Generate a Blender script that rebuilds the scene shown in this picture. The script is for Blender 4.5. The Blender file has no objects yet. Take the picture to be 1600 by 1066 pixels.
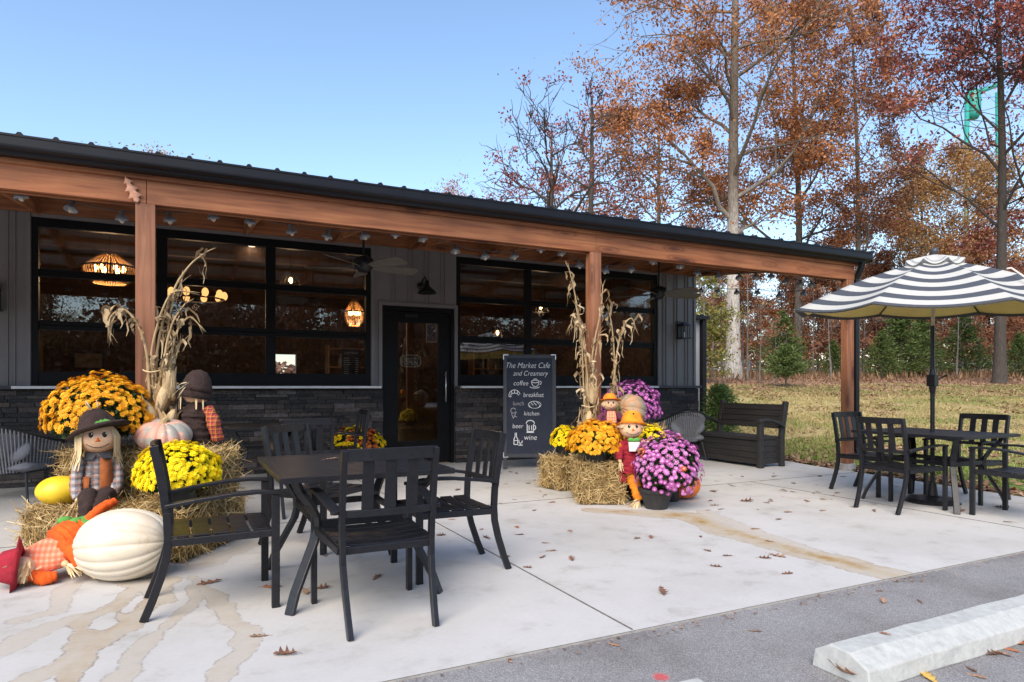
import bpy, math, random
import numpy as np
from mathutils import Vector, Matrix, noise as mnoise

SC = bpy.context.scene
COL = SC.collection
PI = math.pi
rad = math.radians
RNG = random.Random(11)
NPR = np.random.default_rng(5)

# ------------------------------------------------------------------ camera, sky, sun, exposure
YAW = rad(26.4)
CS, SN = math.cos(YAW), math.sin(YAW)
EYE = 1.2
cam_d = bpy.data.cameras.new("camera")
cam = bpy.data.objects.new("camera", cam_d)
COL.objects.link(cam)
cam.location = (0, 0, EYE)
cam.rotation_euler = (PI / 2, 0, -YAW)
cam_d.sensor_width = 36
cam_d.lens = 36 * 1026 / 1600
cam_d.shift_y = 0.0438
cam_d.clip_end = 2000
SC.camera = cam

SUN_EL, SUN_AZ = rad(42), rad(222)      # azimuth clockwise from +Y
world = bpy.data.worlds.new("World")
SC.world = world
world.use_nodes = True
wn = world.node_tree
wn.nodes.clear()
sky = wn.nodes.new("ShaderNodeTexSky")
sky.sky_type = 'NISHITA'
sky.sun_disc = False
sky.sun_elevation = SUN_EL
sky.sun_rotation = SUN_AZ
sky.air_density = 1.15
sky.dust_density = 0.5
sky.ozone_density = 2.6
bg = wn.nodes.new("ShaderNodeBackground")
bg.inputs[1].default_value = 0.15
wo = wn.nodes.new("ShaderNodeOutputWorld")
wn.links.new(sky.outputs[0], bg.inputs[0])
wn.links.new(bg.outputs[0], wo.inputs[0])

sd = bpy.data.lights.new("sun", 'SUN')
sd.energy = 3.0
sd.angle = rad(50)
sd.color = (1.0, 0.86, 0.69)
so = bpy.data.objects.new("sun", sd)
COL.objects.link(so)
sdir = Vector((math.sin(SUN_AZ) * math.cos(SUN_EL), math.cos(SUN_AZ) * math.cos(SUN_EL), math.sin(SUN_EL)))
so.rotation_euler = (-sdir).to_track_quat('-Z', 'Y').to_euler()
so.location = sdir * 50
SC.view_settings.view_transform = 'Standard'
SC.view_settings.look = 'None'
SC.view_settings.gamma = 1
SC.view_settings.exposure = 0.85
SC.cycles.max_bounces = 8
SC.cycles.transparent_max_bounces = 16
SC.cycles.sample_clamp_indirect = 4


def P(px, py, z=0.0):
    """world point at height z seen at a pixel of the 1600 px photograph (used once, to read off positions)"""
    Z = (EYE - z) * 1026 / (py - 603)
    X = (px - 800) / 1026
    return Vector((Z * (X * CS + SN), Z * (-X * SN + CS), z))


def D(px, Z, z=0.0):
    """world point at camera depth Z"""
    X = (px - 800) / 1026
    return Vector((Z * (X * CS + SN), Z * (-X * SN + CS), z))


def sstep(a, b, x):
    t = np.clip((np.asarray(x, float) - a) / (b - a), 0, 1)
    return t * t * (3 - 2 * t)


# ------------------------------------------------------------------ materials
def new_mat(name):
    m = bpy.data.materials.new(name)
    m.use_nodes = True
    nt = m.node_tree
    b = nt.nodes["Principled BSDF"]
    return m, nt, b


def nd(nt, t, **kw):
    n = nt.nodes.new(t)
    for k, v in kw.items():
        setattr(n, k, v)
    return n


def ramp(nt, stops, src, interp='LINEAR'):
    r = nd(nt, "ShaderNodeValToRGB")
    r.color_ramp.interpolation = interp
    els = r.color_ramp.elements
    while len(els) < len(stops):
        els.new(0.5)
    for e, (p, c) in zip(els, stops):
        e.position = p
        e.color = (c[0], c[1], c[2], 1) if len(c) == 3 else c
    nt.links.new(src, r.inputs[0])
    return r


def noisetex(nt, scale, detail=6, stretch=(1, 1, 1), coord='Object', rough=0.6, dist=0.0):
    tc = nd(nt, "ShaderNodeTexCoord")
    mp = nd(nt, "ShaderNodeMapping")
    mp.inputs[3].default_value = stretch
    nt.links.new(tc.outputs[coord], mp.inputs[0])
    n = nd(nt, "ShaderNodeTexNoise")
    n.inputs["Scale"].default_value = scale
    n.inputs["Detail"].default_value = detail
    n.inputs["Roughness"].default_value = rough
    n.inputs["Distortion"].default_value = dist
    nt.links.new(mp.outputs[0], n.inputs["Vector"])
    return n


def bump(nt, b, src, strength=0.3, dist=0.01):
    bm = nd(nt, "ShaderNodeBump")
    bm.inputs["Strength"].default_value = strength
    bm.inputs["Distance"].default_value = dist
    nt.links.new(src, bm.inputs["Height"])
    nt.links.new(bm.outputs[0], b.inputs["Normal"])


def pmat(name, c1, c2=None, scale=8, rough=0.6, metallic=0.0, bmp=0.0, stretch=(1, 1, 1), detail=6, lo=0.35, hi=0.65, bdist=0.01, sheen=0):
    m, nt, b = new_mat(name)
    c2 = c2 or tuple(x * 0.75 for x in c1)
    n = noisetex(nt, scale, detail, stretch)
    r = ramp(nt, [(lo, c1), (hi, c2)], n.outputs["Fac"])
    nt.links.new(r.outputs[0], b.inputs["Base Color"])
    b.inputs["Roughness"].default_value = rough
    b.inputs["Metallic"].default_value = metallic
    if sheen:
        b.inputs["Sheen Weight"].default_value = sheen
    if bmp:
        bump(nt, b, n.outputs["Fac"], bmp, bdist)
    return m


def blotch(mat_, col, scale, lo, hi, amount=.8, stretch=(1, 1, 1)):
    """irregular blemishes of another colour laid over a material"""
    nt_ = mat_.node_tree
    b_ = nt_.nodes["Principled BSDF"]
    src = b_.inputs["Base Color"].links[0].from_socket
    n_ = noisetex(nt_, scale, 7, stretch, rough=.7)
    f_ = ramp(nt_, [(lo, (0, 0, 0)), (hi, (amount,) * 3)], n_.outputs["Fac"])
    m_ = nd(nt_, "ShaderNodeMix", data_type='RGBA')
    nt_.links.new(f_.outputs[0], m_.inputs[0])
    nt_.links.new(src, m_.inputs[6])
    m_.inputs[7].default_value = (*col, 1)
    nt_.links.new(m_.outputs[2], b_.inputs["Base Color"])


def island_mat(name, stops, rough=0.7, trans=0.0, mixnoise=None):
    """colour varies from leaf to leaf / straw to straw"""
    m, nt, b = new_mat(name)
    g = nd(nt, "ShaderNodeNewGeometry")
    r = ramp(nt, stops, g.outputs["Random Per Island"])
    col = r.outputs[0]
    if mixnoise:
        sc, c, lo, hi = mixnoise
        n = noisetex(nt, sc, 3)
        f = ramp(nt, [(lo, (0, 0, 0)), (hi, (1, 1, 1))], n.outputs["Fac"])
        mx = nd(nt, "ShaderNodeMix", data_type='RGBA')
        nt.links.new(f.outputs[0], mx.inputs[0])
        nt.links.new(col, mx.inputs[6])
        mx.inputs[7].default_value = (*c, 1)
        col = mx.outputs[2]
    nt.links.new(col, b.inputs["Base Color"])
    b.inputs["Roughness"].default_value = rough
    b.inputs["Specular IOR Level"].default_value = 0.25
    if trans:
        t = nd(nt, "ShaderNodeBsdfTranslucent")
        nt.links.new(col, t.inputs[0])
        mx = nd(nt, "ShaderNodeMixShader")
        mx.inputs[0].default_value = trans
        out = nt.nodes["Material Output"]
        nt.links.new(b.outputs[0], mx.inputs[1])
        nt.links.new(t.outputs[0], mx.inputs[2])
        nt.links.new(mx.outputs[0], out.inputs[0])
    return m


def emit_mat(name, c, s):
    m = bpy.data.materials.new(name)
    m.use_nodes = True
    nt = m.node_tree
    nt.nodes.clear()
    e = nd(nt, "ShaderNodeEmission")
    e.inputs[0].default_value = (*c, 1)
    e.inputs[1].default_value = s
    o = nd(nt, "ShaderNodeOutputMaterial")
    nt.links.new(e.outputs[0], o.inputs[0])
    return m


def wood_mat(name, axis, c1, c2, c3, rough=0.65):
    st = [14, 14, 14]
    st[axis] = 0.7
    m, nt, b = new_mat(name)
    n = noisetex(nt, 1.6, 7, tuple(st), dist=0.6)
    r = ramp(nt, [(0.30, c3), (0.48, c1), (0.66, c2)], n.outputs["Fac"])
    n2 = noisetex(nt, 0.9, 3)
    r2 = ramp(nt, [(0.35, (0.62, 0.62, 0.62)), (0.7, (1.12, 1.08, 1.02))], n2.outputs["Fac"])
    mx = nd(nt, "ShaderNodeMix", data_type='RGBA', blend_type='MULTIPLY')
    mx.inputs[0].default_value = 1
    nt.links.new(r.outputs[0], mx.inputs[6])
    nt.links.new(r2.outputs[0], mx.inputs[7])
    # knots
    tc = nd(nt, "ShaderNodeTexCoord")
    mp = nd(nt, "ShaderNodeMapping")
    ks = [6.0, 6.0, 6.0]
    ks[axis] = 1.5
    mp.inputs[3].default_value = ks
    nt.links.new(tc.outputs["Object"], mp.inputs[0])
    vo = nd(nt, "ShaderNodeTexVoronoi")
    vo.inputs["Scale"].default_value = 1.0
    nt.links.new(mp.outputs[0], vo.inputs["Vector"])
    kr = ramp(nt, [(0.08, (0.16, 0.09, 0.06)), (0.16, (0.42, 0.33, 0.28)), (0.20, (0.85, 0.8, 0.76)), (0.25, (0.6, 0.52, 0.46)), (0.32, (1, 1, 1))], vo.outputs["Distance"])
    mk = nd(nt, "ShaderNodeMix", data_type='RGBA', blend_type='MULTIPLY')
    mk.inputs[0].default_value = 0.8
    nt.links.new(mx.outputs[2], mk.inputs[6])
    nt.links.new(kr.outputs[0], mk.inputs[7])
    nt.links.new(mk.outputs[2], b.inputs["Base Color"])
    b.inputs["Roughness"].default_value = rough
    bump(nt, b, n.outputs["Fac"], 0.25, 0.004)
    return m


W1, W2, W3 = (0.335, 0.117, 0.043), (0.43, 0.172, 0.07), (0.185, 0.056, 0.021)
M = {}
M['wood_x'] = wood_mat("stained_beam_wood", 0, W1, W2, W3)
M['wood_y'] = wood_mat("stained_rafter_wood", 1, W1, W2, W3)
M['wood_z'] = wood_mat("stained_post_wood", 2, (0.29, 0.115, 0.055), (0.38, 0.17, 0.09), (0.17, 0.062, 0.032))
M['black'] = pmat("black_powder_coat", (0.009, 0.0095, 0.012), (0.014, 0.0145, 0.018), 30, 0.36, bmp=0.05, bdist=0.002)
M['black'].node_tree.nodes['Principled BSDF'].inputs['Specular IOR Level'].default_value = .38
M['black_trim'] = pmat("black_trim_metal", (0.005, 0.005, 0.0075), (0.007, 0.007, 0.010), 6, 0.42)
M['frame_black'] = pmat("black_window_frame", (0.004, 0.004, 0.0045), (0.006, 0.006, 0.007), 9, 0.5)
for k_, v_ in (('frame_black', .18), ('black_trim', .28)):
    M[k_].node_tree.nodes['Principled BSDF'].inputs['Specular IOR Level'].default_value = v_
M['siding'] = pmat("taupe_metal_siding", (0.185, 0.168, 0.168), (0.165, 0.15, 0.15), 3, 0.45)
M['siding_pale'] = pmat("pale_metal_siding", (0.45, 0.45, 0.48), (0.38, 0.38, 0.42), 3, 0.45)
M['sill'] = pmat("white_sill_board", (0.74, 0.74, 0.75), (0.6, 0.6, 0.62), 5, 0.45)
M['cap_stone'] = pmat("grey_cap_stone", (0.075, 0.075, 0.08), (0.045, 0.045, 0.05), 14, 0.8, bmp=0.3)
M['galv'] = pmat("galvanised_underside", (0.34, 0.34, 0.35), (0.26, 0.26, 0.27), 4, 0.5)
M['steel'] = pmat("brushed_steel", (0.55, 0.55, 0.56), (0.45, 0.45, 0.46), 20, 0.35, metallic=0.9)
M['shade_grey'] = pmat("grey_lamp_shade", (0.30, 0.32, 0.36), (0.2, 0.215, 0.25), 30, 0.4, metallic=0.35)
M['bulb'] = pmat("clear_bulb", (0.55, 0.52, 0.45), (0.4, 0.37, 0.3), 20, 0.1)
M['cable'] = pmat("dull_cable", (0.10, 0.07, 0.06), None, 20, 0.6)
M['fan_wood'] = pmat("weathered_fan_blade", (0.17, 0.155, 0.125), (0.11, 0.098, 0.08), 4, 0.6, stretch=(2, 12, 2))
M['concrete_foot'] = pmat("concrete_footing", (0.36, 0.35, 0.33), (0.26, 0.25, 0.24), 18, 0.85, bmp=0.4)
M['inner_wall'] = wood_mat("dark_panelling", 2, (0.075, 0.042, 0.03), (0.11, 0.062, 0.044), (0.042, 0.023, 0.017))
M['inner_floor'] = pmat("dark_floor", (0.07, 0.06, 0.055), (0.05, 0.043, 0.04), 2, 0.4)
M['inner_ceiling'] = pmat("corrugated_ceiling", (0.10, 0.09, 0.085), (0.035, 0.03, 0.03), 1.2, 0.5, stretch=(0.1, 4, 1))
M['warm'] = emit_mat("warm_lamp", (1.0, 0.52, 0.16), 22)
M['warm_soft'] = emit_mat("warm_beads", (1.0, 0.50, 0.15), 1.5)
M['can'] = emit_mat("recessed_lamp", (1.0, 0.68, 0.38), 14)
M['bead'] = pmat("wooden_bead_shade", (0.42, 0.25, 0.11), (0.25, 0.14, 0.06), 60, 0.6)
M['hay_core'] = pmat("packed_hay", (0.30, 0.20, 0.075), (0.12, 0.075, 0.028), 40, 0.9, bmp=1.0, stretch=(1, 1, 1), bdist=0.03)
M['straw'] = island_mat("loose_straw", [(0.0, (0.22, 0.135, 0.045)), (0.35, (0.40, 0.27, 0.105)), (0.7, (0.55, 0.40, 0.18)), (1.0, (0.70, 0.56, 0.31))], 0.6)
M['raffia'] = island_mat("raffia_strands", [(0.0, (0.58, 0.42, 0.22)), (1.0, (0.80, 0.66, 0.42))], 0.6)
M['husk'] = island_mat("dry_corn_leaf", [(0.0, (0.26, 0.17, 0.085)), (0.5, (0.43, 0.315, 0.185)), (1.0, (0.58, 0.46, 0.30))], 0.7, 0.15)
M['stalk'] = pmat("dry_corn_stalk", (0.44, 0.32, 0.17), (0.26, 0.175, 0.085), 9, 0.7, stretch=(4, 4, 1), bmp=0.2)
M['ear'] = pmat("corn_ear_husk", (0.60, 0.46, 0.27), (0.40, 0.28, 0.14), 30, 0.7, stretch=(6, 6, 1), bmp=0.3)
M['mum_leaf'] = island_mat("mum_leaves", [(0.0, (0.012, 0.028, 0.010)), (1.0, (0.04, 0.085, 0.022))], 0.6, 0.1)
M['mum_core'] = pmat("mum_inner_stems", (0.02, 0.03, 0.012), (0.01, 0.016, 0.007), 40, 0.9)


def petals(name, a, b, c):
    return island_mat(name, [(0.0, a), (0.5, b), (1.0, c)], 0.55, 0.18)


M['p_amber'] = petals("amber_petals", (0.66, 0.27, 0.010), (0.82, 0.39, 0.013), (0.90, 0.50, 0.02))
M['p_yellow'] = petals("yellow_petals", (0.83, 0.60, 0.004), (0.90, 0.70, 0.006), (0.95, 0.79, 0.01))
M['p_orange'] = petals("orange_petals", (0.72, 0.27, 0.012), (0.86, 0.42, 0.016), (0.92, 0.52, 0.025))
M['p_purple'] = petals("purple_petals", (0.42, 0.085, 0.33), (0.56, 0.15, 0.46), (0.70, 0.32, 0.62))
M['p_violet'] = petals("violet_petals", (0.33, 0.06, 0.29), (0.45, 0.10, 0.40), (0.58, 0.19, 0.53))
M['p_rust'] = petals("rust_petals", (0.42, 0.075, 0.02), (0.55, 0.125, 0.03), (0.66, 0.19, 0.05))
M['p_heart'] = pmat("flower_heart", (0.72, 0.50, 0.60), (0.55, 0.25, 0.42), 60, 0.7)
M['p_heart_y'] = pmat("golden_flower_heart", (0.55, 0.17, 0.008), (0.66, 0.25, 0.01), 60, 0.7)
M['p_heart_yy'] = pmat("yellow_flower_heart", (0.80, 0.52, 0.004), (0.86, 0.6, 0.006), 60, 0.7)
M['pot'] = pmat("black_plastic_pot", (0.014, 0.014, 0.015), (0.022, 0.022, 0.023), 25, 0.45)
M['pot_grey'] = pmat("charcoal_pot", (0.02, 0.02, 0.021), (0.034, 0.034, 0.036), 22, 0.6, bmp=0.2)
M['pk_white'] = pmat("cream_pumpkin_skin", (0.66, 0.60, 0.49), (0.58, 0.49, 0.36), 5, 0.5, bmp=0.06, lo=0.4, hi=0.75)
M['pk_pink'] = pmat("pink_grey_pumpkin_skin", (0.62, 0.32, 0.235), (0.30, 0.30, 0.265), 7, 0.55, lo=0.46, hi=0.56, bmp=0.08)
M['pk_buff'] = pmat("buff_grey_pumpkin_skin", (0.42, 0.235, 0.12), (0.21, 0.205, 0.155), 5, 0.6, lo=0.42, hi=0.58, bmp=0.08)
M['pk_orange'] = pmat("orange_pumpkin_skin", (0.72, 0.185, 0.012), (0.60, 0.13, 0.008), 7, 0.42)
M['pk_yellow'] = pmat("yellow_squash_skin", (0.78, 0.50, 0.02), (0.86, 0.60, 0.035), 6, 0.42)
blotch(M['pk_white'], (.40, .27, .13), 7, .60, .72, .55)
blotch(M['pk_white'], (.30, .20, .10), 26, .66, .72, .6)
blotch(M['pk_yellow'], (.22, .12, .03), 11, .58, .66, .7)
blotch(M['pk_pink'], (.70, .47, .38), 18, .58, .66, .6)
blotch(M['pk_buff'], (.62, .45, .30), 20, .58, .66, .5)
blotch(M['pk_orange'], (.42, .16, .03), 16, .60, .68, .5)
M['stem'] = pmat("dry_pumpkin_stem", (0.42, 0.31, 0.16), (0.25, 0.19, 0.09), 30, 0.8, bmp=0.3)
M['skin'] = pmat("peach_cloth_face", (0.74, 0.49, 0.32), (0.66, 0.41, 0.25), 40, 0.95, bmp=.35, bdist=.006)
M['ink'] = pmat("black_ink", (0.006, 0.006, 0.007), None, 20, 0.4)
M['eye_white'] = pmat("white_eye_dot", (0.85, 0.85, 0.85), None, 20, 0.4)
M['nose'] = pmat("orange_felt", (0.75, 0.15, 0.015), None, 40, 0.8)
M['brown_felt'] = pmat("dark_brown_felt", (0.022, 0.011, 0.009), (0.036, 0.019, 0.016), 22, 0.95, bmp=.7, bdist=.02)
M['rust_cloth'] = pmat("rust_cloth", (0.36, 0.11, 0.03), (0.24, 0.065, 0.016), 14, 0.95, bmp=.7, bdist=.02)
M['orange_cloth'] = pmat("bright_orange_cloth", (0.85, 0.125, 0.008), (0.60, 0.075, 0.005), 14, 0.9, bmp=.8, bdist=.025)
M['amber_cloth'] = pmat("amber_cloth", (0.85, 0.30, 0.012), (0.66, 0.19, 0.008), 14, 0.9, bmp=.7, bdist=.02)
M['red_cloth'] = pmat("dark_red_cloth", (0.34, 0.012, 0.030), (0.21, 0.006, 0.016), 12, 0.9, bmp=.8, bdist=.025)
M['plum_cloth'] = pmat("plum_cloth", (0.13, 0.025, 0.06), (0.07, 0.014, 0.03), 20, 0.9, bmp=.6, bdist=.02)
M['green_felt'] = pmat("green_felt", (0.10, 0.33, 0.06), (0.07, 0.26, 0.04), 40, 0.85)
M['white_cloth'] = pmat("white_cloth", (0.78, 0.72, 0.66), None, 30, 0.85)


def plaid(name, base, a, b, freq):
    m, nt, bs = new_mat(name)
    tc = nd(nt, "ShaderNodeTexCoord")
    mp = nd(nt, "ShaderNodeMapping")
    mp.inputs[3].default_value = (freq, freq, freq)
    nt.links.new(tc.outputs["Object"], mp.inputs[0])
    sp = nd(nt, "ShaderNodeSeparateXYZ")
    nt.links.new(mp.outputs[0], sp.inputs[0])
    prev = None
    col = None
    for k, (ax, cc, w) in enumerate([(0, a, 0.45), (2, a, 0.45), (0, b, 0.12), (2, b, 0.12)]):
        fr = nd(nt, "ShaderNodeMath", operation='FRACT')
        ad = nd(nt, "ShaderNodeMath", operation='ADD')
        ad.inputs[1].default_value = 0.0 if k < 2 else 0.55
        nt.links.new(sp.outputs[ax], ad.inputs[0])
        nt.links.new(ad.outputs[0], fr.inputs[0])
        lt = nd(nt, "ShaderNodeMath", operation='LESS_THAN')
        lt.inputs[1].default_value = w
        nt.links.new(fr.outputs[0], lt.inputs[0])
        ml = nd(nt, "ShaderNodeMath", operation='MULTIPLY')
        ml.inputs[1].default_value = 0.5 if k < 2 else 0.6
        nt.links.new(lt.outputs[0], ml.inputs[0])
        mx = nd(nt, "ShaderNodeMix", data_type='RGBA')
        nt.links.new(ml.outputs[0], mx.inputs[0])
        if col is None:
            mx.inputs[6].default_value = (*base, 1)
        else:
            nt.links.new(col, mx.inputs[6])
        mx.inputs[7].default_value = (*cc, 1)
        col = mx.outputs[2]
    nt.links.new(col, bs.inputs["Base Color"])
    bs.inputs["Roughness"].default_value = 0.95
    wr = noisetex(nt, 16, 7)
    bump(nt, bs, wr.outputs["Fac"], 0.7, 0.02)
    return m


M['plaid_grey'] = plaid("grey_plaid_cloth", (0.36, 0.36, 0.37), (0.035, 0.04, 0.05), (0.5, 0.16, 0.06), 22)
M['plaid_orange'] = plaid("orange_gingham_cloth", (0.82, 0.38, 0.25), (0.85, 0.11, 0.03), (0.85, 0.22, 0.10), 34)
M['plaid_red'] = plaid("red_plaid_cloth", (0.5, 0.08, 0.05), (0.05, 0.02, 0.03), (0.75, 0.35, 0.05), 30)

# glass: a pane that mirrors more at grazing angles and lets the dim room show through
gm = bpy.data.materials.new("window_glass")
gm.use_nodes = True
nt = gm.node_tree
nt.nodes.clear()
lw = nd(nt, "ShaderNodeLayerWeight")
lw.inputs[0].default_value = 0.5
pw = nd(nt, "ShaderNodeMath", operation='POWER')
pw.inputs[1].default_value = 3.0
nt.links.new(lw.outputs["Facing"], pw.inputs[0])
ma = nd(nt, "ShaderNodeMath", operation='MULTIPLY_ADD')
ma.inputs[1].default_value = 0.8
ma.inputs[2].default_value = 0.085
nt.links.new(pw.outputs[0], ma.inputs[0])
tr = nd(nt, "ShaderNodeBsdfTransparent")
tr.inputs[0].default_value = (0.80, 0.80, 0.82, 1)
gl = nd(nt, "ShaderNodeBsdfGlossy")
gl.inputs["Roughness"].default_value = 0.0
gl.inputs[0].default_value = (0.95, 0.95, 0.97, 1)
mx = nd(nt, "ShaderNodeMixShader")
nt.links.new(ma.outputs[0], mx.inputs[0])
nt.links.new(tr.outputs[0], mx.inputs[1])
nt.links.new(gl.outputs[0], mx.inputs[2])
o_ = nd(nt, "ShaderNodeOutputMaterial")
nt.links.new(mx.outputs[0], o_.inputs[0])
M['glass'] = gm

# stone veneer: every stone its own tone
m, nt, b = new_mat("dark_ledge_stone")
g = nd(nt, "ShaderNodeNewGeometry")
r = ramp(nt, [(0.0, (0.016, 0.015, 0.017)), (0.4, (0.033, 0.030, 0.032)), (0.7, (0.050, 0.042, 0.040)), (0.9, (0.085, 0.064, 0.054)), (1.0, (0.11, 0.10, 0.10))], g.outputs["Random Per Island"])
n = noisetex(nt, 22, 8)
r2 = ramp(nt, [(0.3, (0.5, 0.5, 0.5)), (0.7, (1.4, 1.4, 1.4))], n.outputs["Fac"])
mx = nd(nt, "ShaderNodeMix", data_type='RGBA', blend_type='MULTIPLY')
mx.inputs[0].default_value = 1
nt.links.new(r.outputs[0], mx.inputs[6])
nt.links.new(r2.outputs[0], mx.inputs[7])
nt.links.new(mx.outputs[2], b.inputs["Base Color"])
b.inputs["Roughness"].default_value = 0.75
bump(nt, b, n.outputs["Fac"], 0.8, 0.02)
M['stone'] = m


# ------------------------------------------------------------------ mesh builder
class MB:
    def __init__(self):
        self.v, self.f, self.mi, self.cur = [], [], [], 0

    def add(self, vs, fs):
        o = len(self.v)
        self.v.extend(tuple(x) for x in vs)
        for f in fs:
            self.f.append(tuple(i + o for i in f))
            self.mi.append(self.cur)
        return self

    def box(self, x0, x1, y0, y1, z0, z1):
        vs = [(x0, y0, z0), (x1, y0, z0), (x1, y1, z0), (x0, y1, z0), (x0, y0, z1), (x1, y0, z1), (x1, y1, z1), (x0, y1, z1)]
        return self.add(vs, [(0, 3, 2, 1), (4, 5, 6, 7), (0, 1, 5, 4), (1, 2, 6, 5), (2, 3, 7, 6), (3, 0, 4, 7)])

    def cbox(self, c, s, mat=None):
        vs = [Vector((sx * s[0] / 2, sy * s[1] / 2, sz * s[2] / 2)) for sz in (-1, 1) for sx, sy in ((-1, -1), (1, -1), (1, 1), (-1, 1))]
        if mat is not None:
            vs = [mat @ v for v in vs]
        vs = [v + Vector(c) for v in vs]
        return self.add(vs, [(0, 3, 2, 1), (4, 5, 6, 7), (0, 1, 5, 4), (1, 2, 6, 5), (2, 3, 7, 6), (3, 0, 4, 7)])

    def bar(self, pts, w, h, side=(1, 0, 0)):
        """rectangular section swept along pts; w along `side`, h in the plane of the path; w, h may be lists"""
        pts = [Vector(p) for p in pts]
        side = Vector(side).normalized()
        n = len(pts)
        ws = w if isinstance(w, (list, tuple)) else [w] * n
        hs = h if isinstance(h, (list, tuple)) else [h] * n
        vs = []
        for i, p in enumerate(pts):
            t = (pts[min(i + 1, n - 1)] - pts[max(i - 1, 0)]).normalized()
            up = t.cross(side).normalized()
            s = up.cross(t).normalized()
            a, c = s * ws[i] / 2, up * hs[i] / 2
            vs += [p - a - c, p + a - c, p + a + c, p - a + c]
        fs = [(3, 2, 1, 0)]
        for i in range(n - 1):
            o = 4 * i
            for k in range(4):
                k2 = (k + 1) % 4
                fs.append((o + k, o + k2, o + 4 + k2, o + 4 + k))
        e = 4 * (n - 1)
        fs.append((e, e + 1, e + 2, e + 3))
        return self.add(vs, fs)

    def tube(self, pts, r, seg=8, cap=True, flat=None):
        pts = [Vector(p) for p in pts]
        n = len(pts)
        rs = r if isinstance(r, (list, tuple)) else [r] * n
        vs, fs = [], []
        ref = None
        for i, p in enumerate(pts):
            t = pts[min(i + 1, n - 1)] - pts[max(i - 1, 0)]
            t = t.normalized() if t.length > 1e-9 else Vector((0, 0, 1))
            if ref is None:
                ref = Vector((0, 0, 1)) if abs(t.z) < 0.9 else Vector((1, 0, 0))
            a = (ref - t * ref.dot(t))
            a = a.normalized() if a.length > 1e-6 else t.orthogonal().normalized()
            c = t.cross(a)
            ref = a
            for k in range(seg):
                q = 2 * PI * k / seg
                fx = 1.0 if flat is None else flat
                vs.append(p + a * math.cos(q) * rs[i] * fx + c * math.sin(q) * rs[i])
        for i in range(n - 1):
            for k in range(seg):
                k2 = (k + 1) % seg
                fs.append((i * seg + k, i * seg + k2, (i + 1) * seg + k2, (i + 1) * seg + k))
        if cap:
            fs.append(tuple(range(seg - 1, -1, -1)))
            fs.append(tuple(range((n - 1) * seg, n * seg)))
        return self.add(vs, fs)

    def lathe(self, prof, seg=24, mat=None, wob=None):
        """profile of (r, z) round the z axis"""
        vs, fs = [], []
        n = len(prof)
        for i, (rr, z) in enumerate(prof):
            for k in range(seg):
                q = 2 * PI * k / seg
                w = 1.0 if wob is None else wob(q, i / (n - 1))
                vs.append(Vector((rr * w * math.cos(q), rr * w * math.sin(q), z)))
        for i in range(n - 1):
            for k in range(seg):
                k2 = (k + 1) % seg
                fs.append((i * seg + k, i * seg + k2, (i + 1) * seg + k2, (i + 1) * seg + k))
        if prof[0][0] > 1e-6:
            fs.append(tuple(range(seg - 1, -1, -1)))
        if prof[-1][0] > 1e-6:
            fs.append(tuple(range((n - 1) * seg, n * seg)))
        if mat is not None:
            vs = [mat @ v for v in vs]
        return self.add(vs, fs)

    def ball(self, c, s, seg=16, rings=10, mat=None, fn=None):
        vs, fs = [], []
        for i in range(rings + 1):
            t = PI * i / rings
            for k in range(seg):
                q = 2 * PI * k / seg
                d = Vector((math.sin(t) * math.cos(q), math.sin(t) * math.sin(q), math.cos(t)))
                if fn:
                    d = d * fn(q, t)
                v = Vector((d.x * s[0], d.y * s[1], d.z * s[2]))
                if mat is not None:
                    v = mat @ v
                vs.append(v + Vector(c))
        for i in range(rings):
            for k in range(seg):
                k2 = (k + 1) % seg
                fs.append((i * seg + k, (i + 1) * seg + k, (i + 1) * seg + k2, i * seg + k2))
        return self.add(vs, fs)

    def ribbon(self, pts, widths, side):
        """thin leaf-like strip: side = list of side vectors or one vector"""
        vs, fs = [], []
        for i, p in enumerate(pts):
            s = side[i] if isinstance(side, list) else Vector(side)
            w = widths[i] if isinstance(widths, (list, tuple)) else widths
            vs += [Vector(p) - s * w / 2, Vector(p) + s * w / 2]
        for i in range(len(pts) - 1):
            fs.append((2 * i, 2 * i + 1, 2 * i + 3, 2 * i + 2))
        return self.add(vs, fs)

    def prism(self, outline, y0, y1):
        """outline in x,z extruded along y"""
        n = len(outline)
        vs = [(x, y0, z) for x, z in outline] + [(x, y1, z) for x, z in outline]
        fs = [tuple(range(n - 1, -1, -1)), tuple(range(n, 2 * n))]
        fs += [(i, (i + 1) % n, n + (i + 1) % n, n + i) for i in range(n)]
        return self.add(vs, fs)

    def build(self, name, mats, parent=None, smooth=False, bevel=0.0, loc=None, weld=False):
        me = bpy.data.meshes.new(name)
        me.from_pydata(self.v, [], self.f)
        for mm in (mats if isinstance(mats, (list, tuple)) else [mats]):
            me.materials.append(mm)
        if any(self.mi):
            me.polygons.foreach_set("material_index", self.mi)
        if smooth:
            me.polygons.foreach_set("use_smooth", [True] * len(me.polygons))
        me.validate()
        me.update()
        o = bpy.data.objects.new(name, me)
        COL.objects.link(o)
        if parent is not None:
            o.parent = parent
        if loc is not None:
            o.location = loc
        if bevel:
            bv = o.modifiers.new("bevel", 'BEVEL')
            bv.width = bevel
            bv.segments = 2
            bv.limit_method = 'ANGLE'
            bv.angle_limit = rad(40)
        return o


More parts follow.
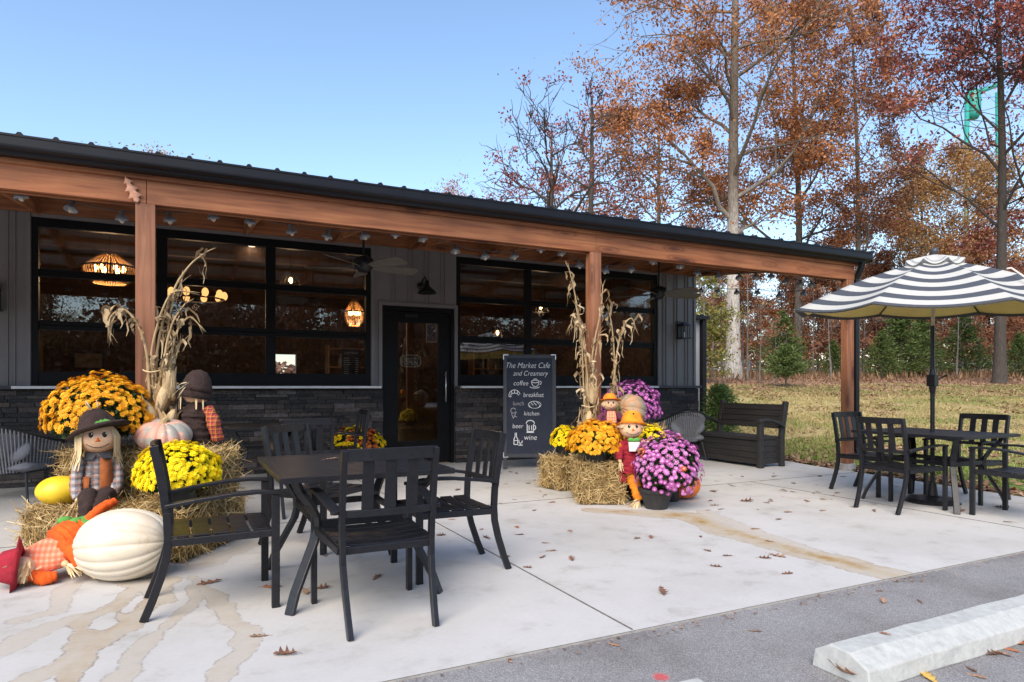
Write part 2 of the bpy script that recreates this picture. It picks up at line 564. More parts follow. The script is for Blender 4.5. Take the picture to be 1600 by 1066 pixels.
def kite_mesh(name, c, a, b, mats, parent=None, loc=None, square=False):
    """many small separate quads: centres c, half-length vectors a, half-width vectors b (numpy n x 3)"""
    n = len(c)
    v = np.empty((n, 4, 3), np.float32)
    if square:
        v[:, 0], v[:, 1], v[:, 2], v[:, 3] = c - a - b, c - a + b, c + a + b * 0.6, c + a - b * 0.6
    else:
        v[:, 0], v[:, 1], v[:, 2], v[:, 3] = c - a, c + b - a * 0.1, c + a, c - b - a * 0.1
    me = bpy.data.meshes.new(name)
    me.vertices.add(4 * n)
    me.vertices.foreach_set("co", v.ravel())
    me.loops.add(4 * n)
    me.loops.foreach_set("vertex_index", np.arange(4 * n, dtype=np.int32))
    me.polygons.add(n)
    me.polygons.foreach_set("loop_start", np.arange(0, 4 * n, 4, dtype=np.int32))
    me.polygons.foreach_set("loop_total", np.full(n, 4, np.int32))
    me.update()
    me.validate()
    for mm in (mats if isinstance(mats, (list, tuple)) else [mats]):
        me.materials.append(mm)
    o = bpy.data.objects.new(name, me)
    COL.objects.link(o)
    if parent is not None:
        o.parent = parent
    if loc is not None:
        o.location = loc
    return o


def rnd_dirs(n):
    d = NPR.normal(size=(n, 3))
    return d / np.linalg.norm(d, axis=1)[:, None]


def perp(a):
    d = np.cross(a, rnd_dirs(len(a)))
    return d / (np.linalg.norm(d, axis=1)[:, None] + 1e-9)


def tag(o, label=None, cat=None, group=None, kind=None):
    if label:
        o["label"] = label
    if cat:
        o["category"] = cat
    if group:
        o["group"] = group
    if kind:
        o["kind"] = kind
    return o


def thing(name, label, cat, loc=(0, 0, 0), rz=0.0, group=None):
    o = bpy.data.objects.new(name, None)
    COL.objects.link(o)
    o.location = loc
    o.rotation_euler = (0, 0, rz)
    o.empty_display_size = 0.2
    return tag(o, label, cat, group)


def children(o):
    return [c for c in COL.objects if c.parent is o]


def copy_tree(o, loc=None, rz=None, label=None, group=None, scale=None, parent=None, kids=None):
    c = o.copy()
    COL.objects.link(c)
    if parent is not None:
        c.parent = parent
    if loc is not None:
        c.location = loc
    if rz is not None:
        c.rotation_euler = (c.rotation_euler[0], c.rotation_euler[1], rz)
    if scale is not None:
        c.scale = (scale,) * 3 if isinstance(scale, (int, float)) else scale
    if label:
        c["label"] = label
    if group:
        c["group"] = group
    for ch in list(o.children):
        copy_tree(ch, parent=c)
    return c


def text_mesh(body, size, name, mat, parent, loc, shear=0.0, extrude=0.0006, align='CENTER', rot=(PI / 2, 0, 0), sx=1.0, space=1.0, thin=0.0):
    cu = bpy.data.curves.new(name, 'FONT')
    cu.body = body
    cu.size = size
    cu.shear = shear
    cu.extrude = extrude
    cu.align_x = align
    cu.space_character = space
    cu.resolution_u = 3
    cu.offset = thin * size
    o = bpy.data.objects.new(name + "_curve", cu)
    COL.objects.link(o)
    bpy.context.view_layer.update()
    me = bpy.data.meshes.new_from_object(o.evaluated_get(bpy.context.evaluated_depsgraph_get()))
    bpy.data.objects.remove(o)
    me.materials.clear()
    me.materials.append(mat)
    t = bpy.data.objects.new(name, me)
    COL.objects.link(t)
    t.parent = parent
    t.location = loc
    t.rotation_euler = rot
    t.scale = (sx, 1, 1)
    return t

# ================================================================== GROUND
YW = 9.6          # front wall of the cafe
YB = 6.2          # front face of the porch beam


def zg(x, y):
    x = np.asarray(x, float)
    y = np.asarray(y, float)
    zc = x * SN + y * CS
    t = np.clip(zc - 11.6, -6, 60)
    h = 0.088 * np.log1p(np.exp(np.clip(t, -20, 60)))
    h = np.where(h > 1.55, 1.55 + 0.35 * np.tanh((h - 1.55) / 0.9), h)
    mask = sstep(8.7, 11.2, x) * sstep(2.2, 4.0, y)
    und = 0.03 * np.sin(x * 0.7) * np.sin(y * 0.6 + 1) * sstep(9.5, 12, x)
    return -0.035 + (h + und) * mask


def axis_lines(lo, hi, fine_lo, fine_hi, step):
    a = list(np.arange(fine_lo, fine_hi + 1e-6, step))
    s, x = step, fine_hi
    while x < hi:
        s *= 1.25
        x += s
        a.append(min(x, hi))
    s, x = step, fine_lo
    while x > lo:
        s *= 1.25
        x -= s
        a.insert(0, max(x, lo))
    return np.array(a)


def grid_mesh(name, xs, ys, zf, mat, attrs=None, smooth=True):
    X, Y = np.meshgrid(xs, ys)
    Zv = zf(X, Y)
    nx, ny = len(xs), len(ys)
    me = bpy.data.meshes.new(name)
    co = np.stack([X, Y, Zv], -1).reshape(-1, 3).astype(np.float32)
    idx = np.arange(nx * ny).reshape(ny, nx)
    q = np.stack([idx[:-1, :-1], idx[:-1, 1:], idx[1:, 1:], idx[1:, :-1]], -1).reshape(-1, 4)
    me.vertices.add(len(co))
    me.vertices.foreach_set("co", co.ravel())
    me.loops.add(q.size)
    me.loops.foreach_set("vertex_index", q.ravel().astype(np.int32))
    me.polygons.add(len(q))
    me.polygons.foreach_set("loop_start", np.arange(0, q.size, 4, dtype=np.int32))
    me.polygons.foreach_set("loop_total", np.full(len(q), 4, np.int32))
    if smooth:
        me.polygons.foreach_set("use_smooth", [True] * len(q))
    me.update()
    me.materials.append(mat)
    for k, f in (attrs or {}).items():
        at = me.attributes.new(k, 'FLOAT', 'POINT')
        at.data.foreach_set("value", np.asarray(f(co[:, 0], co[:, 1]), np.float32))
    o = bpy.data.objects.new(name, me)
    COL.objects.link(o)
    return o


# lawn / leaf litter
m, nt, b = new_mat("autumn_lawn")
tc = nd(nt, "ShaderNodeTexCoord")
dot = nd(nt, "ShaderNodeVectorMath", operation='DOT_PRODUCT')
dot.inputs[1].default_value = (SN, CS, 0)
nt.links.new(tc.outputs["Object"], dot.inputs[0])
big = noisetex(nt, 0.35, 5, (1, 1, 0))
fine = noisetex(nt, 9, 8, (1, 1, 0))
grass = ramp(nt, [(0.25, (0.18, 0.15, 0.055)), (0.45, (0.33, 0.265, 0.115)), (0.62, (0.47, 0.37, 0.185)), (0.8, (0.24, 0.205, 0.07))], fine.outputs["Fac"])
green = ramp(nt, [(0.3, (0.09, 0.15, 0.028)), (0.7, (0.19, 0.25, 0.06))], fine.outputs["Fac"])
litter = ramp(nt, [(0.28, (0.14, 0.08, 0.045)), (0.5, (0.30, 0.19, 0.125)), (0.72, (0.40, 0.27, 0.19))], fine.outputs["Fac"])


def addn(src, n, k):
    a = nd(nt, "ShaderNodeMath", operation='MULTIPLY_ADD')
    a.inputs[1].default_value = k
    nt.links.new(n, a.inputs[0])
    nt.links.new(src, a.inputs[2])
    return a.outputs[0]


def maprange(src, a, b_, c=0.0, d=1.0):
    r_ = nd(nt, "ShaderNodeMapRange")
    r_.inputs[1].default_value, r_.inputs[2].default_value = a, b_
    r_.inputs[3].default_value, r_.inputs[4].default_value = c, d
    nt.links.new(src, r_.inputs[0])
    return r_.outputs[0]


dn = addn(dot.outputs["Value"], big.outputs["Fac"], 5.0)
g1 = maprange(dn, 11.8, 15.5, 1, 0)
l1 = maprange(dn, 24.0, 28.0)
mx1 = nd(nt, "ShaderNodeMix", data_type='RGBA')
nt.links.new(g1, mx1.inputs[0])
nt.links.new(grass.outputs[0], mx1.inputs[6])
nt.links.new(green.outputs[0], mx1.inputs[7])
mx2 = nd(nt, "ShaderNodeMix", data_type='RGBA')
nt.links.new(l1, mx2.inputs[0])
nt.links.new(mx1.outputs[2], mx2.inputs[6])
nt.links.new(litter.outputs[0], mx2.inputs[7])
nt.links.new(mx2.outputs[2], b.inputs["Base Color"])
b.inputs["Roughness"].default_value = 0.95
b.inputs["Specular IOR Level"].default_value = 0.1
bump(nt, b, fine.outputs["Fac"], 0.8, 0.05)
ground = grid_mesh("ground", axis_lines(-400, 700, 8, 34, 0.6), axis_lines(-400, 700, 2, 34, 0.6), zg, m)
tag(ground, kind="structure")

# asphalt
m, nt, b = new_mat("worn_asphalt")
n1 = noisetex(nt, 210, 3, rough=0.7)
n2 = noisetex(nt, 1.3, 5)
r1 = ramp(nt, [(0.32, (0.12, 0.12, 0.125)), (0.47, (0.215, 0.212, 0.218)), (0.60, (0.33, 0.325, 0.33)), (0.70, (0.56, 0.55, 0.54))], n1.outputs["Fac"])
r2 = ramp(nt, [(0.32, (0.74, 0.72, 0.70)), (0.5, (0.98, 0.97, 0.96)), (0.7, (1.1, 1.1, 1.1))], n2.outputs["Fac"])
mx = nd(nt, "ShaderNodeMix", data_type='RGBA', blend_type='MULTIPLY')
mx.inputs[0].default_value = 1
nt.links.new(r1.outputs[0], mx.inputs[6])
nt.links.new(r2.outputs[0], mx.inputs[7])
# red spray paint dot
tc = nd(nt, "ShaderNodeTexCoord")
ds = nd(nt, "ShaderNodeVectorMath", operation='DISTANCE')
pp = P(1033, 1057, -0.01)
ds.inputs[1].default_value = pp
nt.links.new(tc.outputs["Object"], ds.inputs[0])
dd = addn(ds.outputs["Value"], n1.outputs["Fac"], 0.07)
fr = maprange(dd, 0.06, 0.075, 0.75, 0)
mx2 = nd(nt, "ShaderNodeMix", data_type='RGBA')
nt.links.new(fr, mx2.inputs[0])
nt.links.new(mx.outputs[2], mx2.inputs[6])
mx2.inputs[7].default_value = (0.6, 0.05, 0.06, 1)
nt.links.new(mx2.outputs[2], b.inputs["Base Color"])
b.inputs["Roughness"].default_value = 0.9
bump(nt, b, n1.outputs["Fac"], 0.7, 0.006)
asp = MB()
asp.box(-60, 45, -26, 2.64, -0.12, -0.012)
tag(asp.build("parking_lot", m), kind="structure")

# concrete patio with stains
STAINS = []


def stain(px, w, k):
    pts = [P(*p)[:2] for p in px]
    ws = w if isinstance(w, list) else [w] * len(pts)
    STAINS.append((np.array(pts), ws, k))


stain([(255, 896), (205, 925), (168, 955), (122, 968), (135, 1000), (110, 1030), (40, 1066)], [.05, .04, .05, .05, .055, .06, .06], 1.0)
stain([(268, 905), (240, 940), (190, 985), (150, 1012), (118, 1040), (100, 1070)], [.05, .065, .06, .05, .045, .05], 1.15)
stain([(300, 915), (306, 938), (262, 975), (222, 1010), (200, 1040), (175, 1075)], [.03, .04, .04, .05, .06, .06], .75)
stain([(300, 900), (335, 930), (350, 958), (385, 985), (386, 1015), (352, 1045), (330, 1078)], [.03, .05, .05, .06, .055, .055, .06], .75)
stain([(105, 915), (85, 955), (35, 968)], [.06, .06, .06], .6)
stain([(120, 965), (60, 985), (0, 1020)], [.05, .07, .08], .6)
stain([(175, 950), (210, 980), (225, 965)], [.03, .035, .02], 1.1)
stain([(250, 892), (320, 880), (392, 850)], [.10, .12, .07], .55)
stain([(180, 905), (235, 915), (262, 940)], [.07, .08, .06], .9)
stain([(925, 797), (1000, 802), (1075, 806), (1140, 830), (1230, 856), (1330, 882), (1420, 905)], [.10, .15, .18, .16, .16, .16, .14], 1.25)
stain([(985, 797), (1060, 806), (1092, 818), (1108, 832), (1150, 842), (1260, 872)], [.03, .035, .04, .035, .035, .03], 1.0)
stain([(1100, 800), (1190, 838), (1300, 872)], [.08, .12, .10], .7)


def stain_field(x, y, which):
    n = len(x)
    best = np.full(n, -1.0)
    kk = np.zeros(n)
    wob = np.zeros(n)
    near = (y < 6.4)
    idx = np.where(near)[0]
    for i in idx:
        wob[i] = mnoise.fractal(Vector((x[i] * 5, y[i] * 5, 0)), 0.8, 2.0, 4) * 0.035
    for pts, ws, k in STAINS:
        for j in range(len(pts) - 1):
            a, b_ = pts[j], pts[j + 1]
            d = b_ - a
            t = np.clip(((x - a[0]) * d[0] + (y - a[1]) * d[1]) / max(d @ d, 1e-9), 0, 1)
            dist = np.hypot(x - a[0] - t * d[0], y - a[1] - t * d[1])
            w = ws[j] + (ws[j + 1] - ws[j]) * t
            s = (w - dist) + wob
            up = s > best
            kk = np.where(up, k, kk)
            best = np.maximum(best, s)
    return np.clip(best, -0.3, 0.3) if which == 0 else kk


m, nt, b = new_mat("broom_finished_concrete")
n1 = noisetex(nt, 0.8, 6, (1, 1, 0))
n2 = noisetex(nt, 26, 6, (1, 6, 0))
n3 = noisetex(nt, 3.2, 6, (1, 1, 0), rough=0.7)
r1 = ramp(nt, [(0.25, (0.40, 0.39, 0.37)), (0.5, (0.475, 0.468, 0.455)), (0.75, (0.52, 0.515, 0.51))], n1.outputs["Fac"])
r2 = ramp(nt, [(0.3, (0.93, 0.93, 0.93)), (0.7, (1.05, 1.05, 1.05))], n2.outputs["Fac"])
r3 = ramp(nt, [(0.30, (0.82, 0.80, 0.77)), (0.45, (1, 1, 1)), (0.8, (1.04, 1.04, 1.04))], n3.outputs["Fac"])
mx = nd(nt, "ShaderNodeMix", data_type='RGBA', blend_type='MULTIPLY')
mx.inputs[0].default_value = 1
nt.links.new(r1.outputs[0], mx.inputs[6])
nt.links.new(r2.outputs[0], mx.inputs[7])
mxb = nd(nt, "ShaderNodeMix", data_type='RGBA', blend_type='MULTIPLY')
mxb.inputs[0].default_value = 1
nt.links.new(mx.outputs[2], mxb.inputs[6])
nt.links.new(r3.outputs[0], mxb.inputs[7])
at = nd(nt, "ShaderNodeAttribute", attribute_name="stain")
ak = nd(nt, "ShaderNodeAttribute", attribute_name="stain_strength")
n4 = noisetex(nt, 30, 5, (1, 1, 0))
half = nd(nt, "ShaderNodeMath", operation='SUBTRACT')
half.inputs[1].default_value = 0.5
nt.links.new(n4.outputs["Fac"], half.inputs[0])
sd_ = addn(at.outputs["Fac"], half.outputs[0], 0.035)
fill = ramp(nt, [(0.486, (0, 0, 0)), (0.525, (0.44, 0.44, 0.44)), (0.60, (0.36, 0.36, 0.36)), (0.80, (0.75, 0.75, 0.75))], maprange(sd_, -0.3, 0.3))
rim = ramp(nt, [(0.488, (0, 0, 0)), (0.502, (0.5, 0.5, 0.5)), (0.518, (0, 0, 0))], maprange(sd_, -0.3, 0.3))
vr = ramp(nt, [(0.3, (0.25, 0.25, 0.25)), (0.55, (1, 1, 1)), (0.75, (1.5, 1.5, 1.5))], n3.outputs["Fac"])
fv = nd(nt, "ShaderNodeMath", operation='MULTIPLY')
nt.links.new(fill.outputs[0], fv.inputs[0])
nt.links.new(vr.outputs[0], fv.inputs[1])
fk = nd(nt, "ShaderNodeMath", operation='MULTIPLY')
nt.links.new(fv.outputs[0], fk.inputs[0])
nt.links.new(ak.outputs["Fac"], fk.inputs[1])
mx3 = nd(nt, "ShaderNodeMix", data_type='RGBA')
nt.links.new(fk.outputs[0], mx3.inputs[0])
nt.links.new(mxb.outputs[2], mx3.inputs[6])
sc = ramp(nt, [(0.35, (0.40, 0.265, 0.065)), (0.65, (0.28, 0.165, 0.04))], n3.outputs["Fac"])
nt.links.new(sc.outputs[0], mx3.inputs[7])
rv = ramp(nt, [(0.38, (0, 0, 0)), (0.52, (1, 1, 1))], n4.outputs["Fac"])
rw = nd(nt, "ShaderNodeMath", operation='MULTIPLY')
nt.links.new(rim.outputs[0], rw.inputs[0])
nt.links.new(rv.outputs[0], rw.inputs[1])
rk = nd(nt, "ShaderNodeMath", operation='MULTIPLY')
nt.links.new(rw.outputs[0], rk.inputs[0])
nt.links.new(ak.outputs["Fac"], rk.inputs[1])
mx4 = nd(nt, "ShaderNodeMix", data_type='RGBA')
nt.links.new(rk.outputs[0], mx4.inputs[0])
nt.links.new(mx3.outputs[2], mx4.inputs[6])
mx4.inputs[7].default_value = (0.10, 0.055, 0.028, 1)
nt.links.new(mx4.outputs[2], b.inputs["Base Color"])
b.inputs["Roughness"].default_value = 0.82
bump(nt, b, n2.outputs["Fac"], 0.12, 0.004)


def pedge(y):
    return np.interp(y, [2.62, 3.885, 6.9, 7.3, 9.9], [7.93, 8.10, 8.46, 8.58, 8.80])


def patio_xs():
    a = list(np.arange(-10, -1.9, 0.4)) + list(np.arange(-1.9, 0.9, 0.017)) + list(np.arange(0.9, 3.3, 0.2)) + list(np.arange(3.3, 6.6, 0.03)) + list(np.arange(6.6, 8.0, 0.2)) + [8.0]
    return np.array(a)


def patio_ys():
    return np.array(list(np.arange(2.62, 5.75, 0.02)) + list(np.arange(5.75, 9.9, 0.15)) + [9.9])


pat = grid_mesh("patio", patio_xs(), patio_ys(), lambda x, y: 0 * x, m,
                {"stain": lambda x, y: stain_field(x, y, 0), "stain_strength": lambda x, y: stain_field(x, y, 1)}, smooth=False)
co = np.empty(len(pat.data.vertices) * 3, np.float32)
pat.data.vertices.foreach_get("co", co)
co = co.reshape(-1, 3)
hi = co[:, 0] > 6.6
co[hi, 0] = 6.6 + (co[hi, 0] - 6.6) * (pedge(co[hi, 1]) - 6.6) / 1.4
# shallow tooled joints: push the surface down along them is too fine for the grid, so the slab gets real grooves as strips
pat.data.vertices.foreach_set("co", co.ravel())
pat.data.update()
tag(pat, kind="structure")
# slab edge
sl = MB()
ye = [2.62, 3.885, 6.9, 7.3, 9.9]
sl.add([(-10, 2.62, -0.002), (7.93, 2.62, -0.002), (7.93, 2.62, -0.1), (-10, 2.62, -0.1)], [(0, 3, 2, 1)])
for i in range(4):
    a, b2 = (float(pedge(ye[i])), ye[i]), (float(pedge(ye[i + 1])), ye[i + 1])
    sl.add([(a[0], a[1], 0), (b2[0], b2[1], 0), (b2[0], b2[1], -0.1), (a[0], a[1], -0.1)], [(0, 3, 2, 1)])
tag(sl.build("patio_slab_edge", M['concrete_foot']), kind="structure")
jm = pmat("dark_control_joint", (0.17, 0.16, 0.145), (0.10, 0.095, 0.085), 30, 0.9)
jt = MB()
jt.box(1.962, 1.972, 2.63, 9.55, 0.0, 0.003)
jt.box(-9.9, 8.3, 6.028, 6.037, 0.0, 0.0032)
jt.box(6.312, 6.321, 2.63, 6.02, 0.0, 0.003)
tag(jt.build("patio_joint_lines", jm), kind="structure")

# wheel stops
wm = pmat("weathered_white_concrete", (0.46, 0.475, 0.465), (0.38, 0.395, 0.385), 24, 0.9, bmp=0.5, detail=9)
blotch(wm, (.20, .19, .17), 9, .52, .75, .4)
blotch(wm, (.10, .09, .08), 30, .63, .70, .6)
ws_prof = [(1.70, -0.012), (1.712, 0.060), (1.80, 0.102), (1.895, 0.106), (1.965, 0.062), (1.972, -0.012)]


def wheel_stop(x0, x1, label):
    w = MB()
    n = 14
    vs, fs = [], []
    for i in range(n + 1):
        x = x0 + (x1 - x0) * i / n
        for (y, z) in ws_prof:
            j = 0.003 if 0 < i < n else 0.0
            vs.append((x + (0.012 * z / 0.1 if i == 0 else (-0.012 * z / 0.1 if i == n else 0)), y + RNG.uniform(-j, j), z + RNG.uniform(-j, j) * (z > 0)))
    k = len(ws_prof)
    for i in range(n):
        for q in range(k):
            q2 = (q + 1) % k
            fs.append((i * k + q, (i + 1) * k + q, (i + 1) * k + q2, i * k + q2))
    fs.append(tuple(range(k)))
    fs.append(tuple(range(n * k + k - 1, n * k - 1, -1)))
    w.add(vs, fs)
    o = w.build("wheel_stop", wm, bevel=0.006)
    return tag(o, label, "wheel stop", "concrete wheel stops at the edge of the parking lot")


wheel_stop(2.43, 4.26, "long pale concrete wheel stop with brown oak leaf against its blunt end")
wheel_stop(-0.10, 1.735, "pale concrete wheel stop of which only a top corner shows beside red paint mark")

# ================================================================== CAFE BUILDING
B = thing("cafe_building", "single storey cafe with taupe metal siding, dark stone base and timber porch", "building", (0, 0, 0))
XL, XR = -9.0, 8.64
W1X = (-1.66, 2.44)
W2X = (3.79, 7.74)
DX = (2.61, 3.75)
WTOP = 3.23
DTOP = 2.40

s = MB()
for x0, x1, z0, z1 in [(XL, W1X[0], 1.17, 3.30), (W1X[1], DX[0], 1.17, 3.30), (DX[0], DX[1], DTOP, 3.30), (DX[1], W2X[0], 1.17, 3.30),
                       (W2X[1], XR, 1.17, 3.30), (W1X[0], W1X[1], WTOP, 3.30), (W2X[0], W2X[1], WTOP, 3.30)]:
    s.box(x0, x1, YW, YW + 0.16, z0, z1)


def ribs(x0, x1, z0, z1):
    x = x0 + 0.08
    while x < x1 - 0.05:
        for dx in (0, 0.07):
            if x + dx + 0.02 < x1:
                s.add([(x + dx, YW, z0), (x + dx + 0.006, YW - 0.018, z0), (x + dx + 0.018, YW - 0.018, z0), (x + dx + 0.024, YW, z0),
                       (x + dx, YW, z1), (x + dx + 0.006, YW - 0.018, z1), (x + dx + 0.018, YW - 0.018, z1), (x + dx + 0.024, YW, z1)],
                      [(0, 1, 5, 4), (1, 2, 6, 5), (2, 3, 7, 6), (3, 2, 1, 0), (4, 5, 6, 7)])
        x += 0.26


for a in [(XL, W1X[0] - 0.06, 1.18, 3.27), (DX[0] + 0.05, DX[1] - 0.03, DTOP + 0.06, 3.27), (W2X[1] + 0.04, XR - 0.06, 1.18, 3.27)]:
    ribs(*a)
# corner, jamb and head trims
for x in (W1X[0] - 0.055, W1X[1] + 0.005, W2X[1] + 0.005, XR - 0.05):
    s.box(x, x + 0.05, YW - 0.022, YW + 0.02, 1.18, 3.27)
s.box(DX[0] - 0.055, DX[0] - 0.004, YW - 0.03, YW + 0.02, 1.18, DTOP + 0.055)
s.box(DX[1] + 0.004, DX[1] + 0.055, YW - 0.03, YW + 0.02, 1.18, DTOP + 0.055)
s.box(DX[0] - 0.003, DX[1] + 0.003, YW - 0.028, YW + 0.02, DTOP + 0.006, DTOP + 0.055)
# side and rear walls with ribs
s.box(XR - 0.16, XR, YW + 0.16, 17.0, 0.0, 3.6)
y = YW + 0.2
while y < 16.8:
    s.box(XR, XR + 0.018, y, y + 0.02, 0.02, 3.55)
    y += 0.26
s.box(XL, XL + 0.16, YW + 0.16, 17.0, 0.0, 3.6)
bw0, bw1, bz0, bz1 = 1.75, 2.45, 1.30, 1.98     # a window in the rear wall
s.box(XL, bw0, 17.0, 17.15, 0, 3.6)
s.box(bw1, XR, 17.0, 17.15, 0, 3.6)
s.box(bw0, bw1, 17.0, 17.15, 0, bz0)
s.box(bw0, bw1, 17.0, 17.15, bz1, 3.6)
s.build("siding", M['siding'], B)

# stone base: individually sized ledge stones on a backing
st = MB()


def stone_run(x0, x1, z0, z1, yf):
    st.box(x0 + 0.01, x1 - 0.01, yf + 0.045, yf + 0.10, z0, z1)
    z = z0
    while z < z1 - 0.01:
        h = RNG.choice([0.04, 0.055, 0.055, 0.07, 0.09])
        h = min(h, z1 - z)
        x = x0
        while x < x1 - 0.005:
            L = RNG.uniform(0.12, 0.48)
            if x + L > x1 - 0.08:
                L = x1 - x
            d = RNG.uniform(0.0, 0.030)
            g_ = 0.0035
            st.box(x + g_, x + L - g_, yf + d, yf + 0.05 + d * 0.3, z + g_ * 0.7, z + h - g_ * 0.7)
            x += L
        z += h


stone_run(-5.5, DX[0] - 0.005, 0.0, 1.155, YW - 0.09)
stone_run(DX[1] + 0.005, XR + 0.02, 0.0, 1.155, YW - 0.09)
st.box(XR + 0.01, XR + 0.05, YW - 0.02, 16.9, 0, 1.15)
st.box(XL, -5.505, YW - 0.08, YW - 0.001, 0, 1.15)
st.box(XL, DX[0] - 0.01, YW - 0.002, YW + 0.16, 0, 1.165)
st.box(DX[1] + 0.01, XR, YW - 0.002, YW + 0.16, 0, 1.165)
st.build("stone_base", M['stone'], B)
for x0, x1, y1_, z1_ in [(XL, W1X[0] - 0.16, YW - 0.024, 1.198), (DX[1] + 0.004, W2X[0] + 0.02, YW - 0.032, 1.198), (7.62, XR + 0.06, YW - 0.024, 1.205)]:
    cp = MB()
    cp.box(x0, x1, YW - 0.125, y1_, 1.158, z1_)
    cp.build("stone_cap", M['cap_stone'], B, bevel=0.006)
for x0, x1 in ((W1X[0] - 0.158, DX[0] - 0.06), (W2X[0] + 0.022, 7.618)):
    k = MB()
    k.box(x0, x1, YW - 0.20, YW - 0.024, 1.165, 1.198)
    k.build("sill", M['sill'], B, bevel=0.004)


# glazed garage-door windows
def window(x0, x1, cols):
    f = MB()
    y0, y1 = YW + 0.02, YW + 0.10
    z0, z1 = 1.20, WTOP
    f.box(x0, x0 + 0.07, y0 - 0.02, y1, z0, z1)
    f.box(x1 - 0.07, x1, y0 - 0.02, y1, z0, z1)
    f.box(x0 + 0.07, x1 - 0.07, y0 - 0.018, y1, z1 - 0.11, z1)
    f.box(x0 + 0.07, x1 - 0.07, y0 - 0.016, y1, z0, z0 + 0.175)
    rows = [(1.375, 1.885), (1.99, 2.525), (2.615, 3.12)]
    for a, b_ in ((1.885, 1.99), (2.525, 2.615)):
        zm = (a + b_) / 2
        f.box(x0 + 0.07, x1 - 0.07, y0, y1, a, zm - 0.003)
        f.box(x0 + 0.07, x1 - 0.07, y0 + 0.004, y1, zm + 0.003, b_)
        f.box(x0 + 0.07, x1 - 0.07, y0 + 0.015, y1, zm - 0.003, zm + 0.003)
    prev = None
    for (a, b_) in cols:
        if prev is not None:
            for (c, d) in rows:
                f.box(prev, a, y0 + 0.002, y1, c, d)
        prev = b_
    w = f.build("window", M['frame_black'], B, bevel=0.003)
    g = MB()
    for (a, b_) in cols:
        for (c, d) in rows:
            g.box(a - 0.004, b_ + 0.004, YW + 0.060, YW + 0.066, c - 0.004, d + 0.004)
    g.build("pane", M['glass'], w)
    return w


window(W1X[0], W1X[1], [(-1.59, -0.34), (-0.215, 0.985), (1.115, 2.37)])
window(W2X[0], W2X[1], [(3.86, 5.03), (5.14, 6.29), (6.40, 7.67)])

# door
dm = MB()
y0, y1 = YW + 0.005, YW + 0.09
dm.box(DX[0], DX[0] + 0.055, y0 - 0.012, y1, 0, DTOP)
dm.box(DX[1] - 0.055, DX[1], y0 - 0.012, y1, 0, DTOP)
dm.box(DX[0] + 0.055, DX[1] - 0.055, y0 - 0.012, y1, DTOP - 0.07, DTOP)
gx0, gx1, gz0, gz1 = 2.86, 3.50, 0.36, 2.16
dm.box(DX[0] + 0.06, gx0, y0 + 0.01, y1 - 0.02, 0.02, DTOP - 0.075)
dm.box(gx1, DX[1] - 0.06, y0 + 0.01, y1 - 0.02, 0.02, DTOP - 0.075)
dm.box(gx0, gx1, y0 + 0.012, y1 - 0.02, 0.02, gz0)
dm.box(gx0, gx1, y0 + 0.012, y1 - 0.02, gz1, DTOP - 0.075)
door = dm.build("door", M['frame_black'], B, bevel=0.003)
g = MB()
g.box(gx0 - 0.004, gx1 + 0.004, YW + 0.045, YW + 0.051, gz0 - 0.004, gz1 + 0.004)
g.build("pane", M['glass'], door)
h = MB()
h.tube([(3.60, YW - 0.05, 0.95), (3.60, YW - 0.05, 1.42)], 0.013, 10)
h.tube([(3.60, YW - 0.05, 1.0), (3.60, YW + 0.015, 1.0)], 0.009, 8)
h.tube([(3.60, YW - 0.05, 1.37), (3.60, YW + 0.015, 1.37)], 0.009, 8)
h.build("handle", M['steel'], door, smooth=True)
h = MB()
h.box(2.95, 3.15, YW - 0.03, YW + 0.014, 2.24, 2.29)
h.build("door_closer", M['black'], door, bevel=0.004)

# porch roof: one sheet with ribs, its eave, gutter, beam, posts, rafters, purlins
YE = 6.05
SL = 0.115


def zr(y):
    return 3.075 + SL * (y - YE)


RX0, RX1 = -9.4, 8.70
rf = MB()
y0, y1 = 6.03, 17.3
rf.add([(RX0, y0, zr(y0)), (RX1, y0, zr(y0)), (RX1, y1, zr(y1)), (RX0, y1, zr(y1)),
        (RX0, y0, zr(y0) + 0.006), (RX1, y0, zr(y0) + 0.006), (RX1, y1, zr(y1) + 0.006), (RX0, y1, zr(y1) + 0.006)],
       [(0, 3, 2, 1), (4, 5, 6, 7), (0, 1, 5, 4), (1, 2, 6, 5), (2, 3, 7, 6), (3, 0, 4, 7)])
x = RX0 + 0.03
while x < RX1 - 0.04:
    a, c = y0, y1
    vs = []
    for yy in (a, c):
        for dx, dz in ((0, 0.006), (0.014, 0.025), (0.034, 0.025), (0.048, 0.006)):
            vs.append((x + dx, yy, zr(yy) + dz))
    rf.add(vs, [(3, 2, 1, 0), (0, 1, 5, 4), (1, 2, 6, 5), (2, 3, 7, 6), (4, 5, 6, 7)])
    x += 0.2286
roof = rf.build("roof", M['black_trim'], B)
us = MB()
us.add([(RX0 + 0.02, 6.06, zr(6.06) - 0.004), (RX1 - 0.02, 6.06, zr(6.06) - 0.004), (RX1 - 0.02, YW, zr(YW) - 0.004), (RX0 + 0.02, YW, zr(YW) - 0.004)], [(0, 1, 2, 3)])
us.build("roof_underside", M['galv'], roof)
fl = MB()      # rake trim at the gable end
for yy0, yy1 in ((6.06, 17.2),):
    vs = []
    for yy in (yy0, yy1):
        vs += [(RX1, yy, zr(yy) - 0.13), (RX1 + 0.02, yy, zr(yy) - 0.13), (RX1 + 0.02, yy, zr(yy) + 0.035), (RX1, yy, zr(yy) + 0.035)]
    fl.add(vs, [(3, 2, 1, 0), (4, 5, 6, 7), (0, 1, 5, 4), (1, 2, 6, 5), (2, 3, 7, 6), (3, 0, 4, 7)])
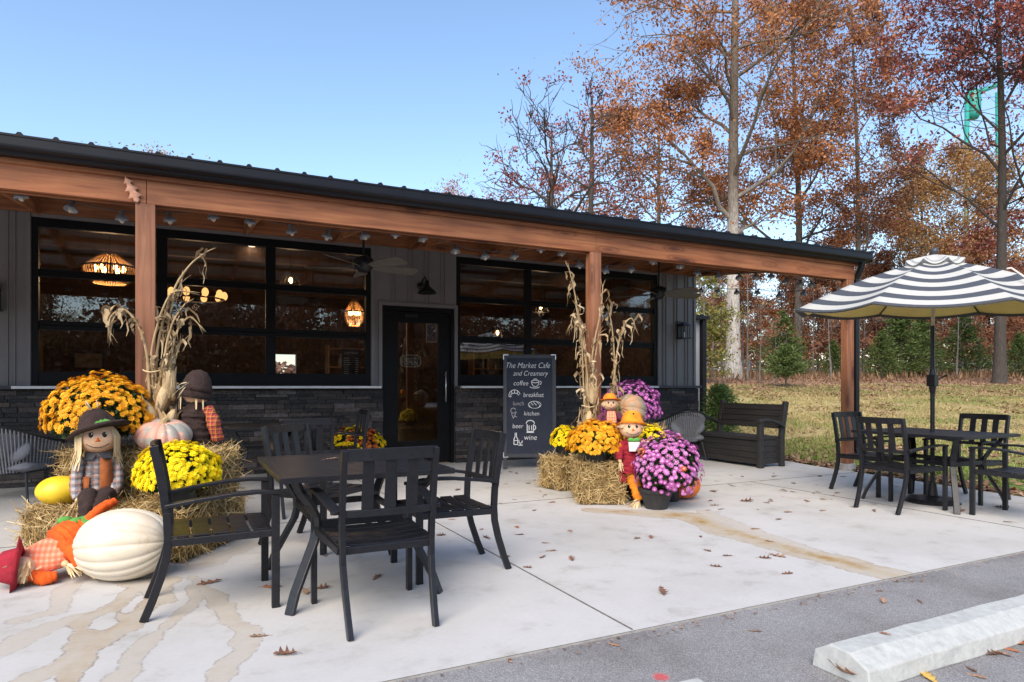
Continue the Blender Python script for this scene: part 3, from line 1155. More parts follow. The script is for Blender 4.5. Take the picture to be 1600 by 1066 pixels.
fl.build("rake_trim", M['black_trim'], roof)

gt = MB()      # K-style gutter section swept along x
prof = [(6.17, 2.935), (6.10, 2.935), (6.086, 2.946), (6.080, 2.962), (6.050, 2.972), (6.036, 2.984), (6.034, 2.998), (6.034, 3.058), (6.028, 3.063), (6.028, 3.073), (6.044, 3.073), (6.046, 3.05), (6.17, 3.05)]
k = len(prof)
vs = [(RX0, y, z) for y, z in prof] + [(RX1 - 0.02, y, z) for y, z in prof]
gt.add(vs, [(i, (i + 1) % k, k + (i + 1) % k, k + i) for i in range(k)] + [tuple(range(k - 1, -1, -1)), tuple(range(k, 2 * k))])
gt.build("gutter", M['black_trim'], B)
fb = MB()
fb.box(RX0, RX1 - 0.05, 6.172, 6.20, 2.90, 3.06)
fb.build("fascia_board", M['wood_x'], B)
bm_ = MB()
xs = [-9.2, -4.63, -0.292, 4.135, 8.52]
for i in range(4):
    bm_.box(xs[i] + 0.002, xs[i + 1] - 0.002, YB, YB + 0.04, 2.705, 2.945)
    bm_.box(xs[i] + 0.3, min(xs[i + 1] + 0.3, 8.5), YB + 0.105, YB + 0.145, 2.705, 2.943)
bm_.build("porch_beam", M['wood_x'], B, bevel=0.003)
for x in (-4.63, -0.30, 4.13, 8.43):
    p = MB()
    p.box(x - 0.0725, x + 0.0725, YB - 0.005, YB + 0.145 - 0.045, 0.10, 2.704)
    p.build("porch_post", M['wood_z'], B, bevel=0.006)
    q = MB()
    q.lathe([(0.0, -0.06), (0.115, -0.06), (0.11, 0.09), (0.09, 0.099), (0.0, 0.099)], 22, Matrix.Translation((x, YB + 0.05, 0)))
    q.build("post_footing", M['concrete_foot'], B, smooth=False)


def rafter_bm(x):
    r_ = MB()
    ya, yb = YB + 0.15, YW - 0.055
    vs = []
    for yy in (ya, yb):
        za = zr(yy) - 0.05
        vs += [(x, yy, za - 0.18), (x + 0.04, yy, za - 0.18), (x + 0.04, yy, za), (x, yy, za)]
    r_.add(vs, [(0, 1, 2, 3), (7, 6, 5, 4), (0, 4, 5, 1), (1, 5, 6, 2), (2, 6, 7, 3), (3, 7, 4, 0)])
    return r_


rft = rafter_bm(0.0).build("rafter", M['wood_y'], B)
rft.location.x = -6.1
for x in (-5.0, -3.9, -2.75, -1.6, -0.45, 0.7, 1.85, 3.0, 4.15, 5.3, 6.45, 7.55, 8.44):
    c = rft.copy()
    COL.objects.link(c)
    c.location.x = x
for yy in (6.6, 7.35, 8.1, 8.85):
    p = MB()
    p.box(RX0 + 0.1, RX1 - 0.1, yy, yy + 0.09, zr(yy) - 0.048, zr(yy) - 0.006)
    p.build("purlin", M['wood_x'], B)
ld = MB()
ld.box(RX0 + 0.1, XR, YW - 0.05, YW - 0.004, 3.275, zr(YW) - 0.008)
ld.build("ledger", M['wood_x'], B)

dsp = MB()     # downspout at the last post
dsp.bar([(8.555, 6.10, 2.95), (8.555, 6.13, 2.86), (8.555, 6.20, 2.72), (8.555, 6.20, 0.32), (8.555, 6.17, 0.20), (8.56, 6.02, 0.11)], 0.075, 0.055)
dsp.build("downspout", M['black_trim'], B, bevel=0.006)

# what can be made out of the room behind the glass
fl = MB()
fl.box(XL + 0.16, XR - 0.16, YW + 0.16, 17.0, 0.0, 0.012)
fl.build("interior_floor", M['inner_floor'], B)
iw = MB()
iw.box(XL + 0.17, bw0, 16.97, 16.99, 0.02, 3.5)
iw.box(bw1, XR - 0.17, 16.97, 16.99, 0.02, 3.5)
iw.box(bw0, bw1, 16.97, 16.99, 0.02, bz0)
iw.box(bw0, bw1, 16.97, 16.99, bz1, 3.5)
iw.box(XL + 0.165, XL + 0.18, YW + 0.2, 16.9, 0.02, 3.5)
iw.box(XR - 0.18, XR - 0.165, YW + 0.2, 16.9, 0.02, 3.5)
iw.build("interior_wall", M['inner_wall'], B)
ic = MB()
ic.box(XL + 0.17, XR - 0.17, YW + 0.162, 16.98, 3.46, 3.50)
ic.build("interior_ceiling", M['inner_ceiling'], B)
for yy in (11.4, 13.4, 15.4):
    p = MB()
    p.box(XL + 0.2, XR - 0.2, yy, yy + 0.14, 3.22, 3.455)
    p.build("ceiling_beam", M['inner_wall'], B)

# annex behind the corner
A = thing("rear_annex", "pale metal clad annex with black eave behind the right corner of the cafe", "annex", (8.66, 10.9, 0))
a = MB()
a.box(0.02, 1.27, 0.0, 5.0, 0.0, 2.62)
x = 0.1
while x < 1.24:
    a.box(x, x + 0.025, -0.018, -0.001, 0.02, 2.60)
    x += 0.26
a.build("siding", M['siding_pale'], A)
a = MB()
a.box(0.02, 1.42, -0.16, 5.2, 2.625, 2.70)
x = 0.05
while x < 1.36:
    a.box(x, x + 0.05, -0.165, 5.2, 2.70, 2.725)
    x += 0.2286
a.build("roof", M['black_trim'], A)
a = MB()
a.box(1.27, 1.38, -0.10, 0.0, 0.0, 2.62)
a.build("downspout", M['black_trim'], A, bevel=0.004)

# ================================================================== PATIO FURNITURE
def make_chair(label, group):
    t = thing("patio_chair", label, "chair", (0, 0, 0), 0, group)
    # faces +y
    s = MB()
    for i in range(5):
        y = -0.165 + i * 0.098
        s.bar([(-0.245, y, 0.424), (-0.12, y, 0.413), (0, y, 0.409), (0.12, y, 0.413), (0.245, y, 0.424)], 0.082, 0.010, (0, 1, 0))
    s.build("seat", M['black'], t, bevel=0.002)
    f = MB()
    for sx in (-1, 1):
        f.bar([(sx * 0.237, -0.205, 0.395), (sx * 0.25, 0.05, 0.400), (sx * 0.262, 0.285, 0.405)], 0.026, 0.038)
    f.bar([(-0.222, -0.213, 0.395), (0.222, -0.213, 0.395)], 0.026, 0.036, (0, 1, 0))
    f.bar([(-0.245, 0.272, 0.398), (0.245, 0.272, 0.398)], 0.026, 0.036, (0, 1, 0))
    f.build("seat_frame", M['black'], t, bevel=0.003)
    for sx in (-1, 1):
        l = MB()
        l.bar([(sx * 0.272, 0.295, 0.0), (sx * 0.272, 0.295, 0.615)], 0.030, 0.042)
        l.build("leg", M['black'], t, bevel=0.003)
        l = MB()
        l.bar([(sx * 0.212, -0.335, 0.0), (sx * 0.216, -0.295, 0.10), (sx * 0.221, -0.255, 0.22), (sx * 0.225, -0.228, 0.33), (sx * 0.227, -0.222, 0.42), (sx * 0.229, -0.228, 0.55)], 0.028, 0.040)
        l.build("leg", M['black'], t, bevel=0.003)
        a = MB()
        a.bar([(sx * 0.246, -0.235, 0.585), (sx * 0.262, -0.10, 0.606), (sx * 0.270, 0.08, 0.627), (sx * 0.272, 0.20, 0.632), (sx * 0.272, 0.318, 0.624)], 0.052, 0.020)
        a.build("armrest", M['black'], t, bevel=0.004)
    b = MB()
    pth = [(-0.230, 0.55), (-0.243, 0.65), (-0.263, 0.77), (-0.288, 0.892)]
    for sx in (-1, 1):
        b.bar([(sx * 0.230, y, z) for y, z in pth], 0.028, 0.040)
    arc = [(x, -0.0 - 0.018 * (1 - (x / 0.23) ** 2)) for x in (-0.216, -0.11, 0, 0.11, 0.216)]
    b.bar([(x, -0.284 + dy, 0.868) for x, dy in arc], 0.022, 0.060, (0, 1, 0))
    b.bar([(x, -0.236 + dy, 0.578) for x, dy in arc], 0.022, 0.034, (0, 1, 0))
    for x in (-0.112, 0.0, 0.112):
        dy = -0.018 * (1 - (x / 0.23) ** 2)
        b.bar([(x, -0.238 + dy, 0.594), (x, -0.245 + dy, 0.66), (x, -0.262 + dy, 0.76), (x, -0.279 + dy, 0.84)], 0.058, 0.010)
    b.build("backrest", M['black'], t, bevel=0.002)
    return t


def make_table(label, group):
    t = thing("patio_table", label, "table", (0, 0, 0), 0, group)
    W_, L_ = 0.95, 1.14
    s = MB()
    z0, z1 = 0.700, 0.730
    s.box(-W_ / 2, W_ / 2, -L_ / 2, -L_ / 2 + 0.045, z0, z1)
    s.box(-W_ / 2, W_ / 2, L_ / 2 - 0.045, L_ / 2, z0, z1)
    s.box(-W_ / 2, -W_ / 2 + 0.045, -L_ / 2 + 0.046, L_ / 2 - 0.046, z0, z1 - 0.001)
    s.box(W_ / 2 - 0.045, W_ / 2, -L_ / 2 + 0.046, L_ / 2 - 0.046, z0, z1 - 0.001)
    n = 18
    y = -L_ / 2 + 0.049
    st_ = (L_ - 0.098) / n
    for i in range(n):
        s.box(-W_ / 2 + 0.047, W_ / 2 - 0.047, y + i * st_ + 0.004, y + (i + 1) * st_ - 0.004, z0 + 0.012, z1 - 0.002)
    s.box(-W_ / 2 + 0.05, W_ / 2 - 0.05, -0.05, 0.05, z0 - 0.015, z0 + 0.010)
    s.lathe([(0.0, z1 + 0.001), (0.028, z1 + 0.001), (0.032, z1 - 0.002), (0.0, z1 - 0.0025)], 20)
    s.build("tabletop", M['black'], t, bevel=0.002)
    for sx in (-1, 1):
        for sy in (-1, 1):
            l = MB()
            pts = []
            for zz, k in ((0.70, 0.02), (0.64, 0.045), (0.56, 0.105), (0.48, 0.145), (0.42, 0.15), (0.35, 0.135), (0.22, 0.075), (0.10, 0.02), (0.0, -0.01)):
                pts.append((sx * (W_ / 2 - 0.07 - k), sy * (L_ / 2 - 0.10 - k * 0.8), zz))
            l.bar(pts, 0.052, 0.026, (-sy * 0.7, sx * 0.7, 0))
            l.build("leg", M['black'], t, bevel=0.003)
    s = MB()
    xm, ym = W_ / 2 - 0.22, L_ / 2 - 0.22
    for sy in (-1, 1):
        s.bar([(-xm, sy * ym, 0.44), (xm, sy * ym, 0.44)], 0.022, 0.04, (0, 1, 0))
    for sx in (-1, 1):
        s.bar([(sx * xm, -ym, 0.441), (sx * xm, ym, 0.441)], 0.022, 0.04, (1, 0, 0))
    s.build("stretcher", M['black'], t, bevel=0.003)
    return t


CG = "black slat-back patio armchairs"
TG = "black slatted square patio tables"


def face(deg):
    return rad(deg - 90)


chair = make_chair("black patio armchair nearest the wheel stops, seen from behind at the front table", CG)
chair.location = (0.905, 3.44, 0)
chair.rotation_euler.z = face(90)
for (x, y, a, lab) in [
    (0.14, 4.03, 0, "black patio armchair side-on beside the white pumpkin and yellow mums"),
    (1.56, 4.08, 180, "black patio armchair between the front table and the chalkboard"),
    (0.885, 5.17, -49, "black patio armchair turned askew at the far side of the front table"),
    (1.00, 6.53, 90, "black patio armchair with its back to us at the table by the stone wall"),
    (1.74, 8.28, 180, "black patio armchair in front of the flower pot beside the door"),
    (6.25, 4.08, 0, "black patio armchair on the near left of the umbrella table, its slatted back to us"),
    (6.93, 4.86, -90, "black patio armchair in front of the end porch post and downspout"),
    (7.43, 4.08, 180, "black patio armchair with its back to the lawn at the umbrella table"),
    (6.82, 3.27, 90, "black patio armchair at the photo's right edge, only its front part showing"),
]:
    copy_tree(chair, (x, y, 0), face(a), lab, CG)
table = make_table("black slatted patio table in front, beside the hay bales, with a leaf on its top", TG)
table.location = (0.90, 4.07, 0)
copy_tree(table, (6.86, 4.12, 0), 0, "black slatted patio table under the striped umbrella", TG)
copy_tree(table, (0.86, 8.35, 0), 0, "black slatted patio table in the shade against the stone wall", TG)

# ------------------------------------------------------------------ umbrella
m, nt, b = new_mat("striped_canopy_cloth")
at = nd(nt, "ShaderNodeAttribute", attribute_name="ring")
r = ramp(nt, [(0.0, (0.10, 0.115, 0.145)), (0.5, (0.82, 0.82, 0.79))], at.outputs["Fac"], 'CONSTANT')
els = r.color_ramp.elements
bands = [(0.0, 1), (0.215, 0), (0.275, 1), (0.36, 0), (0.435, 1), (0.52, 0), (0.595, 1), (0.675, 0), (0.75, 1), (0.83, 0), (0.895, 1), (0.965, 0)]
while len(els) < len(bands):
    els.new(1.0)
for e, (p_, w_) in zip(els, bands):
    e.position = p_
    e.color = (0.66, 0.665, 0.64, 1) if w_ else (0.088, 0.10, 0.128, 1)
n = noisetex(nt, 180, 3)
mx = nd(nt, "ShaderNodeMix", data_type='RGBA', blend_type='MULTIPLY')
mx.inputs[0].default_value = 0.25
nt.links.new(r.outputs[0], mx.inputs[6])
nt.links.new(n.outputs["Fac"], mx.inputs[7])
nt.links.new(mx.outputs[2], b.inputs["Base Color"])
b.inputs["Roughness"].default_value = 0.85
tl = nd(nt, "ShaderNodeBsdfTranslucent")
nt.links.new(mx.outputs[2], tl.inputs[0])
ms = nd(nt, "ShaderNodeMixShader")
ms.inputs[0].default_value = 0.25
nt.links.new(b.outputs[0], ms.inputs[1])
nt.links.new(tl.outputs[0], ms.inputs[2])
nt.links.new(ms.outputs[0], nt.nodes["Material Output"].inputs[0])
M['canopy'] = m
M['lining'] = pmat("yellow_canopy_lining", (0.78, 0.60, 0.20), (0.70, 0.52, 0.16), 4, 0.85)

U = thing("patio_umbrella", "navy and white striped patio umbrella standing through the right-hand table", "umbrella", (6.90, 4.14, 0))
p = MB()
p.tube([(0, 0, 0.05), (0, 0, 1.82)], 0.021, 14)
p.build("pole", M['black'], U, smooth=False)
p = MB()
p.tube([(0, 0, 1.80), (0.0, -0.03, 2.50)], 0.017, 12)
p.build("upper_pole", pmat("cream_pole", (0.5, 0.45, 0.36), None, 20, 0.4), U)
p = MB()
p.cbox((0, 0, 1.255), (0.07, 0.085, 0.12))
p.tube([(0, 0, 1.31), (0, 0, 1.38)], [0.035, 0.024], 12)
p.tube([(0, 0, 1.12), (0, 0, 1.20)], [0.024, 0.035], 12)
p.tube([(0.03, 0, 1.26), (0.08, -0.02, 1.27), (0.15, -0.03, 1.30)], 0.008, 8)
p.tube([(0.15, -0.03, 1.30), (0.155, -0.06, 1.31)], 0.011, 8)
p.build("crank", M['black'], U, bevel=0.006)
p = MB()
p.lathe([(0.0, 0.0), (0.25, 0.0), (0.255, 0.02), (0.23, 0.045), (0.10, 0.06), (0.05, 0.075), (0.035, 0.20), (0.0, 0.20)], 28)
p.build("base", M['black'], U)
NG, RU = 8, 1.35
tilt = Matrix.Translation((0, 0, 1.95)) @ Matrix.Rotation(rad(3.2), 4, Vector((CS, -SN, 0))) @ Matrix.Translation((0, 0, -1.95))
rise = 0.50


def canopy(rr0, rr1, dz, lift, inner=False, scallop=0.036):
    mb = MB()
    ns, nr = 10, 16
    vals, vs, fs = [], [], []
    na = NG * ns
    for i in range(nr + 1):
        u = rr0 + (rr1 - rr0) * i / nr
        for k in range(na):
            gfrac = (k % ns) / ns
            ang = 2 * PI * (k / na) + rad(11)
            seg = 2 * PI / NG
            a_loc = (gfrac - 0.5) * seg
            flat_r = math.cos(seg / 2) / math.cos(a_loc)
            sag = 1 - (2 * gfrac - 1) ** 2
            rr = RU * u * (flat_r * (1 - 0.02 * sag * u))
            z = 1.995 + rise * (1 - u ** 1.15) + 0.035 * math.sin(PI * min(u, 1)) - scallop * sag * u ** 2 - 0.034 * sag * math.sin(PI * min(u, 1)) - 0.012 * sag * u
            vs.append(tilt @ Vector((rr * math.cos(ang), rr * math.sin(ang), z + lift - dz)))
            vals.append(u)
    for i in range(nr):
        for k in range(na):
            k2 = (k + 1) % na
            q = (i * na + k, i * na + k2, (i + 1) * na + k2, (i + 1) * na + k)
            fs.append(q if not inner else q[::-1])
    mb.add(vs, fs)
    return mb, vals


def canopy_obj(name, args, mat, parent, kw={}):
    mb, vals = canopy(*args, **kw)
    o = mb.build(name, mat, parent, smooth=True)
    at_ = o.data.attributes.new("ring", 'FLOAT', 'POINT')
    at_.data.foreach_set("value", vals)
    return o


cn = canopy_obj("canopy", (0.10, 1.0, 0.0, 0.0), M['canopy'], U)
canopy_obj("lining", (0.10, 0.997, 0.006, 0.0), M['lining'], cn, dict(inner=True))
mb, _ = canopy(0.965, 1.003, 0.012, 0.0, True)
mb.build("hem", pmat("dark_hem", (0.06, 0.06, 0.065), None, 30, 0.85), cn, smooth=True)
vc = canopy_obj("vent_cap", (0.015, 0.205, 0.0, 0.055), M['canopy'], U, dict(scallop=.9))
at_ = vc.data.attributes["ring"]
at_.data.foreach_set("value", [0.97 if 0.165 < v < 0.18 else 0.1 for v in canopy(0.015, 0.205, 0, 0)[1]])
p = MB()
p.ball(tilt @ Vector((0, 0, 2.585)), (0.036, 0.036, 0.036), 16, 10)
p.tube([tilt @ Vector((0, 0, 2.52)), tilt @ Vector((0, 0, 2.57))], 0.016, 10)
p.build("finial", pmat("slate_finial", (0.05, 0.06, 0.075), None, 20, 0.4), U, smooth=True)
for k in range(NG):
    ang = 2 * PI * k / NG + rad(11)
    p = MB()
    pts = []
    for u in (0.03, 0.3, 0.6, 0.985):
        z = 1.995 + rise * (1 - u ** 1.15) + 0.035 * math.sin(PI * u) - 0.02
        pts.append(tilt @ Vector((RU * u * math.cos(ang), RU * u * math.sin(ang), z)))
    p.tube(pts, 0.008, 6)
    p.build("rib", M['black'], U)
p = MB()
a_ = rad(-92)
kk = tilt @ Vector((RU * 0.52 * math.cos(a_), RU * 0.52 * math.sin(a_), 1.995 + rise * (1 - 0.52 ** 1.3) + 0.03))
p.tube([kk + Vector((-0.05, -0.01, 0.012)), kk + Vector((0, -0.02, 0.02)), kk + Vector((0.012, -0.06, -0.02)), kk + Vector((0.0, -0.15, -0.10)), kk + Vector((0.005, -0.2, -0.135))], 0.008, 6)
p.build("tie_strap", M['white_cloth'], U)

# ------------------------------------------------------------------ storage bench
m, nt, b = new_mat("dark_resin_planks")
n = noisetex(nt, 3, 6, (8, 0.8, 8))
r = ramp(nt, [(0.3, (0.013, 0.0125, 0.013)), (0.7, (0.030, 0.027, 0.027))], n.outputs["Fac"])
nt.links.new(r.outputs[0], b.inputs["Base Color"])
b.inputs["Roughness"].default_value = 0.6
bump(nt, b, n.outputs["Fac"], 0.4, 0.004)
M['resin'] = m
S = thing("storage_bench", "black plank storage bench with arms on the patio corner by the lawn", "bench", (7.72, 7.62, 0))
LY = 0.665       # half length along y ; front faces -x
q = MB()
for i in range(4):
    q.box(-0.235, 0.20, -LY + 0.05, LY - 0.05, 0.05 + i * 0.086, 0.05 + (i + 1) * 0.086 - 0.005)
q.box(-0.225, 0.19, -LY + 0.06, LY - 0.06, 0.045, 0.395)
q.build("box", M['resin'], S, bevel=0.003)
q = MB()
q.box(-0.262, 0.20, -LY + 0.055, LY - 0.055, 0.398, 0.452)
q.build("lid", M['resin'], S, bevel=0.01)
q = MB()
for i in range(4):
    z = 0.56 + i * 0.089
    x = 0.222 + 0.022 * i
    q.cbox((x, 0, z + 0.045), (0.024, 2 * LY - 0.13, 0.086), Matrix.Rotation(rad(12), 3, 'Y'))
q.cbox((0.272, 0, 0.745), (0.008, 2 * LY - 0.14, 0.36), Matrix.Rotation(rad(12), 3, 'Y'))
q.build("backrest", M['resin'], S, bevel=0.004)
for sy in (-1, 1):
    q = MB()
    q.bar([(0.235, sy * (LY - 0.03), 0.0), (0.232, sy * (LY - 0.03), 0.45), (0.255, sy * (LY - 0.03), 0.62), (0.325, sy * (LY - 0.03), 0.965)], 0.062, 0.082, (0, 1, 0))
    q.build("back_post", M['resin'], S, bevel=0.008)
    q = MB()
    q.bar([(-0.225, sy * (LY - 0.005), 0.0), (-0.225, sy * (LY - 0.005), 0.665)], 0.07, 0.085, (0, 1, 0))
    q.build("leg", M['resin'], S, bevel=0.008)
    q = MB()
    q.bar([(-0.285, sy * (LY + 0.005), 0.675), (-0.2, sy * (LY + 0.005), 0.700), (-0.05, sy * (LY + 0.005), 0.695), (0.10, sy * (LY + 0.005), 0.66), (0.235, sy * (LY + 0.005), 0.595)], 0.085, 0.042, (0, 1, 0))
    q.build("armrest", M['resin'], S, bevel=0.01)

# ------------------------------------------------------------------ rope lounge chairs
M['rope'] = pmat("grey_rope", (0.20, 0.205, 0.225), (0.13, 0.134, 0.15), 60, 0.8, bmp=0.5)
M['cushion'] = pmat("slate_cushion", (0.17, 0.18, 0.21), (0.14, 0.15, 0.175), 40, 0.9, bmp=0.2)


def rope_chair(label, loc, ang):
    t = thing("rope_chair", label, "lounge chair", loc, face(ang), "grey rope lounge chairs by the stone wall")
    # faces +y, U-shaped shell

    def loop(z, w, d, back):
        pts = []
        for i in range(21):
            q = PI * i / 20
            pts.append(Vector((w * math.cos(q), 0.28 - (0.28 + d) * math.sin(q) ** 0.8 + (0.0), z + back * math.sin(q) ** 1.5)))
        return pts
    top = loop(0.60, 0.39, 0.40, 0.20)
    bot = loop(0.30, 0.30, 0.27, 0.0)
    f = MB()
    f.tube(top, 0.014, 8)
    f.tube(bot, 0.012, 8)
    f.tube([bot[0], bot[-1]], 0.012, 8)
    for e in (0, -1):
        f.tube([top[e], bot[e]], 0.013, 8)
    f.build("frame", M['black'], t, smooth=True)
    r_ = MB()
    n = 40
    for i in range(n):
        a, b_ = i / (n - 1) * 20, min(max(((i - 0.4) / (n - 1)) * 20, 0), 20)

        def ev(l, s_):
            k = min(int(s_), 19)
            return l[k].lerp(l[k + 1], s_ - k)
        r_.tube([ev(top, a), ev(bot, b_)], 0.0085, 5, cap=False)
    r_.build("rope_weave", M['rope'], t, smooth=True)
    c = MB()
    c.ball((0, 0.03, 0.36), (0.31, 0.30, 0.075), 24, 10, fn=lambda q, tt: 1.0 / max(abs(math.cos(q)), abs(math.sin(q))) ** 0.6)
    c.build("seat_cushion", M['cushion'], t, smooth=True)
    c = MB()
    c.ball((0, -0.20, 0.55), (0.26, 0.07, 0.15), 24, 10, Matrix.Rotation(rad(-12), 3, 'X'), fn=lambda q, tt: 1.12)
    c.build("back_cushion", M['cushion'], t, smooth=True)
    for sx in (-1, 1):
        for sy in (-1, 1):
            l = MB()
            l.tube([(sx * 0.24, 0.0 + sy * 0.2, 0.30), (sx * 0.29, 0.0 + sy * 0.27, 0.0)], 0.013, 8)
            l.build("leg", M['black'], t)
    return t


rope_chair("grey rope lounge chair cut off by the photo's left edge below the wall lantern", (-1.66, 8.55, 0), 75)
rope_chair("grey rope lounge chair with slate cushions between the purple mums and the bench", (7.30, 8.40, 0), 70)

# ------------------------------------------------------------------ chalkboard sign
chalk = pmat("chalkboard_slate", (0.022, 0.028, 0.044), (0.034, 0.041, 0.060), 5, 0.7, lo=0.3, hi=0.75)
chalk.node_tree.nodes['Principled BSDF'].inputs['Specular IOR Level'].default_value = .2
chf = pmat("blue_black_frame", (0.018, 0.021, 0.031), (0.026, 0.03, 0.042), 10, 0.5)
chw = pmat("white_chalk", (0.80, 0.81, 0.83), (0.62, 0.63, 0.66), 60, 0.9)
chp = pmat("smudged_pink_chalk", (0.45, 0.42, 0.45), (0.28, 0.26, 0.30), 60, 0.9)
CBD = thing("chalkboard_sign", "tall freestanding chalkboard lettered with the cafe menu in front of the right window", "sign", (4.42, 8.33, 0), -YAW)
BW, Z0, Z1 = 0.765, 0.17, 1.66
lean = Matrix.Rotation(rad(-4), 4, 'X')
hold = bpy.data.objects.new("board", None)


def bfix(o):
    o.rotation_euler.x += rad(-4)
    return o


q = MB()
q.box(-BW / 2 + 0.05, BW / 2 - 0.05, 0.006, 0.02, Z0 + 0.05, Z1 - 0.05)
board = bfix(q.build("slate", chalk, CBD))
q = MB()
for x0, x1, z0, z1 in [(-BW / 2, -BW / 2 + 0.055, 0.0, Z1), (BW / 2 - 0.055, BW / 2, 0.0, Z1), (-BW / 2 + 0.056, BW / 2 - 0.056, Z1 - 0.055, Z1), (-BW / 2 + 0.056, BW / 2 - 0.056, Z0, Z0 + 0.055)]:
    q.box(x0, x1, -0.004, 0.03, z0, z1)
bfix(q.build("frame", chf, CBD, bevel=0.003))
q = MB()
q.bar([(-BW / 2 + 0.03, 0.13, Z1 - 0.06), (-BW / 2 + 0.03, 0.50, 0.0)], 0.05, 0.025)
q.bar([(BW / 2 - 0.03, 0.13, Z1 - 0.06), (BW / 2 - 0.03, 0.50, 0.0)], 0.05, 0.025)
q.bar([(-BW / 2 + 0.06, 0.44, 0.25), (BW / 2 - 0.06, 0.44, 0.25)], 0.03, 0.03, (0, 1, 0))
q.build("rear_support", chf, CBD)
q = MB()
for sx in (-1, 1):
    for zc, sz in ((Z1, -1), (Z0, 1)):
        if sx > 0 and sz > 0:
            continue
        x_, z_ = sx * (BW / 2 + 0.001), zc
        q.box(min(x_, x_ - sx * 0.075), max(x_, x_ - sx * 0.075), -0.0065, -0.0045, min(z_, z_ + sz * 0.012), max(z_, z_ + sz * 0.012))
        q.box(min(x_, x_ - sx * 0.012), max(x_, x_ - sx * 0.012), -0.0065, -0.0045, min(z_ + sz * 0.0125, z_ + sz * 0.075), max(z_ + sz * 0.0125, z_ + sz * 0.075))
bfix(q.build("corner_bracket", M['steel'], CBD))


def bz(px_y):   # photograph row on the board -> height on the board
    return Z1 - (px_y - 553) / (712 - 553) * (Z1 - Z0)


def bx(px_x):
    return (px_x - 832) / 84 * BW


def btext(body, x, y, size, sh=0.25, sx=0.85, col=None):
    c_, s_ = math.cos(rad(-4)), math.sin(rad(-4))
    yl, zl = -0.0015 + 0.006, bz(y)
    o = text_mesh(body, size, "lettering", col or chw, CBD, (bx(x), yl * c_ - zl * s_ - 0.004, yl * s_ + zl * c_), sh, rot=(PI / 2 - rad(4), 0, 0), sx=sx, thin=-.010)
    return o


btext("The Market Cafe", 828.5, 574, 0.115, 0.3, 0.82)
btext("and Creamery", 833, 586, 0.105, 0.3, 0.82)
btext("coffee", 818, 601, 0.10, 0.12, 0.9)
btext("breakfast", 838, 619, 0.095, 0.12, 0.85)
btext("lunch", 814, 632, 0.09, 0.12, 0.85, chp)
btext("kitchen", 835, 647.5, 0.09, 0.12, 0.85)
btext("beer", 813, 667, 0.095, 0.12, 0.9)
btext("wine", 833, 685, 0.11, 0.12, 0.9)


def sketch(strokes, name, col=None, w=0.009):
    q_ = MB()
    for s_ in strokes:
        pts = [Vector((bx(a_), 0.0025, bz(c_))) for a_, c_ in s_]
        for i in range(len(pts) - 1):
            d = (pts[i + 1] - pts[i])
            if d.length < 1e-6:
                continue
            nrm = Vector((-d.z, 0, d.x)).normalized() * w / 2
            q_.add([pts[i] - nrm, pts[i + 1] - nrm, pts[i + 1] + nrm, pts[i] + nrm], [(0, 1, 2, 3)])
    return bfix(q_.build(name, col or chw, CBD))


def arc(cx, cy, rx, ry, a0, a1, n=12):
    return [(cx + rx * math.cos(rad(a0 + (a1 - a0) * i / n)), cy - ry * math.sin(rad(a0 + (a1 - a0) * i / n))) for i in range(n + 1)]


sketch([arc(841, 595, 6, 8, 180, 360), arc(841, 595, 6, 2, 0, 360), arc(848, 597, 2.6, 2.6, -90, 90), arc(840, 603, 7.5, 2.2, 180, 360), arc(841, 592, 3, 1, 0, 180)], "cup_drawing")
sketch([arc(808, 617, 9, 9, 15, 190), arc(808, 618, 7, 5, 15, 180), [(803, 610), (804, 614)], [(808, 608), (808, 613)], [(813, 610), (812, 614)], arc(801, 617, 2, 2, 180, 360)], "croissant_drawing")
sketch([arc(840, 631, 10, 5.5, 0, 360, 20), arc(840, 632.5, 8, 4, 160, 380), [(834, 628), (838, 632)], [(838, 627), (843, 632)], [(843, 627), (847, 630)]], "pie_drawing", w=0.008)
sketch([arc(806, 640, 4, 4, 20, 340), [(803, 644), (806, 652), (811, 642)], [(807, 648), (812, 650)]], "cone_drawing", chp)
sketch([arc(833, 660, 6.5, 5, 0, 180), [(828, 661), (828, 672), (838, 672), (838, 661)], arc(839, 666, 2.5, 3.5, -90, 90), [(827, 673.5), (839, 673.5)], [(831, 663), (831, 670)], [(835, 663), (835, 670)]], "beer_mug_drawing", w=0.012)
sketch([[(809, 674), (809, 680), (807, 684), (807, 692), (813, 692), (813, 684), (811, 680), (811, 674)], [(807, 686), (813, 686)], [(815, 685), (815, 689), (817, 690), (817, 693)], [(820, 686), (820, 689), (818, 690)], [(814, 693), (821, 693)]], "wine_bottle_drawing", w=0.010)
bpy.data.objects.remove(hold)

# ------------------------------------------------------------------ signs on and behind the glass
OS = thing("open_sign", "small dark oval sign reading Come in we're OPEN hanging inside the door glass", "sign", (3.075, YW + 0.075, 1.58))
q = MB()
n = 40


def oval(w, h):
    out = []
    for i in range(n):
        a_ = 2 * PI * i / n
        x, z = math.cos(a_), math.sin(a_)
        out.append((w * math.copysign(abs(x) ** 0.5, x) * (1 - 0.06 * (abs(z) > 0.5)), h * math.copysign(abs(z) ** 0.62, z)))
    return out


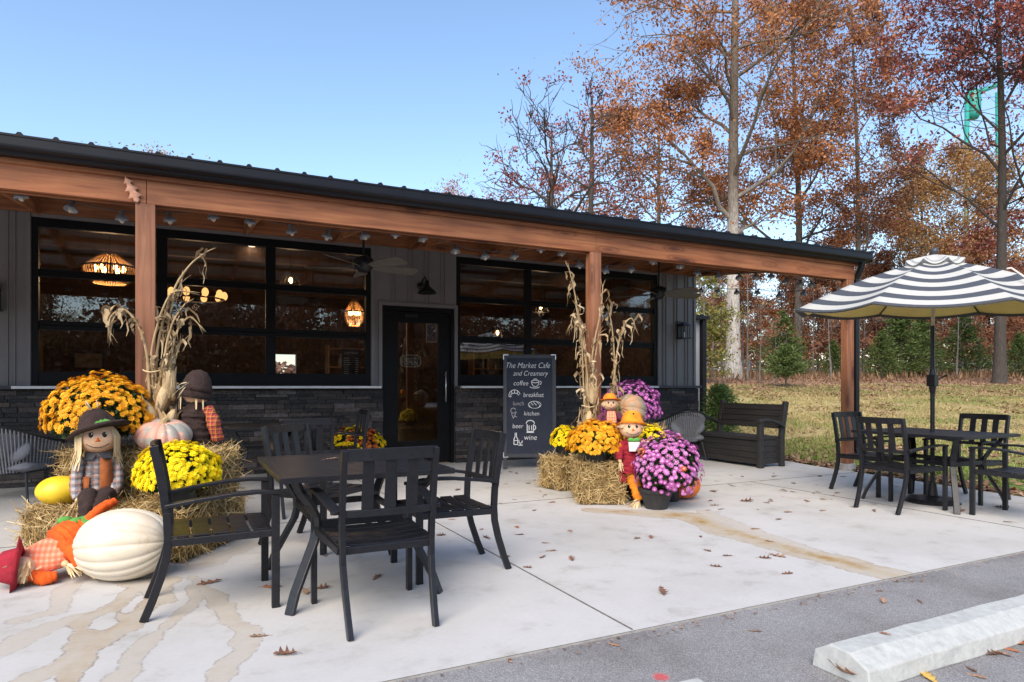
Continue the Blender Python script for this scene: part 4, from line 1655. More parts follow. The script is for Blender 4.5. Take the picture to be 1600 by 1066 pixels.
sgn = emit = pmat("cream_sign_paint", (0.62, 0.60, 0.45), None, 20, 0.7)
q.prism(oval(0.165, 0.095), 0.0, 0.008)
q.build("rim", sgn, OS)
q = MB()
q.prism(oval(0.155, 0.085), -0.003, 0.0)
q.build("plate", pmat("dark_green_plate", (0.03, 0.05, 0.035), None, 20, 0.6), OS)
text_mesh("Come in we're", 0.055, "lettering", sgn, OS, (0, -0.004, 0.022), 0.2, sx=0.75)
text_mesh("OPEN", 0.092, "lettering", sgn, OS, (0, -0.004, -0.058), 0.0, sx=0.95)
q = MB()
q.tube([(-0.12, 0.004, 0.08), (0, 0.004, 0.20), (0.12, 0.004, 0.08)], 0.002, 5)
q.build("cord", sgn, OS)
PO = thing("door_notice", "small notice in a pale border stuck to the upper right of the door glass", "notice", (3.40, YW + 0.054, 2.02))
q = MB()
for a in [(-0.085, 0.085, 0.135, 0.145), (-0.085, 0.085, -0.145, -0.135), (-0.085, -0.075, -0.134, 0.134), (0.075, 0.085, -0.134, 0.134)]:
    q.box(a[0], a[1], 0.0, 0.003, a[2], a[3])
q.build("border", sgn, PO)
q = MB()
q.box(-0.0745, 0.0745, 0.001, 0.003, -0.1345, 0.1345)
q.build("sheet", pmat("slate_blue_sheet", (0.05, 0.055, 0.08), (0.11, 0.12, 0.15), 40, 0.7, stretch=(0.4, 1, 6)), PO)
NB = thing("menu_board", "small black menu board with white lines inside the left window beside the door", "menu board", (2.22, YW + 0.30, 1.33))
q = MB()
q.box(-0.14, 0.14, 0, 0.015, 0.0, 0.42)
q.build("panel", pmat("black_panel", (0.012, 0.014, 0.014), None, 20, 0.6), NB)
q = MB()
for i in range(8):
    w_ = RNG.uniform(0.07, 0.11)
    q.box(-0.11, -0.11 + w_, -0.003, -0.0005, 0.05 + i * 0.033, 0.058 + i * 0.033)
    q.box(0.06, 0.11, -0.003, -0.0005, 0.05 + i * 0.033, 0.058 + i * 0.033)
q.build("menu_lines", sgn, NB)
text_mesh("OUR MENU", 0.05, "lettering", sgn, NB, (0, -0.002, 0.345), 0.0, sx=0.8)

# ------------------------------------------------------------------ lights, fans, festoon
GL = thing("barn_light", "black gooseneck barn light on the siding above the door", "wall light", (3.20, YW - 0.02, 2.72))
q = MB()
q.lathe([(0, 0), (0.055, 0), (0.055, 0.02), (0, 0.02)], 20, Matrix.Rotation(rad(90), 4, 'X'))
q.tube([(0, -0.02, 0.0), (0, -0.12, 0.09), (0, -0.22, 0.10), (0, -0.29, 0.03), (0, -0.30, -0.03)], 0.011, 10)
q.build("arm", M['black'], GL, smooth=True)
q = MB()
q.lathe([(0.03, 0.10), (0.035, 0.03), (0.06, 0.0), (0.125, -0.055), (0.145, -0.085), (0.143, -0.09), (0.115, -0.055), (0.0, -0.02)], 26, Matrix.Translation((0, -0.30, -0.06)))
q.build("shade", M['black'], GL, smooth=True)


def lantern(label, x):
    L = thing("wall_lantern", label, "wall lantern", (x, YW - 0.02, 2.12), 0, "black wall lanterns")
    q = MB()
    q.box(-0.06, 0.06, -0.02, 0.0, -0.04, 0.28)
    q.box(-0.03, 0.03, -0.10, -0.021, 0.19, 0.225)
    q.build("bracket", M['black'], L, bevel=0.003)
    q = MB()
    for sx in (-0.075, 0.075):
        for sy in (-0.20, -0.05):
            q.box(sx - 0.007, sx + 0.007, sy - 0.007, sy + 0.007, -0.03, 0.19)
    q.lathe([(0.0, 0.191), (0.13, 0.191), (0.13, 0.205), (0.05, 0.25), (0.0, 0.255)], 4, Matrix.Translation((0, -0.125, 0)) @ Matrix.Rotation(rad(45), 4, 'Z'))
    q.box(-0.1, 0.1, -0.225, -0.026, -0.05, -0.031)
    q.build("cage", M['black'], L, bevel=0.002)
    q = MB()
    q.tube([(0, -0.125, -0.03), (0, -0.125, 0.07)], 0.018, 10)
    q.build("candle", M['sill'], L)
    return L


lantern("black wall lantern on the siding at the photo's left edge", -2.02)
lantern("black wall lantern on the siding at the right corner of the cafe", 8.24)


def fan(label, loc, rot):
    F = thing("ceiling_fan", label, "ceiling fan", loc, rot, "weathered-blade porch ceiling fans")
    top = zr(loc[1]) - 0.05 - loc[2]
    q = MB()
    q.tube([(0, 0, 0.09), (0, 0, top - 0.06)], 0.014, 10)
    q.lathe([(0.0, top), (0.085, top), (0.08, top - 0.04), (0.04, top - 0.08), (0.0, top - 0.08)], 22)
    q.build("rod", M['black'], F)
    q = MB()
    q.lathe([(0.0, -0.09), (0.05, -0.09), (0.085, -0.06), (0.12, -0.02), (0.13, 0.03), (0.11, 0.08), (0.05, 0.105), (0.0, 0.105)], 26)
    q.build("motor", M['black'], F, smooth=True)
    for k in range(5):
        a = 2 * PI * k / 5
        c_, s_ = math.cos(a), math.sin(a)
        q = MB()
        pr = [(0.12, 0.03), (0.20, 0.06), (0.45, 0.085), (0.66, 0.09), (0.70, 0.06)]
        vs = []
        for r_, w_ in pr:
            for sg in (-1, 1):
                for dz in (-0.004, 0.004):
                    lz = dz - sg * w_ * 0.30 - 0.02
                    vs.append((r_ * c_ - sg * w_ * s_, r_ * s_ + sg * w_ * c_, lz))
        fs = []
        for i in range(len(pr) - 1):
            o = 4 * i
            fs += [(o, o + 4, o + 6, o + 2), (o + 1, o + 3, o + 7, o + 5), (o, o + 1, o + 5, o + 4), (o + 2, o + 6, o + 7, o + 3)]
        fs += [(0, 2, 3, 1), (16, 17, 19, 18)]
        q.add(vs, fs)
        q.build("blade", M['fan_wood'], F)
    return F


fan("porch ceiling fan in front of the siding over the cafe door", (1.92, 7.9, 2.66), rad(8))
fan("porch ceiling fan in front of the right-hand window's far end", (6.40, 7.9, 2.60), rad(-8))

# festoon of shaded bulbs along the beam, turning the corner at the gable end
FS = thing("string_lights", "string of grey shaded bulbs swagged under the porch beam", "string lights", (0, 6.6, 2.8))
row = [(30, 305), (113, 325), (190, 340), (264, 342), (332, 338), (391, 346), (454, 361), (513, 369), (568, 369), (618, 366), (659, 373), (711, 392),
       (757, 401), (802, 401), (845, 390), (876, 396), (905, 415), (947, 424), (986, 422), (1022, 410), (1063, 417), (1091, 428), (1123, 433), (1155, 435),
       (1181, 434), (1205, 433), (1228, 441), (1250, 446), (1268, 447)]
FY = 6.56


def onplane(px, py, y):
    X = (px - 800) / 1026
    Z = y / (-X * SN + CS)
    return Vector((Z * (X * CS + SN), y, EYE + (603 - py) / 1026 * Z))


lamps = [onplane(px, py - 5, FY) for px, py in row]
lamps.insert(0, lamps[0] + Vector((-0.5, 0, 0.03)))
ends = [(8.40, 6.95, 2.62), (8.38, 7.40, 2.66), (8.40, 7.85, 2.76), (8.38, 8.3, 2.82), (8.40, 8.75, 2.90), (8.38, 9.15, 2.96)]
lamps += [Vector(e) for e in ends]
base = Vector((0, 6.6, 2.8))
q = MB()
pts = []
for i in range(len(lamps) - 1):
    a, b_ = lamps[i], lamps[i + 1]
    for k in range(4):
        t = k / 4
        pts.append(a.lerp(b_, t) + Vector((0, 0, 0.03 - 0.012 * math.sin(PI * t))) - base)
pts.append(lamps[-1] + Vector((0, 0, 0.03)) - base)
q.tube(pts, 0.006, 5)
q.build("cable", M['cable'], FS)
sh = MB()
sh.lathe([(0.014, 0.035), (0.018, 0.0), (0.038, -0.014), (0.051, -0.036), (0.053, -0.052), (0.049, -0.052), (0.042, -0.034), (0.0, -0.012)], 18)
sh0 = sh.build("lamp_shade", M['shade_grey'], FS, smooth=True)
bb = MB()
bb.ball((0, 0, -0.048), (0.022, 0.022, 0.030), 12, 8)
bb.build("bulb", M['bulb'], sh0, smooth=True)
for i, l in enumerate(lamps):
    o = sh0 if i == 0 else copy_tree(sh0, parent=FS)
    o.location = l - base
    o.rotation_euler = (RNG.uniform(-.25, .25), RNG.uniform(-.3, .3), 0)

# lamps in the room
CH = thing("bead_chandelier", "wide warm beaded chandelier glowing behind the leftmost window", "chandelier", (-0.98, 11.0, 2.90))


def bead_lamp(t, R, H, nb):
    q = MB()
    for k in range(nb):
        a = 2 * PI * k / nb
        q.tube([(R * math.cos(a), R * math.sin(a), 0.0), (R * 0.93 * math.cos(a), R * 0.93 * math.sin(a), -H * 0.35), (R * 0.6 * math.cos(a), R * 0.6 * math.sin(a), -H * 0.55)], 0.010, 5)
        q.tube([(R * math.cos(a), R * math.sin(a), 0.0), (R * 0.25 * math.cos(a), R * 0.25 * math.sin(a), H * 0.5)], 0.008, 5)
    q.build("beads", M['bead'], t)
    q = MB()
    q.tube([(R * math.cos(2 * PI * k / 24), R * math.sin(2 * PI * k / 24), 0) for k in range(25)], 0.014, 6)
    q.tube([(0, 0, H * 0.4), (0, 0, 3.46 - t.location.z)], 0.008, 6)
    q.build("frame", M['black'], t)
    q = MB()
    for k in range(6):
        a = 2 * PI * k / 6
        q.ball((R * 0.5 * math.cos(a), R * 0.5 * math.sin(a), -0.02), (0.03, 0.03, 0.05), 10, 6)
    q.build("bulb", M['warm'], t, smooth=True)


bead_lamp(CH, 0.34, 0.42, 48)
CH2 = thing("bead_pendant", "small warm beaded pendant glowing at the right end of the left window", "pendant lamp", (2.98, 13.0, 2.66))
bead_lamp(CH2, 0.19, 0.5, 30)
RC = thing("ring_chandelier", "ring chandelier of glowing glass shades behind the left window", "chandelier", (0.135, 11.6, 2.58))
q = MB()
q.tube([(0.42 * math.cos(2 * PI * k / 28), 0.42 * math.sin(2 * PI * k / 28), 0.0) for k in range(29)], 0.014, 6)
for k in range(4):
    a = 2 * PI * k / 4 + 0.4
    q.tube([(0.42 * math.cos(a), 0.42 * math.sin(a), 0), (0.03 * math.cos(a), 0.03 * math.sin(a), 0.6)], 0.007, 5)
q.tube([(0, 0, 0.58), (0, 0, 0.88)], 0.008, 6)
q.build("ring", M['black'], RC)
q = MB()
for k in range(10):
    a = 2 * PI * k / 10
    q.ball((0.42 * math.cos(a), 0.42 * math.sin(a), 0.07), (0.05, 0.05, 0.07), 12, 8)
q.build("glass_shades", M['warm_soft'], RC, smooth=True)


def pendant(label, loc, R, lit=True):
    t = thing("cage_pendant", label, "pendant lamp", loc, 0, "small pendant lamps in the cafe")
    q = MB()
    for k in range(14):
        a = 2 * PI * k / 14
        q.tube([(R * math.cos(a), R * math.sin(a), -0.1), (R * 0.4 * math.cos(a), R * 0.4 * math.sin(a), 0.14)], 0.004, 5)
    q.tube([(R * math.cos(2 * PI * k / 20), R * math.sin(2 * PI * k / 20), -0.1) for k in range(21)], 0.006, 5)
    q.tube([(0, 0, 0.14), (0, 0, 3.46 - loc[2])], 0.006, 5)
    q.tube([(0, 0, 0.06), (0, 0, 0.15)], 0.03, 8)
    q.build("cage", M['black'], t)
    q = MB()
    q.ball((0, 0, 0.0), (0.03, 0.03, 0.05), 10, 8)
    q.build("bulb", M['warm'], t, smooth=True)


pendant("lit cage pendant behind the third pane column of the left window", (1.53, 11.2, 2.92), 0.2)
pendant("lit cage pendant high behind the first panes of the right window", (6.35, 11.5, 2.78), 0.17)
pendant("lit cage pendant low behind the umbrella's reflection in the right window", (6.1, 13.0, 2.36), 0.11)
PD = thing("dark_pendant", "unlit dark bell pendant below the beaded chandelier", "pendant lamp", (-0.93, 12.0, 2.42))
q = MB()
q.lathe([(0.02, 0.2), (0.03, 0.1), (0.11, -0.05), (0.105, -0.06), (0.0, 0.02)], 20)
q.tube([(0, 0, 0.18), (0, 0, 1.04)], 0.006, 5)
q.build("bell", M['black'], PD, smooth=True)
for (x, y) in [(-1.2, 12.4), (0.75, 12.2), (0.55, 10.7), (0.95, 11.3), (2.0, 10.6), (5.8, 10.6), (6.9, 11.0), (4.9, 12.6)]:
    q = MB()
    q.lathe([(0.0, -0.004), (0.075, -0.004), (0.085, -0.012), (0.0, -0.012)], 18)
    o = q.build("recessed_light", M['can'])
    o.location = (x, y, 3.462)
    tag(o, "round recessed ceiling light shining inside the cafe", "ceiling light", "recessed ceiling lights in the cafe")



def glow(name, loc, w, r=.06):
    """the light of a lamp that the photograph shows lit"""
    l_ = bpy.data.lights.new(name, 'POINT')
    l_.energy = w
    l_.color = (1.0, .66, .34)
    l_.shadow_soft_size = r
    o = bpy.data.objects.new(name, l_)
    COL.objects.link(o)
    o.location = loc


glow("chandelier_light", (-.98, 11.0, 2.70), 20)
glow("ring_chandelier_light", (.135, 11.6, 2.45), 18)
glow("bead_pendant_light", (2.98, 13.0, 2.45), 14)
glow("pendant_light", (1.53, 11.2, 2.78), 7)
glow("pendant_light", (6.35, 11.5, 2.64), 9)
glow("pendant_light", (6.1, 13.0, 2.22), 8)
fr_m = pmat("pale_print_paper", (.34, .31, .26), (.16, .14, .12), 9, .7)
for (x, z, w_, h_, lab) in [(4.6, 1.75, .42, .55, "small framed print low on the cafe's back wall behind the right window"), (9.2 - 1.4, 1.7, .5, .6, "framed print at the far right of the cafe's back wall"), (6.3, 1.78, .36, .46, "framed print in the middle of the cafe's back wall"), (-1.9, 1.75, .6, .4, "wide framed print on the cafe's back wall behind the left window")]:
    t = thing("picture_frame", lab, "picture", (x, 16.95, z), 0, "framed prints inside the cafe")
    q = MB()
    q.box(-w_ / 2, w_ / 2, -.03, 0, -h_ / 2, h_ / 2)
    q.build("frame", M['black'], t, bevel=.004)
    q = MB()
    q.box(-w_ / 2 + .05, w_ / 2 - .05, -.035, -.031, -h_ / 2 + .05, h_ / 2 - .05)
    q.build("print", fr_m, t)
for (x, lab) in [(-3.2, "tall dark shelf unit inside the cafe at the left"), (3.6, "tall dark shelf unit inside the cafe seen through the door"), (7.3, "tall dark shelf unit inside the cafe at the right")]:
    t = thing("shelf_unit", lab, "shelves", (x, 15.9, .012))
    q = MB()
    for sx in (-.6, .6):
        q.box(sx - .02, sx + .02, -.18, .18, 0, 2.15)
    q.build("upright", M['bead'], t)
    for z in (.3, .75, 1.2, 1.62, 2.05):
        q = MB()
        q.box(-.578, .578, -.18, .18, z, z + .03)
        q.build("shelf", M['bead'], t)
    for z in (1.23, 1.65):
        x_ = -.5
        while x_ < .48:
            q = MB()
            h_ = RNG.uniform(.12, .3)
            r_ = RNG.uniform(.03, .06)
            q.lathe([(0, 0), (r_, 0), (r_, h_ * .7), (r_ * .5, h_ * .85), (r_ * .5, h_), (0, h_)], 12)
            o = q.build("jar", RNG.choice([M['cap_stone'], M['bead'], fr_m, M['shade_grey']]), None)
            o.location = (x + x_, 15.9 + RNG.uniform(-.05, .05), .012 + z)
            tag(o, "small jar or bottle on a shelf inside the cafe", "jar", "jars on the shelves inside the cafe")
            x_ += RNG.uniform(.13, .26)
BC = thing("bar_counter", "dark panelled bar counter dimly seen inside the cafe", "counter", (1.2, 14.0, 0.012))
q = MB()
q.box(-4.5, 0.2, -0.3, 0.3, 0, 1.04)
q.build("front", M['inner_wall'], BC)
q = MB()
q.box(-4.6, 0.3, -0.42, 0.36, 1.045, 1.10)
q.build("top", M['bead'], BC, bevel=0.005)

# ================================================================== HARVEST DISPLAYS
def hay_bale(label, loc, rz, L=1.1, W=0.45, H=0.36, n=3600, group="straw bales of the harvest displays"):
    t = thing("hay_bale", label, "hay bale", loc, rz, group)
    core = MB()
    nx, ny, nz = 14, 7, 6
    vs, fs, idx = [], [], {}

    def vid(i, j, k):
        key = (i, j, k)
        if key not in idx:
            p_ = Vector(((i / nx - .5) * (L - .03), (j / ny - .5) * (W - .03), .008 + k / nz * (H - .03)))
            d = mnoise.noise_vector(p_ * 9 + Vector((loc[0], loc[1], 0))) * 0.018
            if k == 0:
                d.z = max(d.z, -.004)
            # rounded shoulders and a slight waist where the twine bites
            cx = abs(i / nx - .5) * 2
            p_.y *= 1 - .05 * cx ** 6
            p_.z -= .03 * cx ** 8 * (k / nz)
            idx[key] = len(vs)
            vs.append(p_ + d)
        return idx[key]
    for i in range(nx):
        for j in range(ny):
            fs.append((vid(i, j, 0), vid(i, j + 1, 0), vid(i + 1, j + 1, 0), vid(i + 1, j, 0)))
            fs.append((vid(i, j, nz), vid(i + 1, j, nz), vid(i + 1, j + 1, nz), vid(i, j + 1, nz)))
    for i in range(nx):
        for k in range(nz):
            fs.append((vid(i, 0, k), vid(i + 1, 0, k), vid(i + 1, 0, k + 1), vid(i, 0, k + 1)))
            fs.append((vid(i, ny, k), vid(i, ny, k + 1), vid(i + 1, ny, k + 1), vid(i + 1, ny, k)))
    for j in range(ny):
        for k in range(nz):
            fs.append((vid(0, j, k), vid(0, j, k + 1), vid(0, j + 1, k + 1), vid(0, j + 1, k)))
            fs.append((vid(nx, j, k), vid(nx, j + 1, k), vid(nx, j + 1, k + 1), vid(nx, j, k + 1)))
    core.add(vs, fs)
    core.build("bale_body", M['hay_core'], t, smooth=True)
    # strands over every face
    area = np.array([L * W, L * H, L * H, W * H, W * H])
    face_i = NPR.choice(5, n, p=area / area.sum())
    u, v = NPR.random(n) - .5, NPR.random(n) - .5
    c = np.zeros((n, 3))
    nrm = np.zeros((n, 3))
    for f, (cc, nn) in enumerate([
        (lambda u, v: (u * L, v * W, np.full_like(u, H - .012)), (0, 0, 1)),
        (lambda u, v: (u * L, np.full_like(u, -W / 2 + .008), (v + .5) * (H - .02) + .012), (0, -1, 0)),
        (lambda u, v: (u * L, np.full_like(u, W / 2 - .008), (v + .5) * (H - .02) + .012), (0, 1, 0)),
        (lambda u, v: (np.full_like(u, -L / 2 + .008), u * W, (v + .5) * (H - .02) + .012), (-1, 0, 0)),
        (lambda u, v: (np.full_like(u, L / 2 - .008), u * W, (v + .5) * (H - .02) + .012), (1, 0, 0))]):
        s_ = face_i == f
        x, y, z = cc(u[s_], v[s_])
        c[s_, 0], c[s_, 1], c[s_, 2] = x, y, z
        nrm[s_] = nn
    tang = np.cross(nrm, rnd_dirs(n))
    tang /= np.linalg.norm(tang, axis=1)[:, None]
    out = np.abs(NPR.normal(0, .30, n))
    edge = np.maximum(np.abs(c[:, 0]) / (L / 2), np.maximum(np.abs(c[:, 1]) / (W / 2), c[:, 2] / H))
    wild = NPR.random(n) < .06
    out = np.where(wild, out + .7, out)
    d = tang + nrm * out[:, None]
    d /= np.linalg.norm(d, axis=1)[:, None]
    ln = NPR.uniform(.022, .072, n) * np.where(wild, 1.25, 1)
    a = d * ln[:, None]
    c = c + a * np.where(out > .25, .75, .2)[:, None] + nrm * .004
    low = c[:, 2] - np.abs(a[:, 2]) < .004
    c[low, 2] = np.abs(a[low, 2]) + .004
    w = perp(d) * NPR.uniform(.0016, .0036, n)[:, None]
    kite_mesh("straw", c, a, w, M['straw'], t, square=True)
    tw = MB()
    for x in (-L * .24, L * .24):
        tw.tube([(x, -W / 2 - .004, .02), (x, -W / 2 - .006, H - .01), (x, 0, H + .002), (x, W / 2 + .006, H - .01), (x, W / 2 + .004, .02)], .003, 5)
    tw.build("twine", M['cable'], t)
    return t


HB = rad(-33)
e1, e2 = Vector((math.cos(HB), math.sin(HB), 0)), Vector((-math.sin(HB), math.cos(HB), 0))
FRc = Vector((-0.03, 4.95, 0))


def hb(u, v, z=0):      # u: distance left along the front face from its right corner, v: back from the front face
    p_ = FRc - e1 * u + e2 * v
    return (p_.x, p_.y, z)


hay_bale("straw bale on the ground behind the white pumpkin, front of the left display", hb(.60, .215), HB, 1.20, .43, .35, 5200)
hay_bale("straw bale on the ground hidden behind the front one of the left display", hb(.60, .64), HB, 1.20, .41, .35, 3000)
hay_bale("straw bale raised on the second tier behind the seated scarecrow", hb(.68, .65, .352), HB, 1.24, .41, .35, 5000)
# right display
HB2 = rad(62)
hay_bale("straw bale with its end towards us under the orange mums, right display", (3.93, 5.87, 0), HB2, .80, .46, .42, 4600)
hay_bale("straw bale left of the second porch post below the small yellow mum", (4.08, 6.66, 0), rad(8), .62, .42, .37, 2400)
hay_bale("straw bale on the ground right of the second porch post, mostly covered by flowers", (4.72, 6.10, 0), rad(18), .74, .46, .40, 2000)
hay_bale("straw bale on the upper tier below the buff grey pumpkin", (4.58, 6.10, .402), rad(22), .60, .42, .32, 3200)
hay_bale("straw bale standing behind the second porch post under the purple mums", (4.96, 6.80, 0), rad(10), .74, .40, .56, 1600)


def pumpkin(label, loc, s, mat, ribs=14, depth=.10, stem=True, tilt=None, rz=0., top_dip=.18, stem_len=.06):
    """s = semi-axes; the axis of the fruit is local z, tilt = (axis name, angle)"""
    t = thing("pumpkin", label, "pumpkin", loc, rz)
    m_ = Matrix.Identity(4)
    if tilt:
        m_ = Matrix.Rotation(tilt[1], 4, tilt[0])
    b_ = MB()
    sd_ = RNG.uniform(0, 99)

    def fn(q, tt):
        st_ = math.sin(tt)
        g_ = abs(math.cos((q + .085 * math.sin(2 * q + sd_) + .05 * math.sin(5 * q + 2 * sd_)) * ribs / 2)) ** .55
        dip = 1 - top_dip * (math.exp(-(tt / .42) ** 2) + .8 * math.exp(-((PI - tt) / .42) ** 2))
        return (1 - depth * (1 - g_) * st_ ** .6) * dip * (1 + .035 * mnoise.noise(Vector((math.cos(q) * 1.2, math.sin(q) * 1.2, tt + sd_))))
    b_.ball((0, 0, 0), s, ribs * 10, 28, m_, fn)
    b_.build("rind", mat, t, smooth=True)
    if stem:
        k = MB()
        zt = s[2] * (1 - top_dip)
        L = stem_len
        r_ = min(s[0], .3) * .13
        pts = [m_ @ Vector((0, 0, zt - .012)), m_ @ Vector((.003, 0, zt + L * .35)), m_ @ Vector((.012, .004, zt + L * .7)), m_ @ Vector((.03, .01, zt + L))]
        k.tube(pts, [r_ * 1.5, r_, r_ * .85, r_ * 1.0], 7)
        k.build("stem", M['stem'], t)
    return t


pumpkin("huge cream white pumpkin lying on its side on the concrete", (-.345, 4.715, .216), (.222, .215, .29), M['pk_white'], 16, .05, True, ('Y', rad(86)), rad(-22), .10, .07)
pumpkin("pink and grey ribbed pumpkin on the upper bale of the left display", (-.155, 5.78, .815), (.205, .205, .13), M['pk_pink'], 12, .13, True, ('X', rad(14)), 0, .2, .035)
pumpkin("smooth yellow squash on the front bale of the left display", hb(1.03, .16, .452), (.15, .125, .105), M['pk_yellow'], 10, .015, False, None, .4, .03)
pumpkin("buff grey pumpkin on its side atop the right display", (4.43, 5.98, .915), (.20, .195, .175), M['pk_buff'], 12, .12, True, ('Y', rad(-72)), rad(10), .18, .05)
pumpkin("orange pumpkin on the ground half hidden behind the purple mums", (4.72, 5.44, .155), (.19, .19, .155), M['pk_orange'], 12, .09)


# ------------------------------------------------------------------ chrysanthemums
def mum(label, loc, R_, H_, zc, pot, petal, heart, n, fs=.030, layers=2, lean=(0, 0), mix=None, leafy=.0, spill=0.0, name="potted_mum", rz=None):
    """R_ radius, H_ height above the widest ring, zc height of that ring; pot = (r_top, r_bottom, height, material)"""
    t = thing(name, label, "mum plant", loc, RNG.uniform(0, 6) if rz is None else rz, "potted chrysanthemums")
    rt, rb, ph, pm = pot
    p_ = MB()
    p_.lathe([(0, 0), (rb, 0), (rb * 1.02, .01), (rt * .95, ph * .80), (rt * 1.06, ph * .82), (rt * 1.08, ph), (rt * .96, ph), (rt * .94, ph * .9), (0, ph * .88)], 28)
    p_.build("pot", pm, t)
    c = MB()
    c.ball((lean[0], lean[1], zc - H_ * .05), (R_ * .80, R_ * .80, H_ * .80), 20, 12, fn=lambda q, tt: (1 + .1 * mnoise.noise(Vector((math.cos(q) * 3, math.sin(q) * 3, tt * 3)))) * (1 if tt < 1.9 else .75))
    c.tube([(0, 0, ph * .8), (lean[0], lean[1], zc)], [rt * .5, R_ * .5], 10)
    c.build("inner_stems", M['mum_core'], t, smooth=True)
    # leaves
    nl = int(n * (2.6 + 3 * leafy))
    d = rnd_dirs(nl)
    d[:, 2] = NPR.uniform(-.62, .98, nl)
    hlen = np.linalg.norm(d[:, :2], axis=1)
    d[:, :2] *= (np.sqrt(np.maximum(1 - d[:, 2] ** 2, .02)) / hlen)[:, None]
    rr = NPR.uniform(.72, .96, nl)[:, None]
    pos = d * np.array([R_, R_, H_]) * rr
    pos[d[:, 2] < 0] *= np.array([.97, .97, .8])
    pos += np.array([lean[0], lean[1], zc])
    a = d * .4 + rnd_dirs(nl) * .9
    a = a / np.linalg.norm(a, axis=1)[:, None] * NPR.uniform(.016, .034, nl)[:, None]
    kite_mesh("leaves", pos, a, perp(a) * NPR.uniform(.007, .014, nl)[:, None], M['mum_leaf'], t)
    # blossoms: cupped rosettes of petals, each its own little bowl with a darker heart
    b_ = MB()
    mats = [petal, heart] + ([mix[0]] if mix else [])
    ga = PI * (3 - math.sqrt(5))
    for i in range(n):
        lo = -.30 - spill
        z = 1 - (i + .5) / n * (1 - lo)
        z += RNG.uniform(-.04, .04)
        z = max(lo, min(.995, z))
        q = i * ga + RNG.uniform(-.18, .18)
        if leafy and RNG.random() < leafy * max(0, .35 - z):
            continue
        s_ = math.sqrt(1 - z * z)
        nrm = Vector((s_ * math.cos(q), s_ * math.sin(q), z))
        if RNG.random() < .05:
            continue
        bumpy = 1 + .17 * mnoise.noise(nrm * 2.3 + Vector((loc[0] * 3, loc[1], 0)))
        k = RNG.uniform(.95, 1.05) * bumpy
        pc = Vector((nrm.x * R_ * k + lean[0], nrm.y * R_ * k + lean[1], zc + nrm.z * H_ * k))
        up = (nrm + Vector((0, 0, .35)) + Vector((RNG.uniform(-.3, .3), RNG.uniform(-.3, .3), RNG.uniform(-.2, .2)))).normalized()
        ax = up.orthogonal().normalized()
        ay = up.cross(ax)
        f = fs * (RNG.uniform(.35, .55) if RNG.random() < .10 else RNG.uniform(.75, 1.18))
        off = RNG.uniform(0, 1)
        b_.cur = 0
        if mix and mnoise.noise(nrm * mix[1] + Vector((5, 3, loc[0]))) > mix[2]:
            b_.cur = 2
        for L in range(layers):
            np_ = 9 - 2 * L
            rad_ = f * (1 - .36 * L)
            lift = f * (.10 + .32 * L)
            vs = [pc + up * (f * .02 + L * .003)]
            for j in range(np_ * 2):
                th = off + L * .4 + PI * j / np_
                rj = rad_ * (1.0 if j % 2 == 0 else .66)
                vs.append(pc + (ax * math.cos(th) + ay * math.sin(th)) * rj + up * (lift * (1.0 if j % 2 == 0 else .75)))
            b_.add(vs, [(0, 1 + j, 1 + (j + 1) % (np_ * 2)) for j in range(np_ * 2)])
        b_.cur = 1
        hr = f * .30
        vs = [pc + up * f * .34] + [pc + (ax * math.cos(PI * j / 3) + ay * math.sin(PI * j / 3)) * hr + up * f * .22 for j in range(6)]
        b_.add(vs, [(0, 1 + j, 1 + (j + 1) % 6) for j in range(6)])
    b_.build("blossoms", mats, t)
    return t


mum("big amber mum on the upper bale behind the seated scarecrow", (-.60, 6.03, .70), .375, .32, .26, (.15, .11, .20, M['pot']), M['p_amber'], M['p_heart_y'], 900, .028, 2)
mum("bright yellow mum in a black pot on the front bale of the left display", (-.045, 5.13, .352), .265, .215, .235, (.115, .085, .165, M['pot']), M['p_yellow'], M['p_heart_yy'], 720, .026, 2)
mum("yellow and rust mum on the ground left of the cafe door", (2.13, 9.15, 0), .36, .29, .34, (.14, .10, .22, M['pot']), M['p_yellow'], M['p_heart_y'], 520, .033, 2, mix=(M['p_rust'], 1.6, .02), leafy=.2)
mum("golden orange mum on the end of the straw bale, right display", (3.80, 5.70, .425), .285, .225, .185, (.17, .14, .10, M['pot']), M['p_orange'], M['p_heart_y'], 760, .027, 2)
mum("pink purple mum spilling from a charcoal pot on the ground", (4.13, 5.14, 0), .315, .335, .385, (.165, .105, .20, M['pot_grey']), M['p_purple'], M['p_heart'], 760, .029, 2, lean=(.10, -.04), mix=(M['p_rust'], 2.6, .52), leafy=.75, spill=.38, rz=0)
mum("violet mum at the back of the right display below the window", (5.04, 6.78, .565), .36, .31, .38, (.15, .11, .28, M['pot']), M['p_violet'], M['p_heart'], 700, .030, 2, spill=.2)
mum("small yellow mum half hidden by the corn stalks left of the second post", (3.985, 6.62, .40), .17, .16, .165, (.09, .07, .12, M['pot']), M['p_yellow'], M['p_heart_y'], 260, .026)
mum("yellow mum showing between the red scarecrow and the purple mum", (4.42, 5.66, .0), .24, .22, .56, (.13, .10, .42, M['pot']), M['p_yellow'], M['p_heart_yy'], 380, .027)
mum("yellow mum peeping out right behind the purple mum", (4.53, 5.42, .0), .23, .23, .42, (.12, .09, .30, M['pot']), M['p_yellow'], M['p_heart_yy'], 360, .027, leafy=.3, spill=.3)
mum("rust red mum between the red scarecrow and the purple mum", (4.17, 5.48, .0), .17, .17, .44, (.10, .08, .33, M['pot']), M['p_rust'], M['p_heart_y'], 260, .026, spill=.3)


